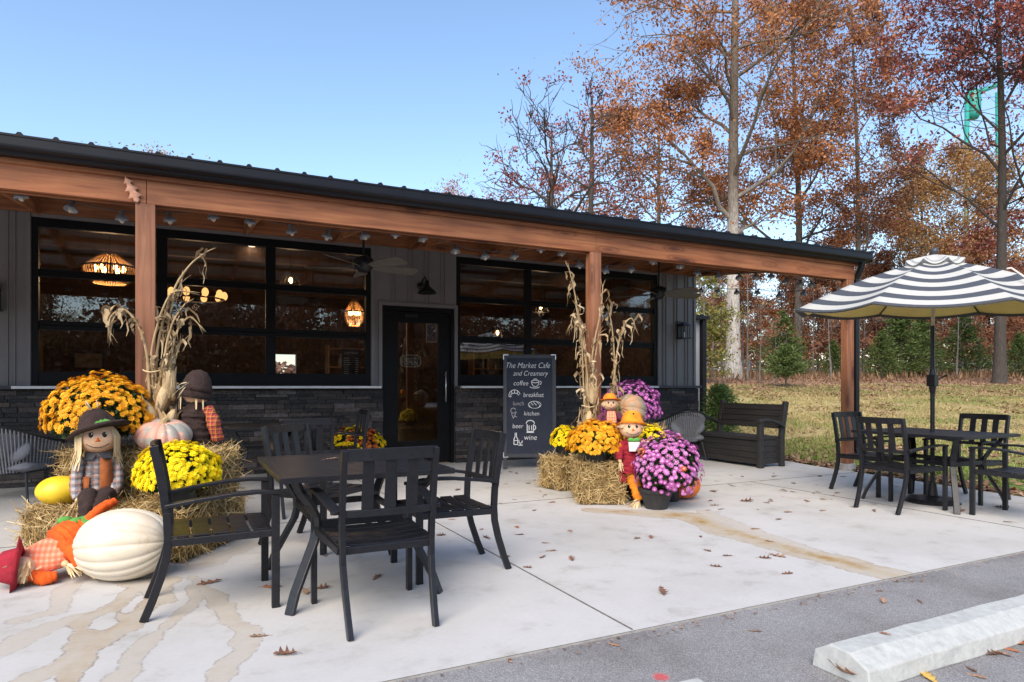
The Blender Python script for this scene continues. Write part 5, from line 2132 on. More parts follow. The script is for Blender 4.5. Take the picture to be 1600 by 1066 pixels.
# ------------------------------------------------------------------ scarecrow dolls
def strands(mb, root, d, n, L, spread, w=.006, droop=.0):
    root, d = Vector(root), Vector(d).normalized()
    for i in range(n):
        v = (d + Vector((RNG.gauss(0, spread), RNG.gauss(0, spread), RNG.gauss(0, spread)))).normalized()
        l = L * RNG.uniform(.7, 1.2)
        s_ = v.cross(Vector((RNG.gauss(0, 1), RNG.gauss(0, 1), RNG.gauss(0, 1)))).normalized()
        pts = [root + v * l * k / 3 + Vector((0, 0, -droop * (k / 3) ** 2 * l)) for k in range(4)]
        mb.ribbon(pts, [w, w * 1.2, w, w * .4], s_)


def doll_head(t, c, r, face=True, hair=True, yaw=0., hair_len=.2, smile=True):
    m_ = Matrix.Rotation(yaw, 4, 'Z')
    c = Vector(c)
    h = MB()
    h.ball(c, (r * 1.06, r * .95, r * .92), 28, 18)
    head = h.build("head", M['skin'], t, smooth=True)

    def on(az, el, k=1.0):
        d = Vector((math.sin(az) * math.cos(el) * 1.06, -math.cos(az) * math.cos(el) * .95, math.sin(el) * .92)) * r * k
        return c + m_ @ d
    if face:
        for sx in (-1, 1):
            e = MB()
            e.ball(on(sx * .33, .22, .97), (r * .135, r * .10, r * .165), 14, 10)
            ey = e.build("eye", M['ink'], head, smooth=True)
            e = MB()
            e.ball(on(sx * .33 + .05, .28, 1.055), (r * .04, r * .03, r * .05), 10, 6)
            e.build("eye_glint", M['eye_white'], ey, smooth=True)
        nz = MB()
        nz.add([on(-.14, -.20, 1.005), on(.14, -.20, 1.005), on(0, .10, 1.005), on(0, -.11, 1.10)], [(0, 1, 3), (1, 2, 3), (2, 0, 3)])
        nz.build("nose", M['nose'], head)
        if smile:
            k = MB()
            k.tube([on(a, -.36 - .28 * (1 - (a / .62) ** 2), 1.0) for a in [x * .155 for x in range(-4, 5)]], r * .022, 6)
            k.build("smile", M['ink'], head)
    if hair:
        k = MB()
        for az in [x * .17 for x in range(-18, 19)]:
            if abs(az) < .85 and face:
                continue
            for _ in range(4):
                a2 = az + RNG.uniform(-.09, .09)
                p0 = on(a2, .55, 1.03)
                out = (p0 - c)
                out.z = 0
                out.normalize()
                l = hair_len * RNG.uniform(.75, 1.15)
                pts = [p0, on(a2, .05, 1.10), p0 + out * r * .22 + Vector((0, 0, -l * .7)), p0 + out * r * RNG.uniform(.1, .5) + Vector((RNG.uniform(-.01, .01), 0, -l))]
                k.ribbon(pts, [.012, .014, .012, .007], out.cross(Vector((0, 0, 1))))
        k.build("raffia_hair", M['raffia'], t)
    return head


def doll_hat(t, c, r, mat, brim=1.75, height=1.0, tilt=(0., 0.), point=0.0, droop=.12, name="hat", crumple=.05):
    m_ = Matrix.Translation(Vector(c)) @ Matrix.Rotation(tilt[0], 4, 'X') @ Matrix.Rotation(tilt[1], 4, 'Y')
    h = MB()
    pr = [(brim * r, -droop * r), (brim * .8 * r, -.03 * r), (1.06 * r, 0.0), (1.0 * r, .25 * r), ((.82 - .3 * point) * r, .7 * height * r), ((.5 - .35 * point) * r, (.95 + .5 * point) * height * r), (0, (1.02 + .9 * point) * height * r)]
    h.lathe(pr, 36, m_, wob=lambda q, u: 1 + crumple * (1 - u) * math.sin(3 * q + 1) + .6 * (crumple - .05) * math.sin(5 * q + 7 * u))
    inner = [(brim * r, -droop * r - .004), (1.0 * r, -.012), (.9 * r, .2 * r), (0, .5 * r)]
    h.lathe(inner, 36, m_, wob=lambda q, u: 1 + .05 * (1 - u) * math.sin(3 * q + 1))
    return h.build(name, mat, t, smooth=True)


def limb(t, pts, rs, mat, name, seg=14):
    pts = [Vector(p_) for p_ in pts]
    # smooth the joints with a Catmull-Rom curve
    out, rr = [], []
    for i in range(len(pts) - 1):
        p0, p1, p2, p3 = pts[max(i - 1, 0)], pts[i], pts[i + 1], pts[min(i + 2, len(pts) - 1)]
        for k in range(9):
            u = k / 9
            out.append(.5 * ((2 * p1) + (p2 - p0) * u + (2 * p0 - 5 * p1 + 4 * p2 - p3) * u * u + (3 * p1 - p0 - 3 * p2 + p3) * u ** 3))
            rr.append((rs[i] + (rs[i + 1] - rs[i]) * u) * (1 + .06 * math.sin(9 * (i + u) + len(out))))
    out.append(pts[-1])
    rr.append(rs[-1])
    b_ = MB()
    b_.tube(out, rr, max(seg, 20))
    k_ = .30 * max(rs)      # folds and creases of loosely stuffed cloth
    b_.v = [tuple(Vector(v) + mnoise.noise_vector(Vector(v) * 17) * k_ * .55 + mnoise.noise_vector(Vector(v) * 42) * k_ * .22) for v in b_.v]
    return b_.build(name, mat, t, smooth=True)


def straw_tuft(t, root, d, n=34, L=.13, spread=.28, name="straw_hand", w=.007, droop=.2):
    k = MB()
    strands(k, root, d, n, L, spread, w, droop)
    k.tube([Vector(root) - Vector(d).normalized() * .01, Vector(root) + Vector(d).normalized() * .02], [.022, .016], 8)
    return k.build(name, M['raffia'], t)


# 1: seated on the front bale of the left display
S1 = thing("scarecrow", "scarecrow in a dark leaf-trimmed hat and grey plaid shirt seated on the straw", "scarecrow", (-.575, 5.615, .352), rad(6), "scarecrow dolls")
doll_head(S1, (0, -.03, .475), .122, hair_len=.25)
hat = doll_hat(S1, (-.005, -.015, .555), .118, M['brown_felt'], 1.8, 1.0, (rad(-12), rad(-15)), .15, .25)
k = MB()
lp = []
for i, (l, w_) in enumerate([(0, .006), (.012, .018), (.024, .012), (.036, .024), (.05, .015), (.062, .022), (.078, .012), (.095, .002)]):
    lp.append((l, w_))
top = [(l, w_) for l, w_ in lp]
out = [(l - .03, .018 + w_ + l * .25) for l, w_ in top] + [(l - .03, .018 - w_ + l * .25) for l, w_ in reversed(top)]
k.prism([(x, z) for x, z in out], -.004, 0)
o = k.build("leaf_badge", M['green_felt'], hat)
o.location = (.01, -.150, .560)
o.rotation_euler = (rad(-18), 0, 0)
k = MB()
strands(k, (-.03, -.04, .66), (-.5, -.1, .8), 5, .09, .2, .01)
strands(k, (.0, -.02, .69), (.3, 0, 1), 4, .06, .3, .01)
k.build("straw_tuft", M['raffia'], hat)
limb(S1, [(0, 0, .03), (0, .005, .14), (0, .0, .26), (0, -.01, .345), (0, -.015, .38)], [.085, .09, .088, .068, .04], M['plaid_grey'], "shirt", 20)
k = MB()       # rust vest panel and belt
k.ribbon([(.045, -.085, .33), (.050, -.103, .25), (.052, -.110, .15), (.050, -.104, .06)], [.07, .085, .09, .085], Vector((.92, .35, 0)))
k.ribbon([(-.066, -.072, .20), (-.07, -.079, .12), (-.068, -.076, .06)], [.045, .045, .045], Vector((.85, -.5, 0)))
o = k.build("vest", M['rust_cloth'], S1, smooth=True)
sd2 = o.modifiers.new("thick", 'SOLIDIFY')
sd2.thickness = .008
k = MB()
for sx in (-1, 1):
    k.add([(sx * .005, -.09, .365), (sx * .075, -.06, .375), (sx * .085, -.085, .325), (sx * .03, -.118, .325)], [(0, 1, 2, 3)])
o = k.build("collar", pmat("charcoal_collar", (.05, .052, .06), None, 30, .9), S1)
o.modifiers.new("thick", 'SOLIDIFY').thickness = .006
limb(S1, [(-.08, -.005, .325), (-.12, -.03, .24), (-.135, -.075, .13), (-.115, -.14, .06)], [.036, .04, .038, .03], M['plaid_grey'], "sleeve")
limb(S1, [(.08, -.005, .325), (.115, -.03, .24), (.115, -.085, .13), (.07, -.15, .06)], [.036, .04, .038, .03], M['plaid_grey'], "sleeve")
straw_tuft(S1, (-.115, -.145, .055), (-.25, -.45, -.55), 46, .19, .22)
straw_tuft(S1, (.065, -.155, .055), (-.75, -.5, -.35), 50, .20, .2)
limb(S1, [(-.055, -.02, .045), (-.055, -.20, .07), (-.06, -.34, .02), (-.075, -.40, -.10), (-.09, -.42, -.16)], [.062, .06, .052, .045, .042], M['brown_felt'], "trouser_leg")
limb(S1, [(.055, -.02, .045), (.05, -.20, .07), (.01, -.34, .02), (-.015, -.41, -.08)], [.062, .06, .052, .045], M['brown_felt'], "trouser_leg")
straw_tuft(S1, (-.09, -.42, -.16), (-.1, -.3, -1), 20, .07, .3, "straw_foot")

# 2: tipped over head-down beside the white pumpkin
S2 = thing("scarecrow", "fallen scarecrow in orange overalls and gingham, its dark red hat on the concrete", "scarecrow", (-.72, 4.90, 0), 0, "scarecrow dolls")


def L2(x, y, z):
    return (x + .72, y - 4.90, z)


doll_hat(S2, L2(-.895, 4.825, .118), .108, M['red_cloth'], 1.42, 1.15, (rad(20), rad(-84)), .1, -.12, crumple=.16)
h = MB()
h.ball(L2(-.885, 4.835, .095), (.08, .082, .08), 18, 12)
h.build("head", M['skin'], S2, smooth=True)
k = MB()
strands(k, L2(-.85, 4.835, .16), (-.25, -.8, -.55), 26, .13, .30, .013)
strands(k, L2(-.85, 4.80, .13), (-.2, -.5, -.9), 18, .11, .30, .012)
strands(k, L2(-.85, 4.83, .07), (-.3, -.9, -.2), 10, .10, .35, .012)
k.build("raffia_hair", M['raffia'], S2)
b_ = MB()
path = [(-.86, 4.855, .11), (-.82, 4.885, .135), (-.75, 4.93, .155), (-.67, 4.99, .175)]
vs, fs = [], []
sideV = Vector((.72, -.62, -.22)).normalized()
upV = Vector((.35, .05, 1)).normalized()
for (x, y, z), w_, h_ in zip(path, (.07, .12, .135, .125), (.045, .065, .07, .07)):
    c_ = Vector(L2(x, y, z))
    for kx in range(16):
        q = 2 * PI * kx / 16
        vs.append(c_ + sideV * w_ * math.copysign(abs(math.cos(q)) ** .6, math.cos(q)) + upV * h_ * math.copysign(abs(math.sin(q)) ** .6, math.sin(q)))
for i in range(3):
    for kx in range(16):
        k2 = (kx + 1) % 16
        fs.append((i * 16 + kx, i * 16 + k2, (i + 1) * 16 + k2, (i + 1) * 16 + kx))
fs += [tuple(range(15, -1, -1)), tuple(range(48, 64))]
b_.add(vs, fs)
b_.build("gingham_shirt", M['plaid_orange'], S2, smooth=True)
limb(S2, [L2(-.70, 4.97, .18), L2(-.63, 5.02, .22), L2(-.57, 5.06, .27)], [.125, .135, .10], M['orange_cloth'], "overalls", 20)
limb(S2, [L2(-.60, 5.00, .24), L2(-.56, 5.02, .33), L2(-.50, 5.06, .395), L2(-.43, 5.14, .42)], [.05, .036, .032, .030], M['orange_cloth'], "trouser_leg")
limb(S2, [L2(-.66, 4.93, .20), L2(-.60, 4.83, .15), L2(-.58, 4.79, .085)], [.07, .055, .045], M['orange_cloth'], "trouser_leg")
limb(S2, [L2(-.84, 4.81, .075), L2(-.77, 4.79, .045), L2(-.70, 4.80, .05)], [.032, .042, .03], M['orange_cloth'], "sleeve")
straw_tuft(S2, L2(-.66, 4.80, .115), (.5, -.5, -.25), 26, .11, .3, "straw_hand", .012)
straw_tuft(S2, L2(-.585, 4.78, .075), (.9, -.35, -.2), 26, .10, .22, "straw_foot", .014)
k = MB()
k.ball(L2(-.585, 5.03, .315), (.07, .06, .045), 16, 10)
for (x, y, z, r_) in [(-.70, 5.08, .33, .035), (-.68, 5.10, .30, .028), (-.73, 5.07, .27, .03), (-.63, 5.0, .335, .03)]:
    k.ball(L2(x, y, z), (r_ * 1.3, r_, r_ * .8), 10, 7)
k.build("green_felt_leaves", M['green_felt'], S2, smooth=True)

# 3: sitting behind the left post, its back to us
S3 = thing("scarecrow", "scarecrow with its back to us in a dark brown hood behind the pink pumpkin", "scarecrow", (.075, 5.93, .70), rad(150), "scarecrow dolls")
doll_head(S3, (0, 0, .44), .10, face=False, hair=False)
k = MB()
for a_ in (-.9, -.5, .6, .9, 1.2, 2.4, 2.7):
    p0_ = Vector((.115 * math.sin(a_), .115 * math.cos(a_), .44))
    k.ribbon([p0_, p0_ * 1.08 + Vector((0, 0, -.06)), p0_ * 1.12 + Vector((0, 0, -.18))], [.016, .018, .010], Vector((math.cos(a_), -math.sin(a_), 0)))
k.build('raffia_hair', M['raffia'], S3)
doll_hat(S3, (0, 0, .46), .118, M['brown_felt'], 1.12, 1.35, (rad(6), rad(-8)), .1, .5)
limb(S3, [(0, 0, 0.02), (0, 0, .15), (0, 0, .28), (0, 0, .38)], [.13, .125, .105, .05], M['brown_felt'], "coat", 18)
limb(S3, [(-.09, 0, .32), (-.15, .01, .20), (-.17, -.02, .06)], [.045, .05, .045], M['plaid_red'], "sleeve")
limb(S3, [(.09, 0, .32), (.15, -.02, .20), (.16, -.08, .08)], [.045, .05, .045], M['brown_felt'], "sleeve")
straw_tuft(S3, (0, .07, .52), (.5, .5, .35), 7, .13, .5, "straw_tie", .008, .6)

# 4: little one beside the buff pumpkin
S4 = thing("scarecrow", "little scarecrow with an orange hat and plum overalls beside the buff grey pumpkin", "scarecrow", (4.085, 5.86, .68), rad(-26), "scarecrow dolls")
doll_head(S4, (0, 0, .325), .078, hair_len=.06)
doll_hat(S4, (0, .01, .375), .072, M['amber_cloth'], 1.65, .9, (rad(-10), 0), 0, .1)
limb(S4, [(0, 0, 0), (0, 0, .12), (0, 0, .22), (0, 0, .26)], [.10, .095, .075, .04], M['plum_cloth'], "overalls", 16)
k = MB()
k.ribbon([(0, -.08, .25), (0, -.098, .19), (0, -.104, .13)], [.08, .10, .10], (1, 0, 0))
o = k.build("plaid_bib", M['plaid_orange'], S4)
o.modifiers.new("thick", 'SOLIDIFY').thickness = .01
limb(S4, [(-.07, 0, .22), (-.115, -.02, .16), (-.12, -.05, .09)], [.035, .036, .03], M['plum_cloth'], "sleeve")
limb(S4, [(.07, 0, .22), (.12, -.02, .17), (.15, -.04, .17)], [.035, .036, .028], M['plum_cloth'], "sleeve")
straw_tuft(S4, (.15, -.04, .17), (.6, -.2, .5), 18, .07, .3)
straw_tuft(S4, (-.12, -.05, .09), (-.3, -.3, -.6), 18, .07, .3)

# 5: red overalls, leaning on the straw
S5 = thing("scarecrow", "scarecrow in red overalls and an orange hat leaning upright between the orange and purple mums", "scarecrow", (4.03, 5.40, 0), rad(-26), "scarecrow dolls")
doll_head(S5, (-.01, -.02, .775), .112, hair_len=.05)
doll_hat(S5, (0, 0, .835), .105, M['amber_cloth'], 1.45, 1.1, (rad(-12), rad(3)), 0, .22)
k = MB()
k.ball((-.01, -.145, .925), (.01, .008, .01), 8, 6)
k.build("hat_button", M['ink'], S5)
limb(S5, [(-.01, .04, .33), (0, .03, .44), (0, .01, .56), (0, 0, .645), (0, -.01, .68)], [.135, .12, .105, .075, .04], M['red_cloth'], "overalls", 20)
k = MB()
k.add([(-.055, -.108, .64), (.055, -.108, .64), (.05, -.125, .55), (-.05, -.125, .55)], [(0, 1, 2, 3)])
o = k.build("shirt_bib", M['white_cloth'], S5)
o.modifiers.new("thick", 'SOLIDIFY').thickness = .02
k = MB()
for sx in (-1, 1):
    k.ball((sx * .03, -.115, .665), (.034, .02, .022), 12, 8)
k.ball((0, -.125, .66), (.016, .016, .018), 10, 8)
k.build("bow_tie", M['green_felt'], S5, smooth=True)
limb(S5, [(.09, 0, .63), (.15, -.02, .56), (.155, -.06, .46)], [.045, .046, .035], plaid("red_white_gingham", (.75, .6, .55), (.5, .04, .05), (.6, .1, .1), 40), "sleeve")
limb(S5, [(-.09, 0, .63), (-.13, -.02, .55), (-.13, -.05, .46)], [.045, .046, .035], M['red_cloth'], "sleeve")
straw_tuft(S5, (.15, -.065, .455), (-.55, -.25, -.75), 44, .17, .2)
straw_tuft(S5, (-.13, -.055, .455), (.2, -.3, -.8), 16, .09, .25)
limb(S5, [(.01, .02, .35), (.03, -.02, .24), (.05, -.07, .13), (.055, -.085, .07)], [.085, .075, .058, .045], M['amber_cloth'], "trouser_leg")
limb(S5, [(-.075, .05, .36), (-.085, .03, .28), (-.085, .0, .22)], [.07, .07, .05], M['red_cloth'], "trouser_leg")
straw_tuft(S5, (.055, -.085, .07), (-.35, -.45, -.28), 50, .15, .3, "straw_foot", .012)


# ------------------------------------------------------------------ corn stalks tied to the posts
def corn_bundle(label, loc, specs, seed, ears, leaf_mul=1.0):
    rg = random.Random(seed)
    t = thing("corn_stalk_bundle", label, "corn stalks", loc, 0, "corn stalk bundles tied to the porch posts")
    ss, lv = MB(), MB()
    specs = list(specs) + [(a_ + rg.uniform(-.04, .04), b2_ + rg.uniform(-.03, .03), [(q[0] + rg.uniform(-.05, .05), q[1] + rg.uniform(-.03, .02), q[2] * rg.uniform(.75, .98)) for q in p_][:max(3, len(p_) - 1)], 1) for a_, b2_, p_, c_ in specs[:2]]
    for (bx_, by_, pts, curl) in specs:
        P_ = [Vector((bx_, by_, 0))] + [Vector(q) for q in pts]
        dense = []
        for i in range(len(P_) - 1):
            p0, p1, p2, p3 = P_[max(i - 1, 0)], P_[i], P_[i + 1], P_[min(i + 2, len(P_) - 1)]
            for k in range(7):
                u = k / 7
                dense.append(.5 * ((2 * p1) + (p2 - p0) * u + (2 * p0 - 5 * p1 + 4 * p2 - p3) * u * u + (3 * p1 - p0 - 3 * p2 + p3) * u ** 3))
        dense.append(P_[-1])
        n = len(dense)
        ss.tube(dense, [.0155 * (1 - .72 * i / n) * (1.25 if i % 6 == 0 else 1) for i in range(n)], 7)
        # tassel
        for _ in range(3):
            d = (dense[-1] - dense[-3]).normalized() + Vector((rg.gauss(0, .35), rg.gauss(0, .35), rg.gauss(0, .2)))
            ss.tube([dense[-2], dense[-2] + d * .04, dense[-2] + d * .09 + Vector((0, 0, -.01))], [.004, .003, .0015], 4)
        # leaves: long, twisted, drooping or curled right over
        for _ in range(int(9 * leaf_mul)):
            i0 = rg.randrange(3, n - 2)
            p0 = dense[i0]
            q = rg.uniform(0, 2 * PI)
            o = Vector((math.cos(q), math.sin(q), 0))
            L = rg.uniform(.12, .33)
            kind = rg.random()
            pts2, sd2_, ws = [], [], []
            tw = rg.uniform(-4, 4)
            wide = rg.uniform(.08, .26)
            for k in range(9):
                u = k / 8
                if kind < .22:      # curl
                    r_ = L * .20
                    a = u * rg.uniform(4.6, 4.9)
                    p_ = p0 + Vector((0, 0, L * .25 * min(u * 3, 1))) + o * r_ * (1 - math.cos(a)) + Vector((0, 0, r_ * math.sin(a)))
                else:
                    p_ = p0 + o * L * wide * math.sin(u * 1.9) + Vector((0, 0, L * (.16 * math.sin(u * 3.0) - .85 * u ** 1.3)))
                p_ += Vector((rg.gauss(0, .010), rg.gauss(0, .010), rg.gauss(0, .008)))
                pts2.append(p_)
                ang = tw * u
                s_ = (o.cross(Vector((0, 0, 1))) * math.cos(ang) + (o * .5 + Vector((0, 0, .8))) * math.sin(ang)).normalized()
                sd2_.append(s_)
                ws.append(max(.046 * rg.uniform(.7, 1.2) * (1 - u) ** .6 * min(1, .45 + u * 4), .004))
            lv.ribbon(pts2, ws, sd2_)
    ss.build("stalks", M['stalk'], t, smooth=True)
    lv.build("dry_leaves", M['husk'], t, smooth=True)
    for (x, y, z, tl_) in ears:
        e = MB()
        e.ball((x, y, z), (.042, .042, .12), 14, 10, Matrix.Rotation(tl_, 4, 'Y'), fn=lambda q, tt: 1 + .07 * math.cos(5 * q))
        for _ in range(7):
            q = rg.uniform(0, 6.28)
            o = Vector((math.cos(q), math.sin(q), 0))
            pts2 = [Vector((x, y, z - .10)) + o * .02, Vector((x, y, z - .02)) + o * .055, Vector((x, y, z + .07)) + o * rg.uniform(.05, .08), Vector((x, y, z + rg.uniform(.10, .16))) + o * rg.uniform(.06, .13)]
            e.ribbon(pts2, [.02, .05, .04, .006], o.cross(Vector((0, 0, 1))))
        e.build("corn_ear", M['ear'], t, smooth=True)
    tw = MB()
    zt = .62
    tw.tube([(specs[0][0] + .09 * math.cos(k * PI / 8) - .02, specs[0][1] + .07 * math.sin(k * PI / 8), zt + .01 * math.sin(k)) for k in range(17)], .004, 5)
    tw.build("twine", M['raffia'], t)
    return t


corn_bundle("dry corn stalk bundle tied to the left porch post above the pink pumpkin", (-.20, 6.02, .70), [
    (0, 0, [(-.02, .0, .45), (.0, .0, .85), (.10, -.02, 1.25), (.22, -.02, 1.48), (.34, -.03, 1.60)], 1),
    (.05, .02, [(.05, 0, .4), (.06, 0, .8), (.09, 0, 1.12), (.17, 0, 1.36)], 1),
    (-.03, -.02, [(-.06, -.02, .4), (-.08, -.03, .75), (-.14, -.04, .98), (-.24, -.05, 1.10), (-.33, -.05, 1.03), (-.34, -.05, .92)], 1),
    (.07, -.02, [(.08, -.02, .4), (.09, -.03, .7), (.13, -.03, .93), (.22, -.04, 1.06), (.30, -.04, 1.0)], 1),
    (.03, -.04, [(.02, -.04, .35), (.04, -.05, .7), (.10, -.05, 1.0), (.2, -.05, 1.18)], 1),
    (.09, .03, [(.10, .02, .35), (.10, .0, .62), (.16, -.02, .85)], 1),
    (-.01, -.05, [(-.02, -.05, .3), (.02, -.06, .6), (.06, -.06, .8)], 1),
], 3, [(.03, -.09, .40, .25), (.08, -.08, .50, -.2), (-.05, -.09, .28, -.5), (.07, -.09, .20, .4)], 1.35)
corn_bundle("tall dry corn stalk bundle wrapped round the second porch post", (4.06, 6.06, .36), [
    (-.10, -.02, [(-.12, -.02, .5), (-.16, -.03, 1.0), (-.25, -.04, 1.5), (-.33, -.05, 1.85), (-.40, -.06, 2.08)], 1),
    (-.08, .0, [(-.09, 0, .5), (-.10, 0, .9), (-.06, -.02, 1.3), (.02, -.03, 1.65), (.05, -.03, 1.95)], 1),
    (-.14, .03, [(-.15, .02, .4), (-.15, .0, .8), (-.17, -.02, 1.2), (-.22, -.02, 1.5), (-.32, -.03, 1.62), (-.36, -.03, 1.5)], 1),
    (.16, -.02, [(.16, -.03, .5), (.20, -.03, .9), (.24, -.04, 1.25), (.33, -.04, 1.52), (.43, -.04, 1.60), (.48, -.04, 1.50)], 1),
    (.18, .0, [(.18, -.01, .45), (.21, -.02, .85), (.20, -.03, 1.2), (.17, -.03, 1.5), (.13, -.03, 1.66)], 1),
    (-.05, -.05, [(-.06, -.06, .4), (-.08, -.06, .75), (-.11, -.06, 1.05)], 1),
    (.10, -.05, [(.11, -.06, .4), (.14, -.06, .75), (.21, -.06, 1.1)], 1),
    (-.17, .0, [(-.22, -.02, .1), (-.30, -.05, .3), (-.27, -.06, .55)], 1),
], 8, [(-.17, -.07, .45, .2), (-.12, -.08, .75, -.2), (.02, -.10, .40, .3), (.14, -.08, .55, .1), (-.22, -.06, .22, .5), (.08, -.10, .30, .2)], 2.0)

# ================================================================== FALLEN LEAVES ON THE PATIO
M['oak_leaf'] = pmat("brown_oak_leaf", (.24, .115, .065), (.15, .07, .042), 6, .75, bmp=.3)
M['oak_leaf2'] = pmat("tan_oak_leaf", (.42, .26, .17), (.32, .185, .115), 6, .75, bmp=.3)
M['oak_leaf3'] = pmat("orange_oak_leaf", (.46, .17, .06), (.36, .12, .045), 6, .75, bmp=.3)
M['yellow_leaf'] = pmat("yellow_fallen_leaf", (.68, .45, .10), (.58, .36, .08), 6, .75, bmp=.3)


def oak_leaf(mat, curl, seed):
    rg = random.Random(seed)
    prof = [(0, .004), (.10, .05), (.17, .16), (.24, .07), (.36, .10), (.45, .26), (.53, .10), (.63, .12), (.72, .25), (.80, .09), (.90, .10), (1.0, .008)]
    mb = MB()
    vs = []
    for (l, w) in prof:
        for s_ in (-1, 0, 1):
            ww = w * rg.uniform(.8, 1.2)
            x, y = l - .5 + (.06 if s_ else 0) * (w > .14), s_ * ww
            z = curl * (abs(y) * 1.3) ** 1.2 + curl * .35 * (l - .5) ** 2 + rg.uniform(-.015, .015)
            vs.append((x, y, z))
    fs = []
    for i in range(len(prof) - 1):
        for k in (0, 1):
            fs.append((3 * i + k, 3 * i + k + 1, 3 * i + 4 + k, 3 * i + 3 + k))
    zmin = min(v[2] for v in vs)
    mb.add([(x, y, z - zmin + .02) for x, y, z in vs], fs)
    mb.tube([(-.5, 0, -zmin + .03), (-.62, .01, -zmin + .03), (-.72, .03, -zmin + .02)], .008, 5)
    o = mb.build("oak_leaf", mat, None, smooth=True)
    sd_ = o.modifiers.new("thick", 'SOLIDIFY')
    sd_.thickness = .006
    return o


LG = "fallen oak leaves on the paving"
LL = "single dry oak leaf lying flat or curled on the paving"
protos = [oak_leaf(M['oak_leaf'], .35, 1), oak_leaf(M['oak_leaf2'], .2, 2), oak_leaf(M['oak_leaf'], .7, 3), oak_leaf(M['oak_leaf3'], .3, 4), oak_leaf(M['oak_leaf2'], .55, 5)]
for p_ in protos:
    tag(p_, LL, "leaf", LG)
lpx = [(327, 911, 1.5), (404, 995, 1), (446, 1024, 1.35), (424, 918, 1.2), (477, 926, 1.2), (503, 920, .9), (589, 903, 1), (509, 869, .9), (715, 766, 1.2), (706, 812, 1), (689, 837, 1),
       (752, 828, .9), (760, 841, 1.2), (790, 871, 1), (808, 824, 1), (812, 836, .9), (797, 738, 1), (891, 830, 1), (852, 849, .9), (861, 861, 1), (848, 871, .9), (893, 874, 1), (824, 887, .8),
       (996, 842, .8), (1017, 840, .9), (1095, 839, 1), (1105, 861, 1), (1137, 869, 1), (1118, 886, 1.2), (1195, 873, 1), (1214, 869, 1.2), (1230, 897, 1.2), (1035, 925, 1.5), (1180, 827, 1.1),
       (1202, 846, .9), (1217, 812, .9), (1167, 784, 1.3), (1114, 769, 1.2), (835, 798, .9), (852, 774, 1), (959, 1004, .8), (796, 1029, .4), (1286, 781, .9), (1302, 775, .9), (1299, 757, .9),
       (1333, 793, 1), (1366, 799, 1.3), (1365, 788, .9), (1401, 761, 1), (1504, 799, 1), (1562, 794, 1.3), (1575, 816, 1), (1380, 937, 1), (1437, 937, 1), (1376, 921, .7), (1555, 1020, 1), (1580, 1012, 1.2),
       (1525, 1052, 1.1), (1518, 1043, .8), (1179, 983, .7), (1592, 1003, 1.2), (1565, 1018, 1.1), (1210, 745, 1.1), (1190, 752, .9), (1240, 756, .9), (1225, 768, 1), (1260, 783, .9), (1145, 760, .9), (1120, 752, .8), (1160, 745, .8), (1232, 801, .9), (1085, 775, .9), (1110, 783, 1)]
rg = random.Random(77)
for i in range(24):
    lpx.append((rg.uniform(1100, 1320), rg.uniform(738, 800), rg.uniform(.6, 1.0)))
for i in range(15):
    lpx.append((rg.uniform(780, 870), rg.uniform(735, 790), rg.uniform(.5, .9)))
for i, (px, py, s_) in enumerate(lpx):
    g_ = P(px, py)
    o = protos[i] if i < 5 else protos[rg.choice([0, 0, 1, 2, 2, 3, 4])].copy()
    if i >= 5:
        COL.objects.link(o)
        o["label"] = LL
    z = .001 if g_.y > 2.62 else -.011
    o.location = (g_.x, g_.y, z)
    o.rotation_euler = (rg.uniform(-.12, .12), rg.uniform(-.12, .12), rg.uniform(0, 6.3))
    k = .092 * s_ * rg.uniform(.75, 1.2)
    o.scale = (k, k * rg.uniform(.6, 1.15), k * rg.uniform(.5, 1.3))


def solo(src, mat, loc, rot, s_, label, group=None):
    o = src.copy()
    if mat is not None:
        o.data = src.data.copy()
        o.data.materials.clear()
        o.data.materials.append(mat)
    COL.objects.link(o)
    o.location, o.rotation_euler, o.scale = loc, rot, (s_,) * 3
    if "group" in o:
        del o["group"]
    tag(o, label, "leaf", group)
    return o


g_ = P(1308, 1053)
solo(protos[0], M['oak_leaf2'], (g_.x, g_.y - .02, .012), (rad(38), .3, 1.2), .17, "large tan oak leaf propped against the end of the wheel stop")
g_ = P(1452, 1056)
solo(protos[3], M['yellow_leaf'], (g_.x, g_.y, -.010), (0, 0, 1), .12, "yellow leaf on the asphalt in front of the wheel stop")
solo(protos[1], M['oak_leaf3'], (2.76, 1.86, .108), (0, 0, 2), .05, "tiny brown leaf on top of the wheel stop")
solo(protos[1], M['oak_leaf2'], (.84, 4.28, .731), (0, 0, .4), .10, "pale oak leaf on the front table top")
solo(protos[1], pmat('pale_copper_leaf', (.66, .34, .22), (.55, .26, .16), 6, .7), (-.40, YB - .012, 2.80), (rad(86), rad(66), rad(4)), .22, "long copper oak leaf stuck upright on the beam above the left post")
ltm = island_mat("leaf_litter_tones", [(0, (.13, .065, .035)), (.5, (.27, .155, .095)), (1, (.44, .29, .19))], .85)


def litter_pts(n, f):
    c = f(n)
    c[:, 2] = zg(c[:, 0], c[:, 1]) + NPR.uniform(.01, .05, len(c))
    return c


def lawn_xy(n, zc0, zc1, px0=1100, px1=1660, bias=1.0):
    Z = zc0 + (zc1 - zc0) * NPR.random(n) ** bias
    X = (NPR.uniform(px0, px1, n) - 800) / 1026
    c = np.stack([Z * (X * CS + SN), Z * (-X * SN + CS), 0 * Z], -1)
    return c[c[:, 0] > np.interp(c[:, 1], [2.62, 3.885, 6.9, 7.3, 9.9], [7.95, 8.12, 8.48, 8.6, 8.85]) + .02]


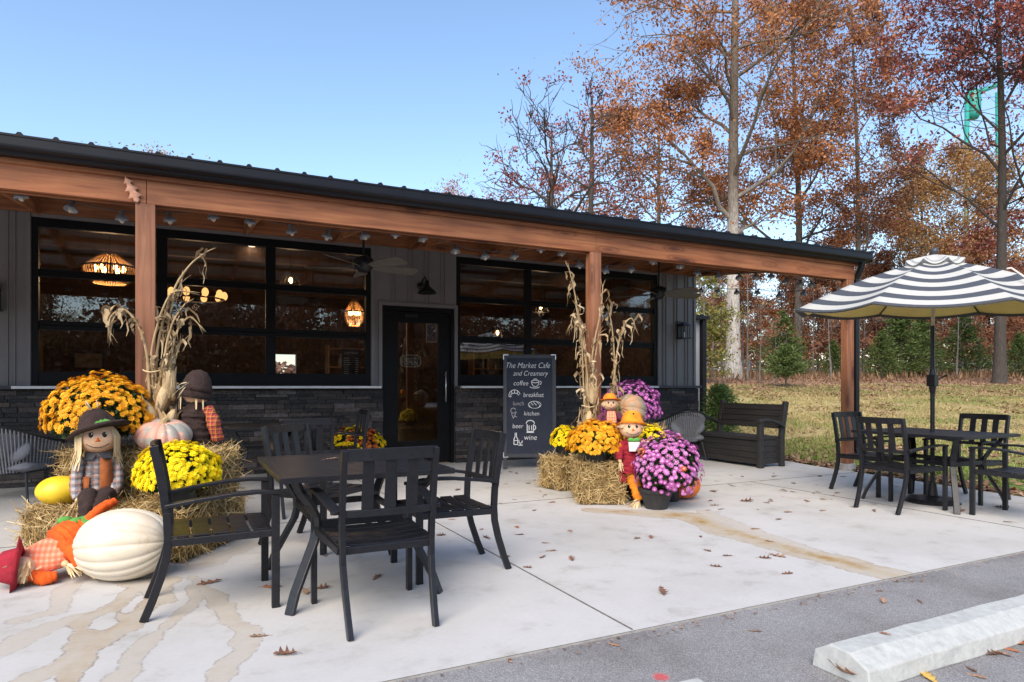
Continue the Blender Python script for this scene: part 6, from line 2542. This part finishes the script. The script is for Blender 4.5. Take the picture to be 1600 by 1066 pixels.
parts_ = [litter_pts(0, lambda n: lawn_xy(11000, 21.5, 33)), litter_pts(0, lambda n: lawn_xy(1700, 8, 12)), litter_pts(0, lambda n: lawn_xy(1900, 12, 25))]
dr = lawn_xy(16000, 9, 25)          # drifts of leaves caught in the grass
dv_ = np.array([mnoise.noise(Vector((x * .45, y * .45, 9.0))) + .5 * mnoise.noise(Vector((x * 1.6, y * 1.6, 2.0))) for x, y, _ in dr])
dr = dr[dv_ > .30]
parts_.append(litter_pts(0, lambda n: dr))
# grit and crumbs of leaf along the joint between slab and asphalt
gr = np.stack([NPR.uniform(-1, 8, 420), 2.60 - np.abs(NPR.normal(0, .05, 420)), np.full(420, -.002)], -1)
# drift of leaves against the patio edge
n = 1500
y = NPR.uniform(2.7, 9.4, n)
x = pedge(y) + np.abs(NPR.normal(0, .22, n)) + .03
parts_.append(np.stack([x, y, np.full(n, -.02) + NPR.uniform(.015, .05, n)], -1))
c = np.concatenate(parts_)
a = rnd_dirs(len(c))
a[:, 2] *= .35
a = a / np.linalg.norm(a, axis=1)[:, None] * NPR.uniform(.03, .075, len(c))[:, None]
b_ = np.cross(a, np.array([0, 0, 1.0]) + rnd_dirs(len(c)) * .35)
b_ = b_ / (np.linalg.norm(b_, axis=1)[:, None] + 1e-9) * NPR.uniform(.02, .04, len(c))[:, None]
tag(kite_mesh("leaf_litter", c, a, b_, ltm), kind="stuff")
ag = rnd_dirs(420)
ag[:, 2] *= .3
ag *= NPR.uniform(.004, .016, 420)[:, None]
bg_ = np.cross(ag, np.array([0, 0, 1.0]))
tag(kite_mesh("joint_grit_litter", gr, ag, bg_ * .6, ltm), kind="stuff")
# grass blades
gm1 = island_mat("dry_grass_blades", [(0, (.20, .165, .06)), (.5, (.36, .29, .125)), (1, (.52, .42, .22))], .9, 0, (.45, (.19, .22, .065), .42, .58))
gm2 = island_mat("green_grass_blades", [(0, (.09, .16, .03)), (.6, (.19, .27, .06)), (1, (.34, .32, .12))], .9)
for nm, mt, (z0, z1, n) in (("green_grass", gm2, (8.3, 13.6, 16000)), ("dry_grass", gm1, (11.0, 26, 52000))):
    c = lawn_xy(n, z0, z1, 1090, 1660, 1.0 if nm == "green_grass" else .8)
    cl = np.array([mnoise.noise(Vector((x * 1.1, y * 1.1, 3.0))) for x, y, _ in c])
    c = c[cl > -.25]
    c[:, 2] = zg(c[:, 0], c[:, 1])
    h = NPR.uniform(.02, .055, len(c))
    up = np.array([0, 0, 1.0]) + rnd_dirs(len(c)) * .6
    up[:, 2] = np.abs(up[:, 2])
    a = up / np.linalg.norm(up, axis=1)[:, None] * h[:, None]
    c = c + a * .9
    tag(kite_mesh(nm, c, a, perp(a) * NPR.uniform(.004, .010, len(c))[:, None], mt), kind="stuff")

# ================================================================== TREES
M['bark'] = pmat("grey_oak_bark", (.20, .18, .16), (.09, .078, .068), 9, .9, stretch=(3, 3, .5), bmp=.8, bdist=.04)
M['bark_pale'] = pmat("pale_oak_bark", (.56, .53, .49), (.27, .245, .22), 7, .9, stretch=(3, 3, .6), bmp=.8, bdist=.04)
nt = M['bark_pale'].node_tree       # lichen-pale only on the lower trunk
bs_ = nt.nodes['Principled BSDF']
src_ = bs_.inputs['Base Color'].links[0].from_socket
tc = nd(nt, "ShaderNodeTexCoord")
sp_ = nd(nt, "ShaderNodeSeparateXYZ")
nt.links.new(tc.outputs['Object'], sp_.inputs[0])
nz_ = noisetex(nt, .9, 4)
zz_ = nd(nt, "ShaderNodeMath", operation='MULTIPLY_ADD')
zz_.inputs[1].default_value = 5.0
nt.links.new(nz_.outputs['Fac'], zz_.inputs[0])
nt.links.new(sp_.outputs[2], zz_.inputs[2])
mr_ = nd(nt, "ShaderNodeMapRange")
mr_.inputs[1].default_value, mr_.inputs[2].default_value = 7.5, 11.5
nt.links.new(zz_.outputs[0], mr_.inputs[0])
mm_ = nd(nt, "ShaderNodeMix", data_type='RGBA', blend_type='MULTIPLY')
nt.links.new(mr_.outputs[0], mm_.inputs[0])
nt.links.new(src_, mm_.inputs[6])
mm_.inputs[7].default_value = (.36, .31, .27, 1)
nt.links.new(mm_.outputs[2], bs_.inputs['Base Color'])
M['bark_dark'] = pmat("dark_bark", (.075, .06, .05), (.04, .032, .028), 9, .9, stretch=(3, 3, .5), bmp=.8, bdist=.04)


def leafmat(name, a, b_, c):
    return island_mat(name, [(0, a), (.5, b_), (1, c)], .6, .25)


M['l_rust'] = leafmat("rust_oak_leaves", (.20, .072, .028), (.40, .158, .06), (.58, .29, .135))
M['l_red'] = leafmat("red_brown_leaves", (.14, .052, .030), (.29, .118, .062), (.46, .235, .135))
M['l_gold'] = leafmat("golden_brown_leaves", (.22, .105, .034), (.37, .20, .075), (.52, .33, .15))
M['l_maroon'] = leafmat("maroon_leaves", (.135, .034, .030), (.27, .075, .062), (.43, .165, .125))
M['l_lime'] = leafmat("yellow_green_leaves", (.10, .12, .025), (.19, .19, .04), (.30, .25, .07))
M['needles'] = leafmat("cedar_sprays", (.045, .075, .02), (.09, .135, .036), (.165, .21, .068))
M['needles_y'] = leafmat("juniper_sprays", (.05, .09, .02), (.10, .165, .04), (.18, .25, .07))


def make_tree(name, seed, H, r0, first, spread, nlimb, leaf_n, leaf_size, leaf_mat, bark, lean=(0, 0), up=.55, bare_top=False, twigs=4, sub=4, fork=None, clump=.36, top_taper=.25, lo_leaf=0.0, limb_r=1.0, min_r=.014):
    """trunk and limbs as tapering tubes, leaves as loose clumps round the twigs"""
    rg = random.Random(seed)
    wood = MB()
    tips = []          # (point, weight)

    def grow(p, d, L, r, depth):
        n = 5 if depth < 2 else 4
        pts, rs = [p.copy()], [r]
        dd = d.copy()
        for i in range(n):
            dd = (dd + Vector((rg.gauss(0, .25), rg.gauss(0, .25), rg.gauss(.06 * up, .2)))).normalized()
            pts.append(pts[-1] + dd * L / n)
            rs.append(r * (1 - (i + 1) / n * .72))
        wood.tube(pts, rs, (7, 6, 5, 4, 3)[min(depth, 4)], cap=False)
        nchild = (sub, twigs, 3)[min(depth - 1, 2)] if depth < 4 else 0
        if depth >= 3:
            for q in pts[1:]:
                tips.append(q)
            nchild = 0
        for k in range(nchild):
            t = rg.uniform(.28, 1.0)
            i = min(int(t * n), n - 1)
            q = pts[i].lerp(pts[i + 1], t * n - i)
            base = (pts[i + 1] - pts[i]).normalized()
            side = base.cross(Vector((rg.gauss(0, 1), rg.gauss(0, 1), rg.gauss(0, 1)))).normalized()
            nd_ = (base * rg.uniform(.5, 1.0) + side * rg.uniform(.6, 1.0) + Vector((0, 0, .15 * up))).normalized()
            grow(q, nd_, L * rg.uniform(.42, .68), max(rs[i] * .58, min_r), depth + 1)

    # trunk
    n = 12
    pts, rs = [], []
    ph = rg.uniform(0, 6)
    for i in range(n + 1):
        t = i / n
        w = .012 * H * math.sin(ph + 4.2 * t) * t
        pts.append(Vector((lean[0] * t * H + w, lean[1] * t * H + .6 * w, t * H - .25)))
        flare = 1 + .75 * math.exp(-t * H / .45)
        rs.append(r0 * flare * (1 - (1 - top_taper) * t ** .9))
    fine_p, fine_r = [pts[0], pts[0] + Vector((0, 0, .45)), pts[0] + Vector((0, 0, 1.0))], [r0 * 1.75, r0 * 1.22, r0 * 1.06]
    wood.tube(fine_p + [q for q in pts[1:] if q.z > 1.0], fine_r + [r_ for q, r_ in zip(pts[1:], rs[1:]) if q.z > 1.0], 12, cap=False)
    for k in range(nlimb):
        t = first + (1 - first) * ((k + rg.uniform(0, .8)) / nlimb)
        t = min(t, .98)
        i = min(int(t * n), n - 1)
        p = pts[i].lerp(pts[i + 1], t * n - i)
        az = k * 2.4 + rg.uniform(-.5, .5)
        el = rg.uniform(.15, .75) + .5 * (t - first)
        d = Vector((math.cos(az) * math.cos(el), math.sin(az) * math.cos(el), math.sin(el)))
        prof = (1.0 - .62 * ((t - first) / (1 - first + 1e-6)) ** 1.3)
        grow(p, d, spread * prof * rg.uniform(.75, 1.15), rs[i] * rg.uniform(.34, .50) * limb_r, 1)
    t_ = thing(name, None, None)
    wood.build("trunk", bark, t_, smooth=True)
    if leaf_n:
        tp = np.array([tuple(q) for q in tips])
        if bare_top:
            keep = NPR.random(len(tp)) > sstep(H * .55, H * .95, tp[:, 2]) * .85
            tp = tp[keep]
        # uneven density: some twigs carry thick clumps, some are nearly bare
        w = np.array([max(.12, .75 + 1.2 * mnoise.noise(Vector(q) * .34 + Vector((seed, 0, 0)))) for q in tp])
        if lo_leaf:
            w *= 1 + lo_leaf * (1 - sstep(H * .3, H * .75, tp[:, 2]))
        nc = max(leaf_n // 26, 8)          # bunches of leaves at some of the twigs, a fifth strewn between
        cx = NPR.choice(len(tp), nc, p=w / w.sum())
        ix = cx[NPR.integers(0, nc, leaf_n)]
        sg = np.where(NPR.random(leaf_n) < .2, clump * 1.3, clump * .48)[:, None]
        c = tp[ix] + NPR.normal(0, 1, (leaf_n, 3)) * sg * np.array([1, 1, .7])
        c[:, 2] = np.maximum(c[:, 2], .4)
        a = rnd_dirs(leaf_n)
        a[:, 2] -= .35
        a = a / np.linalg.norm(a, axis=1)[:, None] * (leaf_size * NPR.uniform(.55, 1.1, leaf_n))[:, None]
        b2 = perp(a) * (leaf_size * NPR.uniform(.28, .52, leaf_n))[:, None]
        kite_mesh("crown", c, a, b2, leaf_mat, t_)
    return t_


def place(t, px, Z, label=None, group=None, rz=None, s_=1.0, cat="tree"):
    g_ = D(px, Z)
    t.location = (g_.x, g_.y, float(zg(g_.x, g_.y)) - .03)
    t.rotation_euler = (0, 0, rz if rz is not None else RNG.uniform(0, 6.28))
    t.scale = (s_,) * 3
    tag(t, label, cat, group)
    return t


def plant(src, px, Z, label, group=None, rz=None, s_=1.0, cat="tree"):
    return place(copy_tree(src), px, Z, label, group, rz, s_, cat)


# near, individual trees
tA = place(make_tree("oak_tree", 21, 24.0, .34, .27, 6.4, 24, 31000, .105, M['l_rust'], M['bark_pale'], (.004, 0), .7, bare_top=True, twigs=5, sub=6, clump=.5, lo_leaf=.8), 1146, 30, "tall oak with a thick pale trunk and rust leaves right of the cafe corner", rz=.6)
tB = place(make_tree("oak_tree", 5, 20.0, .25, .30, 5.2, 17, 19000, .105, M['l_rust'], M['bark'], (0, 0), .5, twigs=4, sub=5, clump=.5, lo_leaf=.6), 1246, 36, "rust-leaved oak with a grey trunk left of the last porch post", rz=1.9)
tD = place(make_tree("oak_tree", 33, 19.5, .17, .26, 4.3, 18, 16000, .105, M['l_red'], M['bark'], (.0, 0), .9, twigs=4, sub=5, clump=.45, lo_leaf=.5), 1338, 34, "slender red-brown oak rising above the porch roof's right end", rz=2.2)
tG = place(make_tree("oak_tree", 48, 19.0, .23, .34, 6.0, 19, 17000, .105, M['l_maroon'], M['bark_dark'], (.0, 0), .35, twigs=5, sub=5, clump=.46), 1562, 27, "maroon-leaved oak with a dark trunk above the striped umbrella", rz=.9)
plant(tG, 1660, 25, "maroon-leaved oak reaching in from beyond the right edge", rz=2.6, s_=.95)
tH = place(make_tree("oak_tree", 63, 13.5, .16, .22, 4.6, 17, 22000, .11, M['l_gold'], M['bark'], (0, 0), .4, twigs=4, sub=5, clump=.6), 1440, 41, "golden brown oak behind the umbrella, left of the dark trunk", rz=3.0)
tH2 = plant(tH, 1530, 44, "golden brown oak behind the umbrella, right of the dark trunk", rz=4.9, s_=1.05)
tE = place(make_tree("oak_tree", 71, 11.6, .24, .42, 5.2, 13, 2600, .10, M['l_maroon'], M['bark_dark'], (0, 0), .75, bare_top=True, twigs=4, sub=5, clump=.40, lo_leaf=1.2, top_taper=.16, limb_r=1.5, min_r=.022), 862, 30, "half-bare oak with dark red leaves above the middle of the roof", rz=.4)
tF = place(make_tree("dead_tree", 85, 12.4, .21, .60, 2.2, 8, 500, .09, M['l_maroon'], M['bark_dark'], (.004, 0), .9, twigs=3, sub=3, clump=.3, top_taper=.25, min_r=.022), 922, 28, "dead broken-topped trunk with stubby limbs above the roof", rz=1.0)
tR = place(make_tree("oak_tree", 96, 13.8, .18, .34, 5.0, 18, 15000, .105, M['l_rust'], M['bark'], (0, 0), .35, twigs=4, sub=5, clump=.55), 1030, 33, "broad rust oak left of the tall pale-trunked oak", rz=.2)
plant(tR, 702, 42, "rust oak whose tip just shows over the roof left of the half-bare oak", rz=2.0, s_=.80)
plant(tH, 245, 40, "oak top showing over the left end of the roof", rz=1.0, s_=1.06)
plant(tR, 372, 45, "oak top barely showing over the roof between post and door", rz=3.6, s_=.96)

# the wood behind: copies of smaller trees, repeated
BG = "trees of the wood behind the lawn"
s1 = make_tree("forest_tree", 101, 13.0, .13, .12, 3.4, 17, 9000, .15, M['l_rust'], M['bark'], (0, 0), .5, twigs=3, sub=4, clump=.55)
s2 = make_tree("forest_tree", 102, 12.0, .12, .10, 3.0, 17, 9000, .15, M['l_red'], M['bark_dark'], (0, 0), .5, twigs=3, sub=4, clump=.55)
s3 = make_tree("forest_tree", 103, 14.0, .14, .30, 3.0, 12, 3500, .14, M['l_red'], M['bark'], (0, 0), .8, twigs=3, sub=3, clump=.45)
srcs = [s1, s2, s3]
labels_bg = ["russet tree in the wood behind the lawn", "red-brown tree in the wood behind the lawn", "thin-crowned tall tree in the wood behind the lawn"]
used = [False] * 3
rg = random.Random(5)
spots = []
for i in range(30):
    spots.append((1075 + (i % 15) * 39 + rg.uniform(-10, 10), (43 if i < 15 else 56) + rg.uniform(-4, 7)))
for i in range(10):
    spots.append((1120 + i * 55 + rg.uniform(-15, 15), 36.5 + rg.uniform(-2, 3)))
for i, (px, Z) in enumerate(spots):
    k = rg.choice([0, 1, 1, 2]) if i < 30 else rg.choice([0, 2, 2])
    t_ = srcs[k] if not used[k] else copy_tree(srcs[k])
    used[k] = True
    place(t_, px, Z, labels_bg[k], BG, rg.uniform(0, 6), rg.uniform(.5, .78) if i < 30 else rg.uniform(.32, .5))
for k in range(3):
    if not used[k]:
        place(srcs[k], 1300 + 40 * k, 50, labels_bg[k], BG)
# bare saplings in front of the wood
sp = make_tree("sapling", 110, 4.6, .045, .35, 1.3, 7, 260, .08, M['l_red'], M['bark'], (.03, 0), .8, twigs=2, sub=3, clump=.3)
for i, (px, Z, s_) in enumerate([(1168, 28, 1.15), (1187, 27, .75), (1113, 30, 1.0), (1213, 27, .62), (1298, 29, .9), (1318, 31, 1.0), (1395, 34, 1.1), (1495, 30, .9), (1350, 35, 1.1)]):
    t_ = sp if i == 0 else copy_tree(sp)
    place(t_, px, Z, "pale thin sapling in front of the wood", "pale saplings at the wood's edge", rg.uniform(0, 6), s_)
# yellow-green young tree by the annex
tL = place(make_tree("young_tree", 120, 5.2, .06, .10, 1.1, 16, 5200, .085, M['l_lime'], M['bark'], (0, 0), .6, twigs=3, sub=4, clump=.34), 1100, 26, "yellow-green young tree beside the rear annex", rz=.3)


def make_cedar(name, seed, H, R_, n, needle=None, size=.10, base=.06, taper=.8):
    """evergreen: whorls of branches carrying drooping sprays"""
    rg2 = random.Random(seed)
    t_ = thing(name, None, None)
    wood = MB()
    wood.tube([(0, 0, -.1), (.02, 0, H * .4), (0, .02, H * .97)], [H * .022, H * .014, .006], 7)
    cs, as_ = [], []
    m_ = 15
    for k in range(m_ * 6):
        f = base + (1 - base) * (k + rg2.random()) / (m_ * 6)
        z = H * f
        rr = R_ * (1 - f) ** taper * rg2.uniform(.55, 1.12) * min(1, .55 + (f - base) * 6)
        az = k * 2.399 + rg2.uniform(-.4, .4)
        d = Vector((math.cos(az), math.sin(az), rg2.uniform(-.05, .45)))
        p0, p1 = Vector((0, 0, z)), Vector((0, 0, z)) + d * rr
        wood.tube([p0, p0.lerp(p1, .5) + Vector((0, 0, -.02)), p1], [.012, .008, .003], 4, cap=False)
        for q in range(max(3, int(n / (m_ * 6)))):
            u = rg2.uniform(.2, 1.05) ** .8
            c = p0.lerp(p1, u)
            s_ = .10 * rr + .05
            cs.append((c.x + rg2.gauss(0, s_), c.y + rg2.gauss(0, s_), c.z + rg2.gauss(0, s_ * .7)))
            v = d + Vector((rg2.gauss(0, .5), rg2.gauss(0, .5), rg2.gauss(.1, .5)))
            as_.append(tuple(v.normalized() * size * rg2.uniform(.5, 1.1)))
    wood.build("trunk", M['bark_dark'], t_)
    c, a = np.array(cs), np.array(as_)
    kite_mesh("crown", c, a, perp(a) * (size * .22), needle or M['needles'], t_)
    return t_


CDG = "dark cedars at the edge of the wood"
ce = make_cedar("cedar_tree", 7, 3.3, 1.75, 5200, None, .12)
for i, (px, Z, s_) in enumerate([(1378, 30, .66), (1408, 31, 1.0), (1440, 32, .88), (1508, 33, .95), (1592, 30, .62), (1630, 31, .95), (1302, 32, .55), (1222, 33, 1.0)]):
    t_ = ce if i == 0 else copy_tree(ce)
    place(t_, px, Z, "dark green cedar at the foot of the wood", CDG, rg.uniform(0, 6), s_)
pn = place(make_cedar("pine_tree", 9, 1.65, 1.25, 3400, M['needles'], .10, .28), 1228, 25, "low bushy pine at the lawn's far edge between the pale trunk and the last post")
jn = make_cedar("juniper_bush", 13, 1.22, .44, 7500, leafmat('fresh_juniper', (.09, .15, .035), (.17, .26, .07), (.28, .37, .12)), .045, .02, .42)
jn.location = (8.98, 9.32, -.04)
tag(jn, "green juniper bush at the cafe corner behind the storage bench", "bush")
for o in jn.children:
    pass

# dry undergrowth along the wood's edge
n = 12000
Z = 28.0 + 18 * NPR.random(n)
X = (NPR.uniform(1085, 1680, n) - 800) / 1026
c = np.stack([Z * (X * CS + SN), Z * (-X * SN + CS), 0 * Z], -1)
c[:, 2] = zg(c[:, 0], c[:, 1])
a = np.array([0, 0, 1.0]) + rnd_dirs(n) * .35
a[:, 2] = np.abs(a[:, 2])
h = NPR.uniform(.05, .42, n) ** 1.6
a = a / np.linalg.norm(a, axis=1)[:, None] * h[:, None]
um = island_mat("dry_undergrowth_stems", [(0, (.075, .042, .028)), (.5, (.18, .105, .06)), (1, (.33, .21, .12))], .9)
tag(kite_mesh("undergrowth", c + a, a, perp(a) * NPR.uniform(.006, .03, n)[:, None], um), kind="stuff")

# post-and-rail fence far back among the trunks
m = pmat("weathered_white_rail", (.5, .49, .48), (.38, .37, .36), 9, .8)
f0, f1 = D(1085, 47), D(1660, 50)
FN = thing("rail_fence", "pale weathered post and rail fence seen far back between the trunks", "fence", (f0.x, f0.y, float(zg(f0.x, f0.y))))
dv = (f1 - f0)
for k, z in enumerate((.55, 1.0)):
    q = MB()
    q.bar([(0, 0, z), (dv.x, dv.y, z)], .05, .11, dv.cross(Vector((0, 0, 1))))
    q.build("rail", m, FN)
ps = None
nn = 14
for k in range(nn + 1):
    if ps is None:
        q = MB()
        q.box(-.06, .06, -.06, .06, -.2, 1.2)
        ps = q.build("post", m, FN)
    else:
        c_ = ps.copy()
        COL.objects.link(c_)
        c_.location = (dv.x * k / nn, dv.y * k / nn, 0)

# teal steel tower far beyond the trees
tm = pmat("teal_painted_steel", (.025, .30, .255), (.02, .25, .215), 3, .5)
g_ = D(1535, 120)
TW = thing("steel_tower", "slim teal painted steel tower half hidden by branches at the upper right", "tower", (g_.x, g_.y, 1.5))
m_ = Matrix.Rotation(-YAW, 4, 'Z')
sc_ = 120 / 1026


def up_(py):
    return EYE + (603 - py) * sc_ - 1.5


q = MB()
q.lathe([(0, up_(186)), (0.7, up_(186)), (1.15, up_(178)), (1.15, up_(150)), (0.9, up_(142)), (0.3, up_(138)), (0, up_(138))], 24, m_ @ Matrix.Translation((-1.6, 0, 0)))
q.build("tank", tm, TW, smooth=True)
for (dx, dy) in ((-3.1, 0.0), (2.8, -.6)):
    q = MB()
    q.tube([m_ @ Vector((dx * 1.04, dy, -3)), m_ @ Vector((dx * .90, dy * .6, up_(146)))], .40, 10)
    q.build("leg", tm, TW, smooth=True)
q = MB()
q.tube([m_ @ Vector((-2.9, 0, up_(147))), m_ @ Vector((0, -.2, up_(142))), m_ @ Vector((2.6, -.4, up_(134)))], .40, 10)
q.build("cross_pipe", tm, TW, smooth=True)

# a belt of trees across the road behind the viewer (they show in the window glass)
RG = "trees across the parking lot that show only in the window reflections"
rg = random.Random(31)
for i in range(26):
    x = -34 + i * 3.0 + rg.uniform(-1, 1)
    y = -24 - rg.uniform(0, 9)
    src = [s1, s2, s1, tH][rg.randrange(4)]
    t_ = copy_tree(src)
    t_.location = (x, y, -.05)
    t_.rotation_euler = (0, 0, rg.uniform(0, 6))
    t_.scale = (rg.uniform(.5, .8),) * 3
    tag(t_, "tree across the parking lot mirrored in the cafe windows", "tree", RG)

# the mass of woods across the lot
n = 170000
x = NPR.uniform(-75, 45, n)
y = -27 - NPR.uniform(0, 14, n)
z = NPR.uniform(0, 1, n) * (7.0 + 1.6 * np.sin(x * .31) * np.sin(x * .13 + 2) + 1.2 * np.sin(x * 1.1)) * NPR.uniform(.74, 1.10, n)
a = rnd_dirs(n) * NPR.uniform(.14, .30, n)[:, None]
x[:4000] = NPR.uniform(-5, 14, 4000)       # and a little brush beyond the rear window
y[:4000] = NPR.uniform(40, 50, 4000)
z[:4000] = NPR.uniform(0, 2.6, 4000)
c = np.stack([x, y, np.maximum(z, .15)], -1)
tag(kite_mesh("distant_woods", c, a, perp(a) * NPR.uniform(.10, .20, n)[:, None], leafmat('brown_wood_edge', (.10, .05, .03), (.22, .115, .07), (.38, .22, .14))), kind="stuff")

# and the low tangle deep in the wood behind the lawn
n = 42000
Z = NPR.uniform(58, 80, n)
X = (NPR.uniform(1060, 1760, n) - 800) / 1026
c = np.stack([Z * (X * CS + SN), Z * (-X * SN + CS), 0 * Z], -1)
c[:, 2] = 1.7 + NPR.uniform(0, 1, n) ** 1.4 * (5.0 + 2.0 * np.sin(c[:, 0] * .5) + 1.5 * np.sin(c[:, 0] * 1.7 + 1)) * NPR.uniform(.5, 1.1, n)
a = rnd_dirs(n) * NPR.uniform(.08, .22, n)[:, None]
tag(kite_mesh("deep_woods", c, a, perp(a) * NPR.uniform(.05, .11, n)[:, None], M['l_red']), kind="stuff")
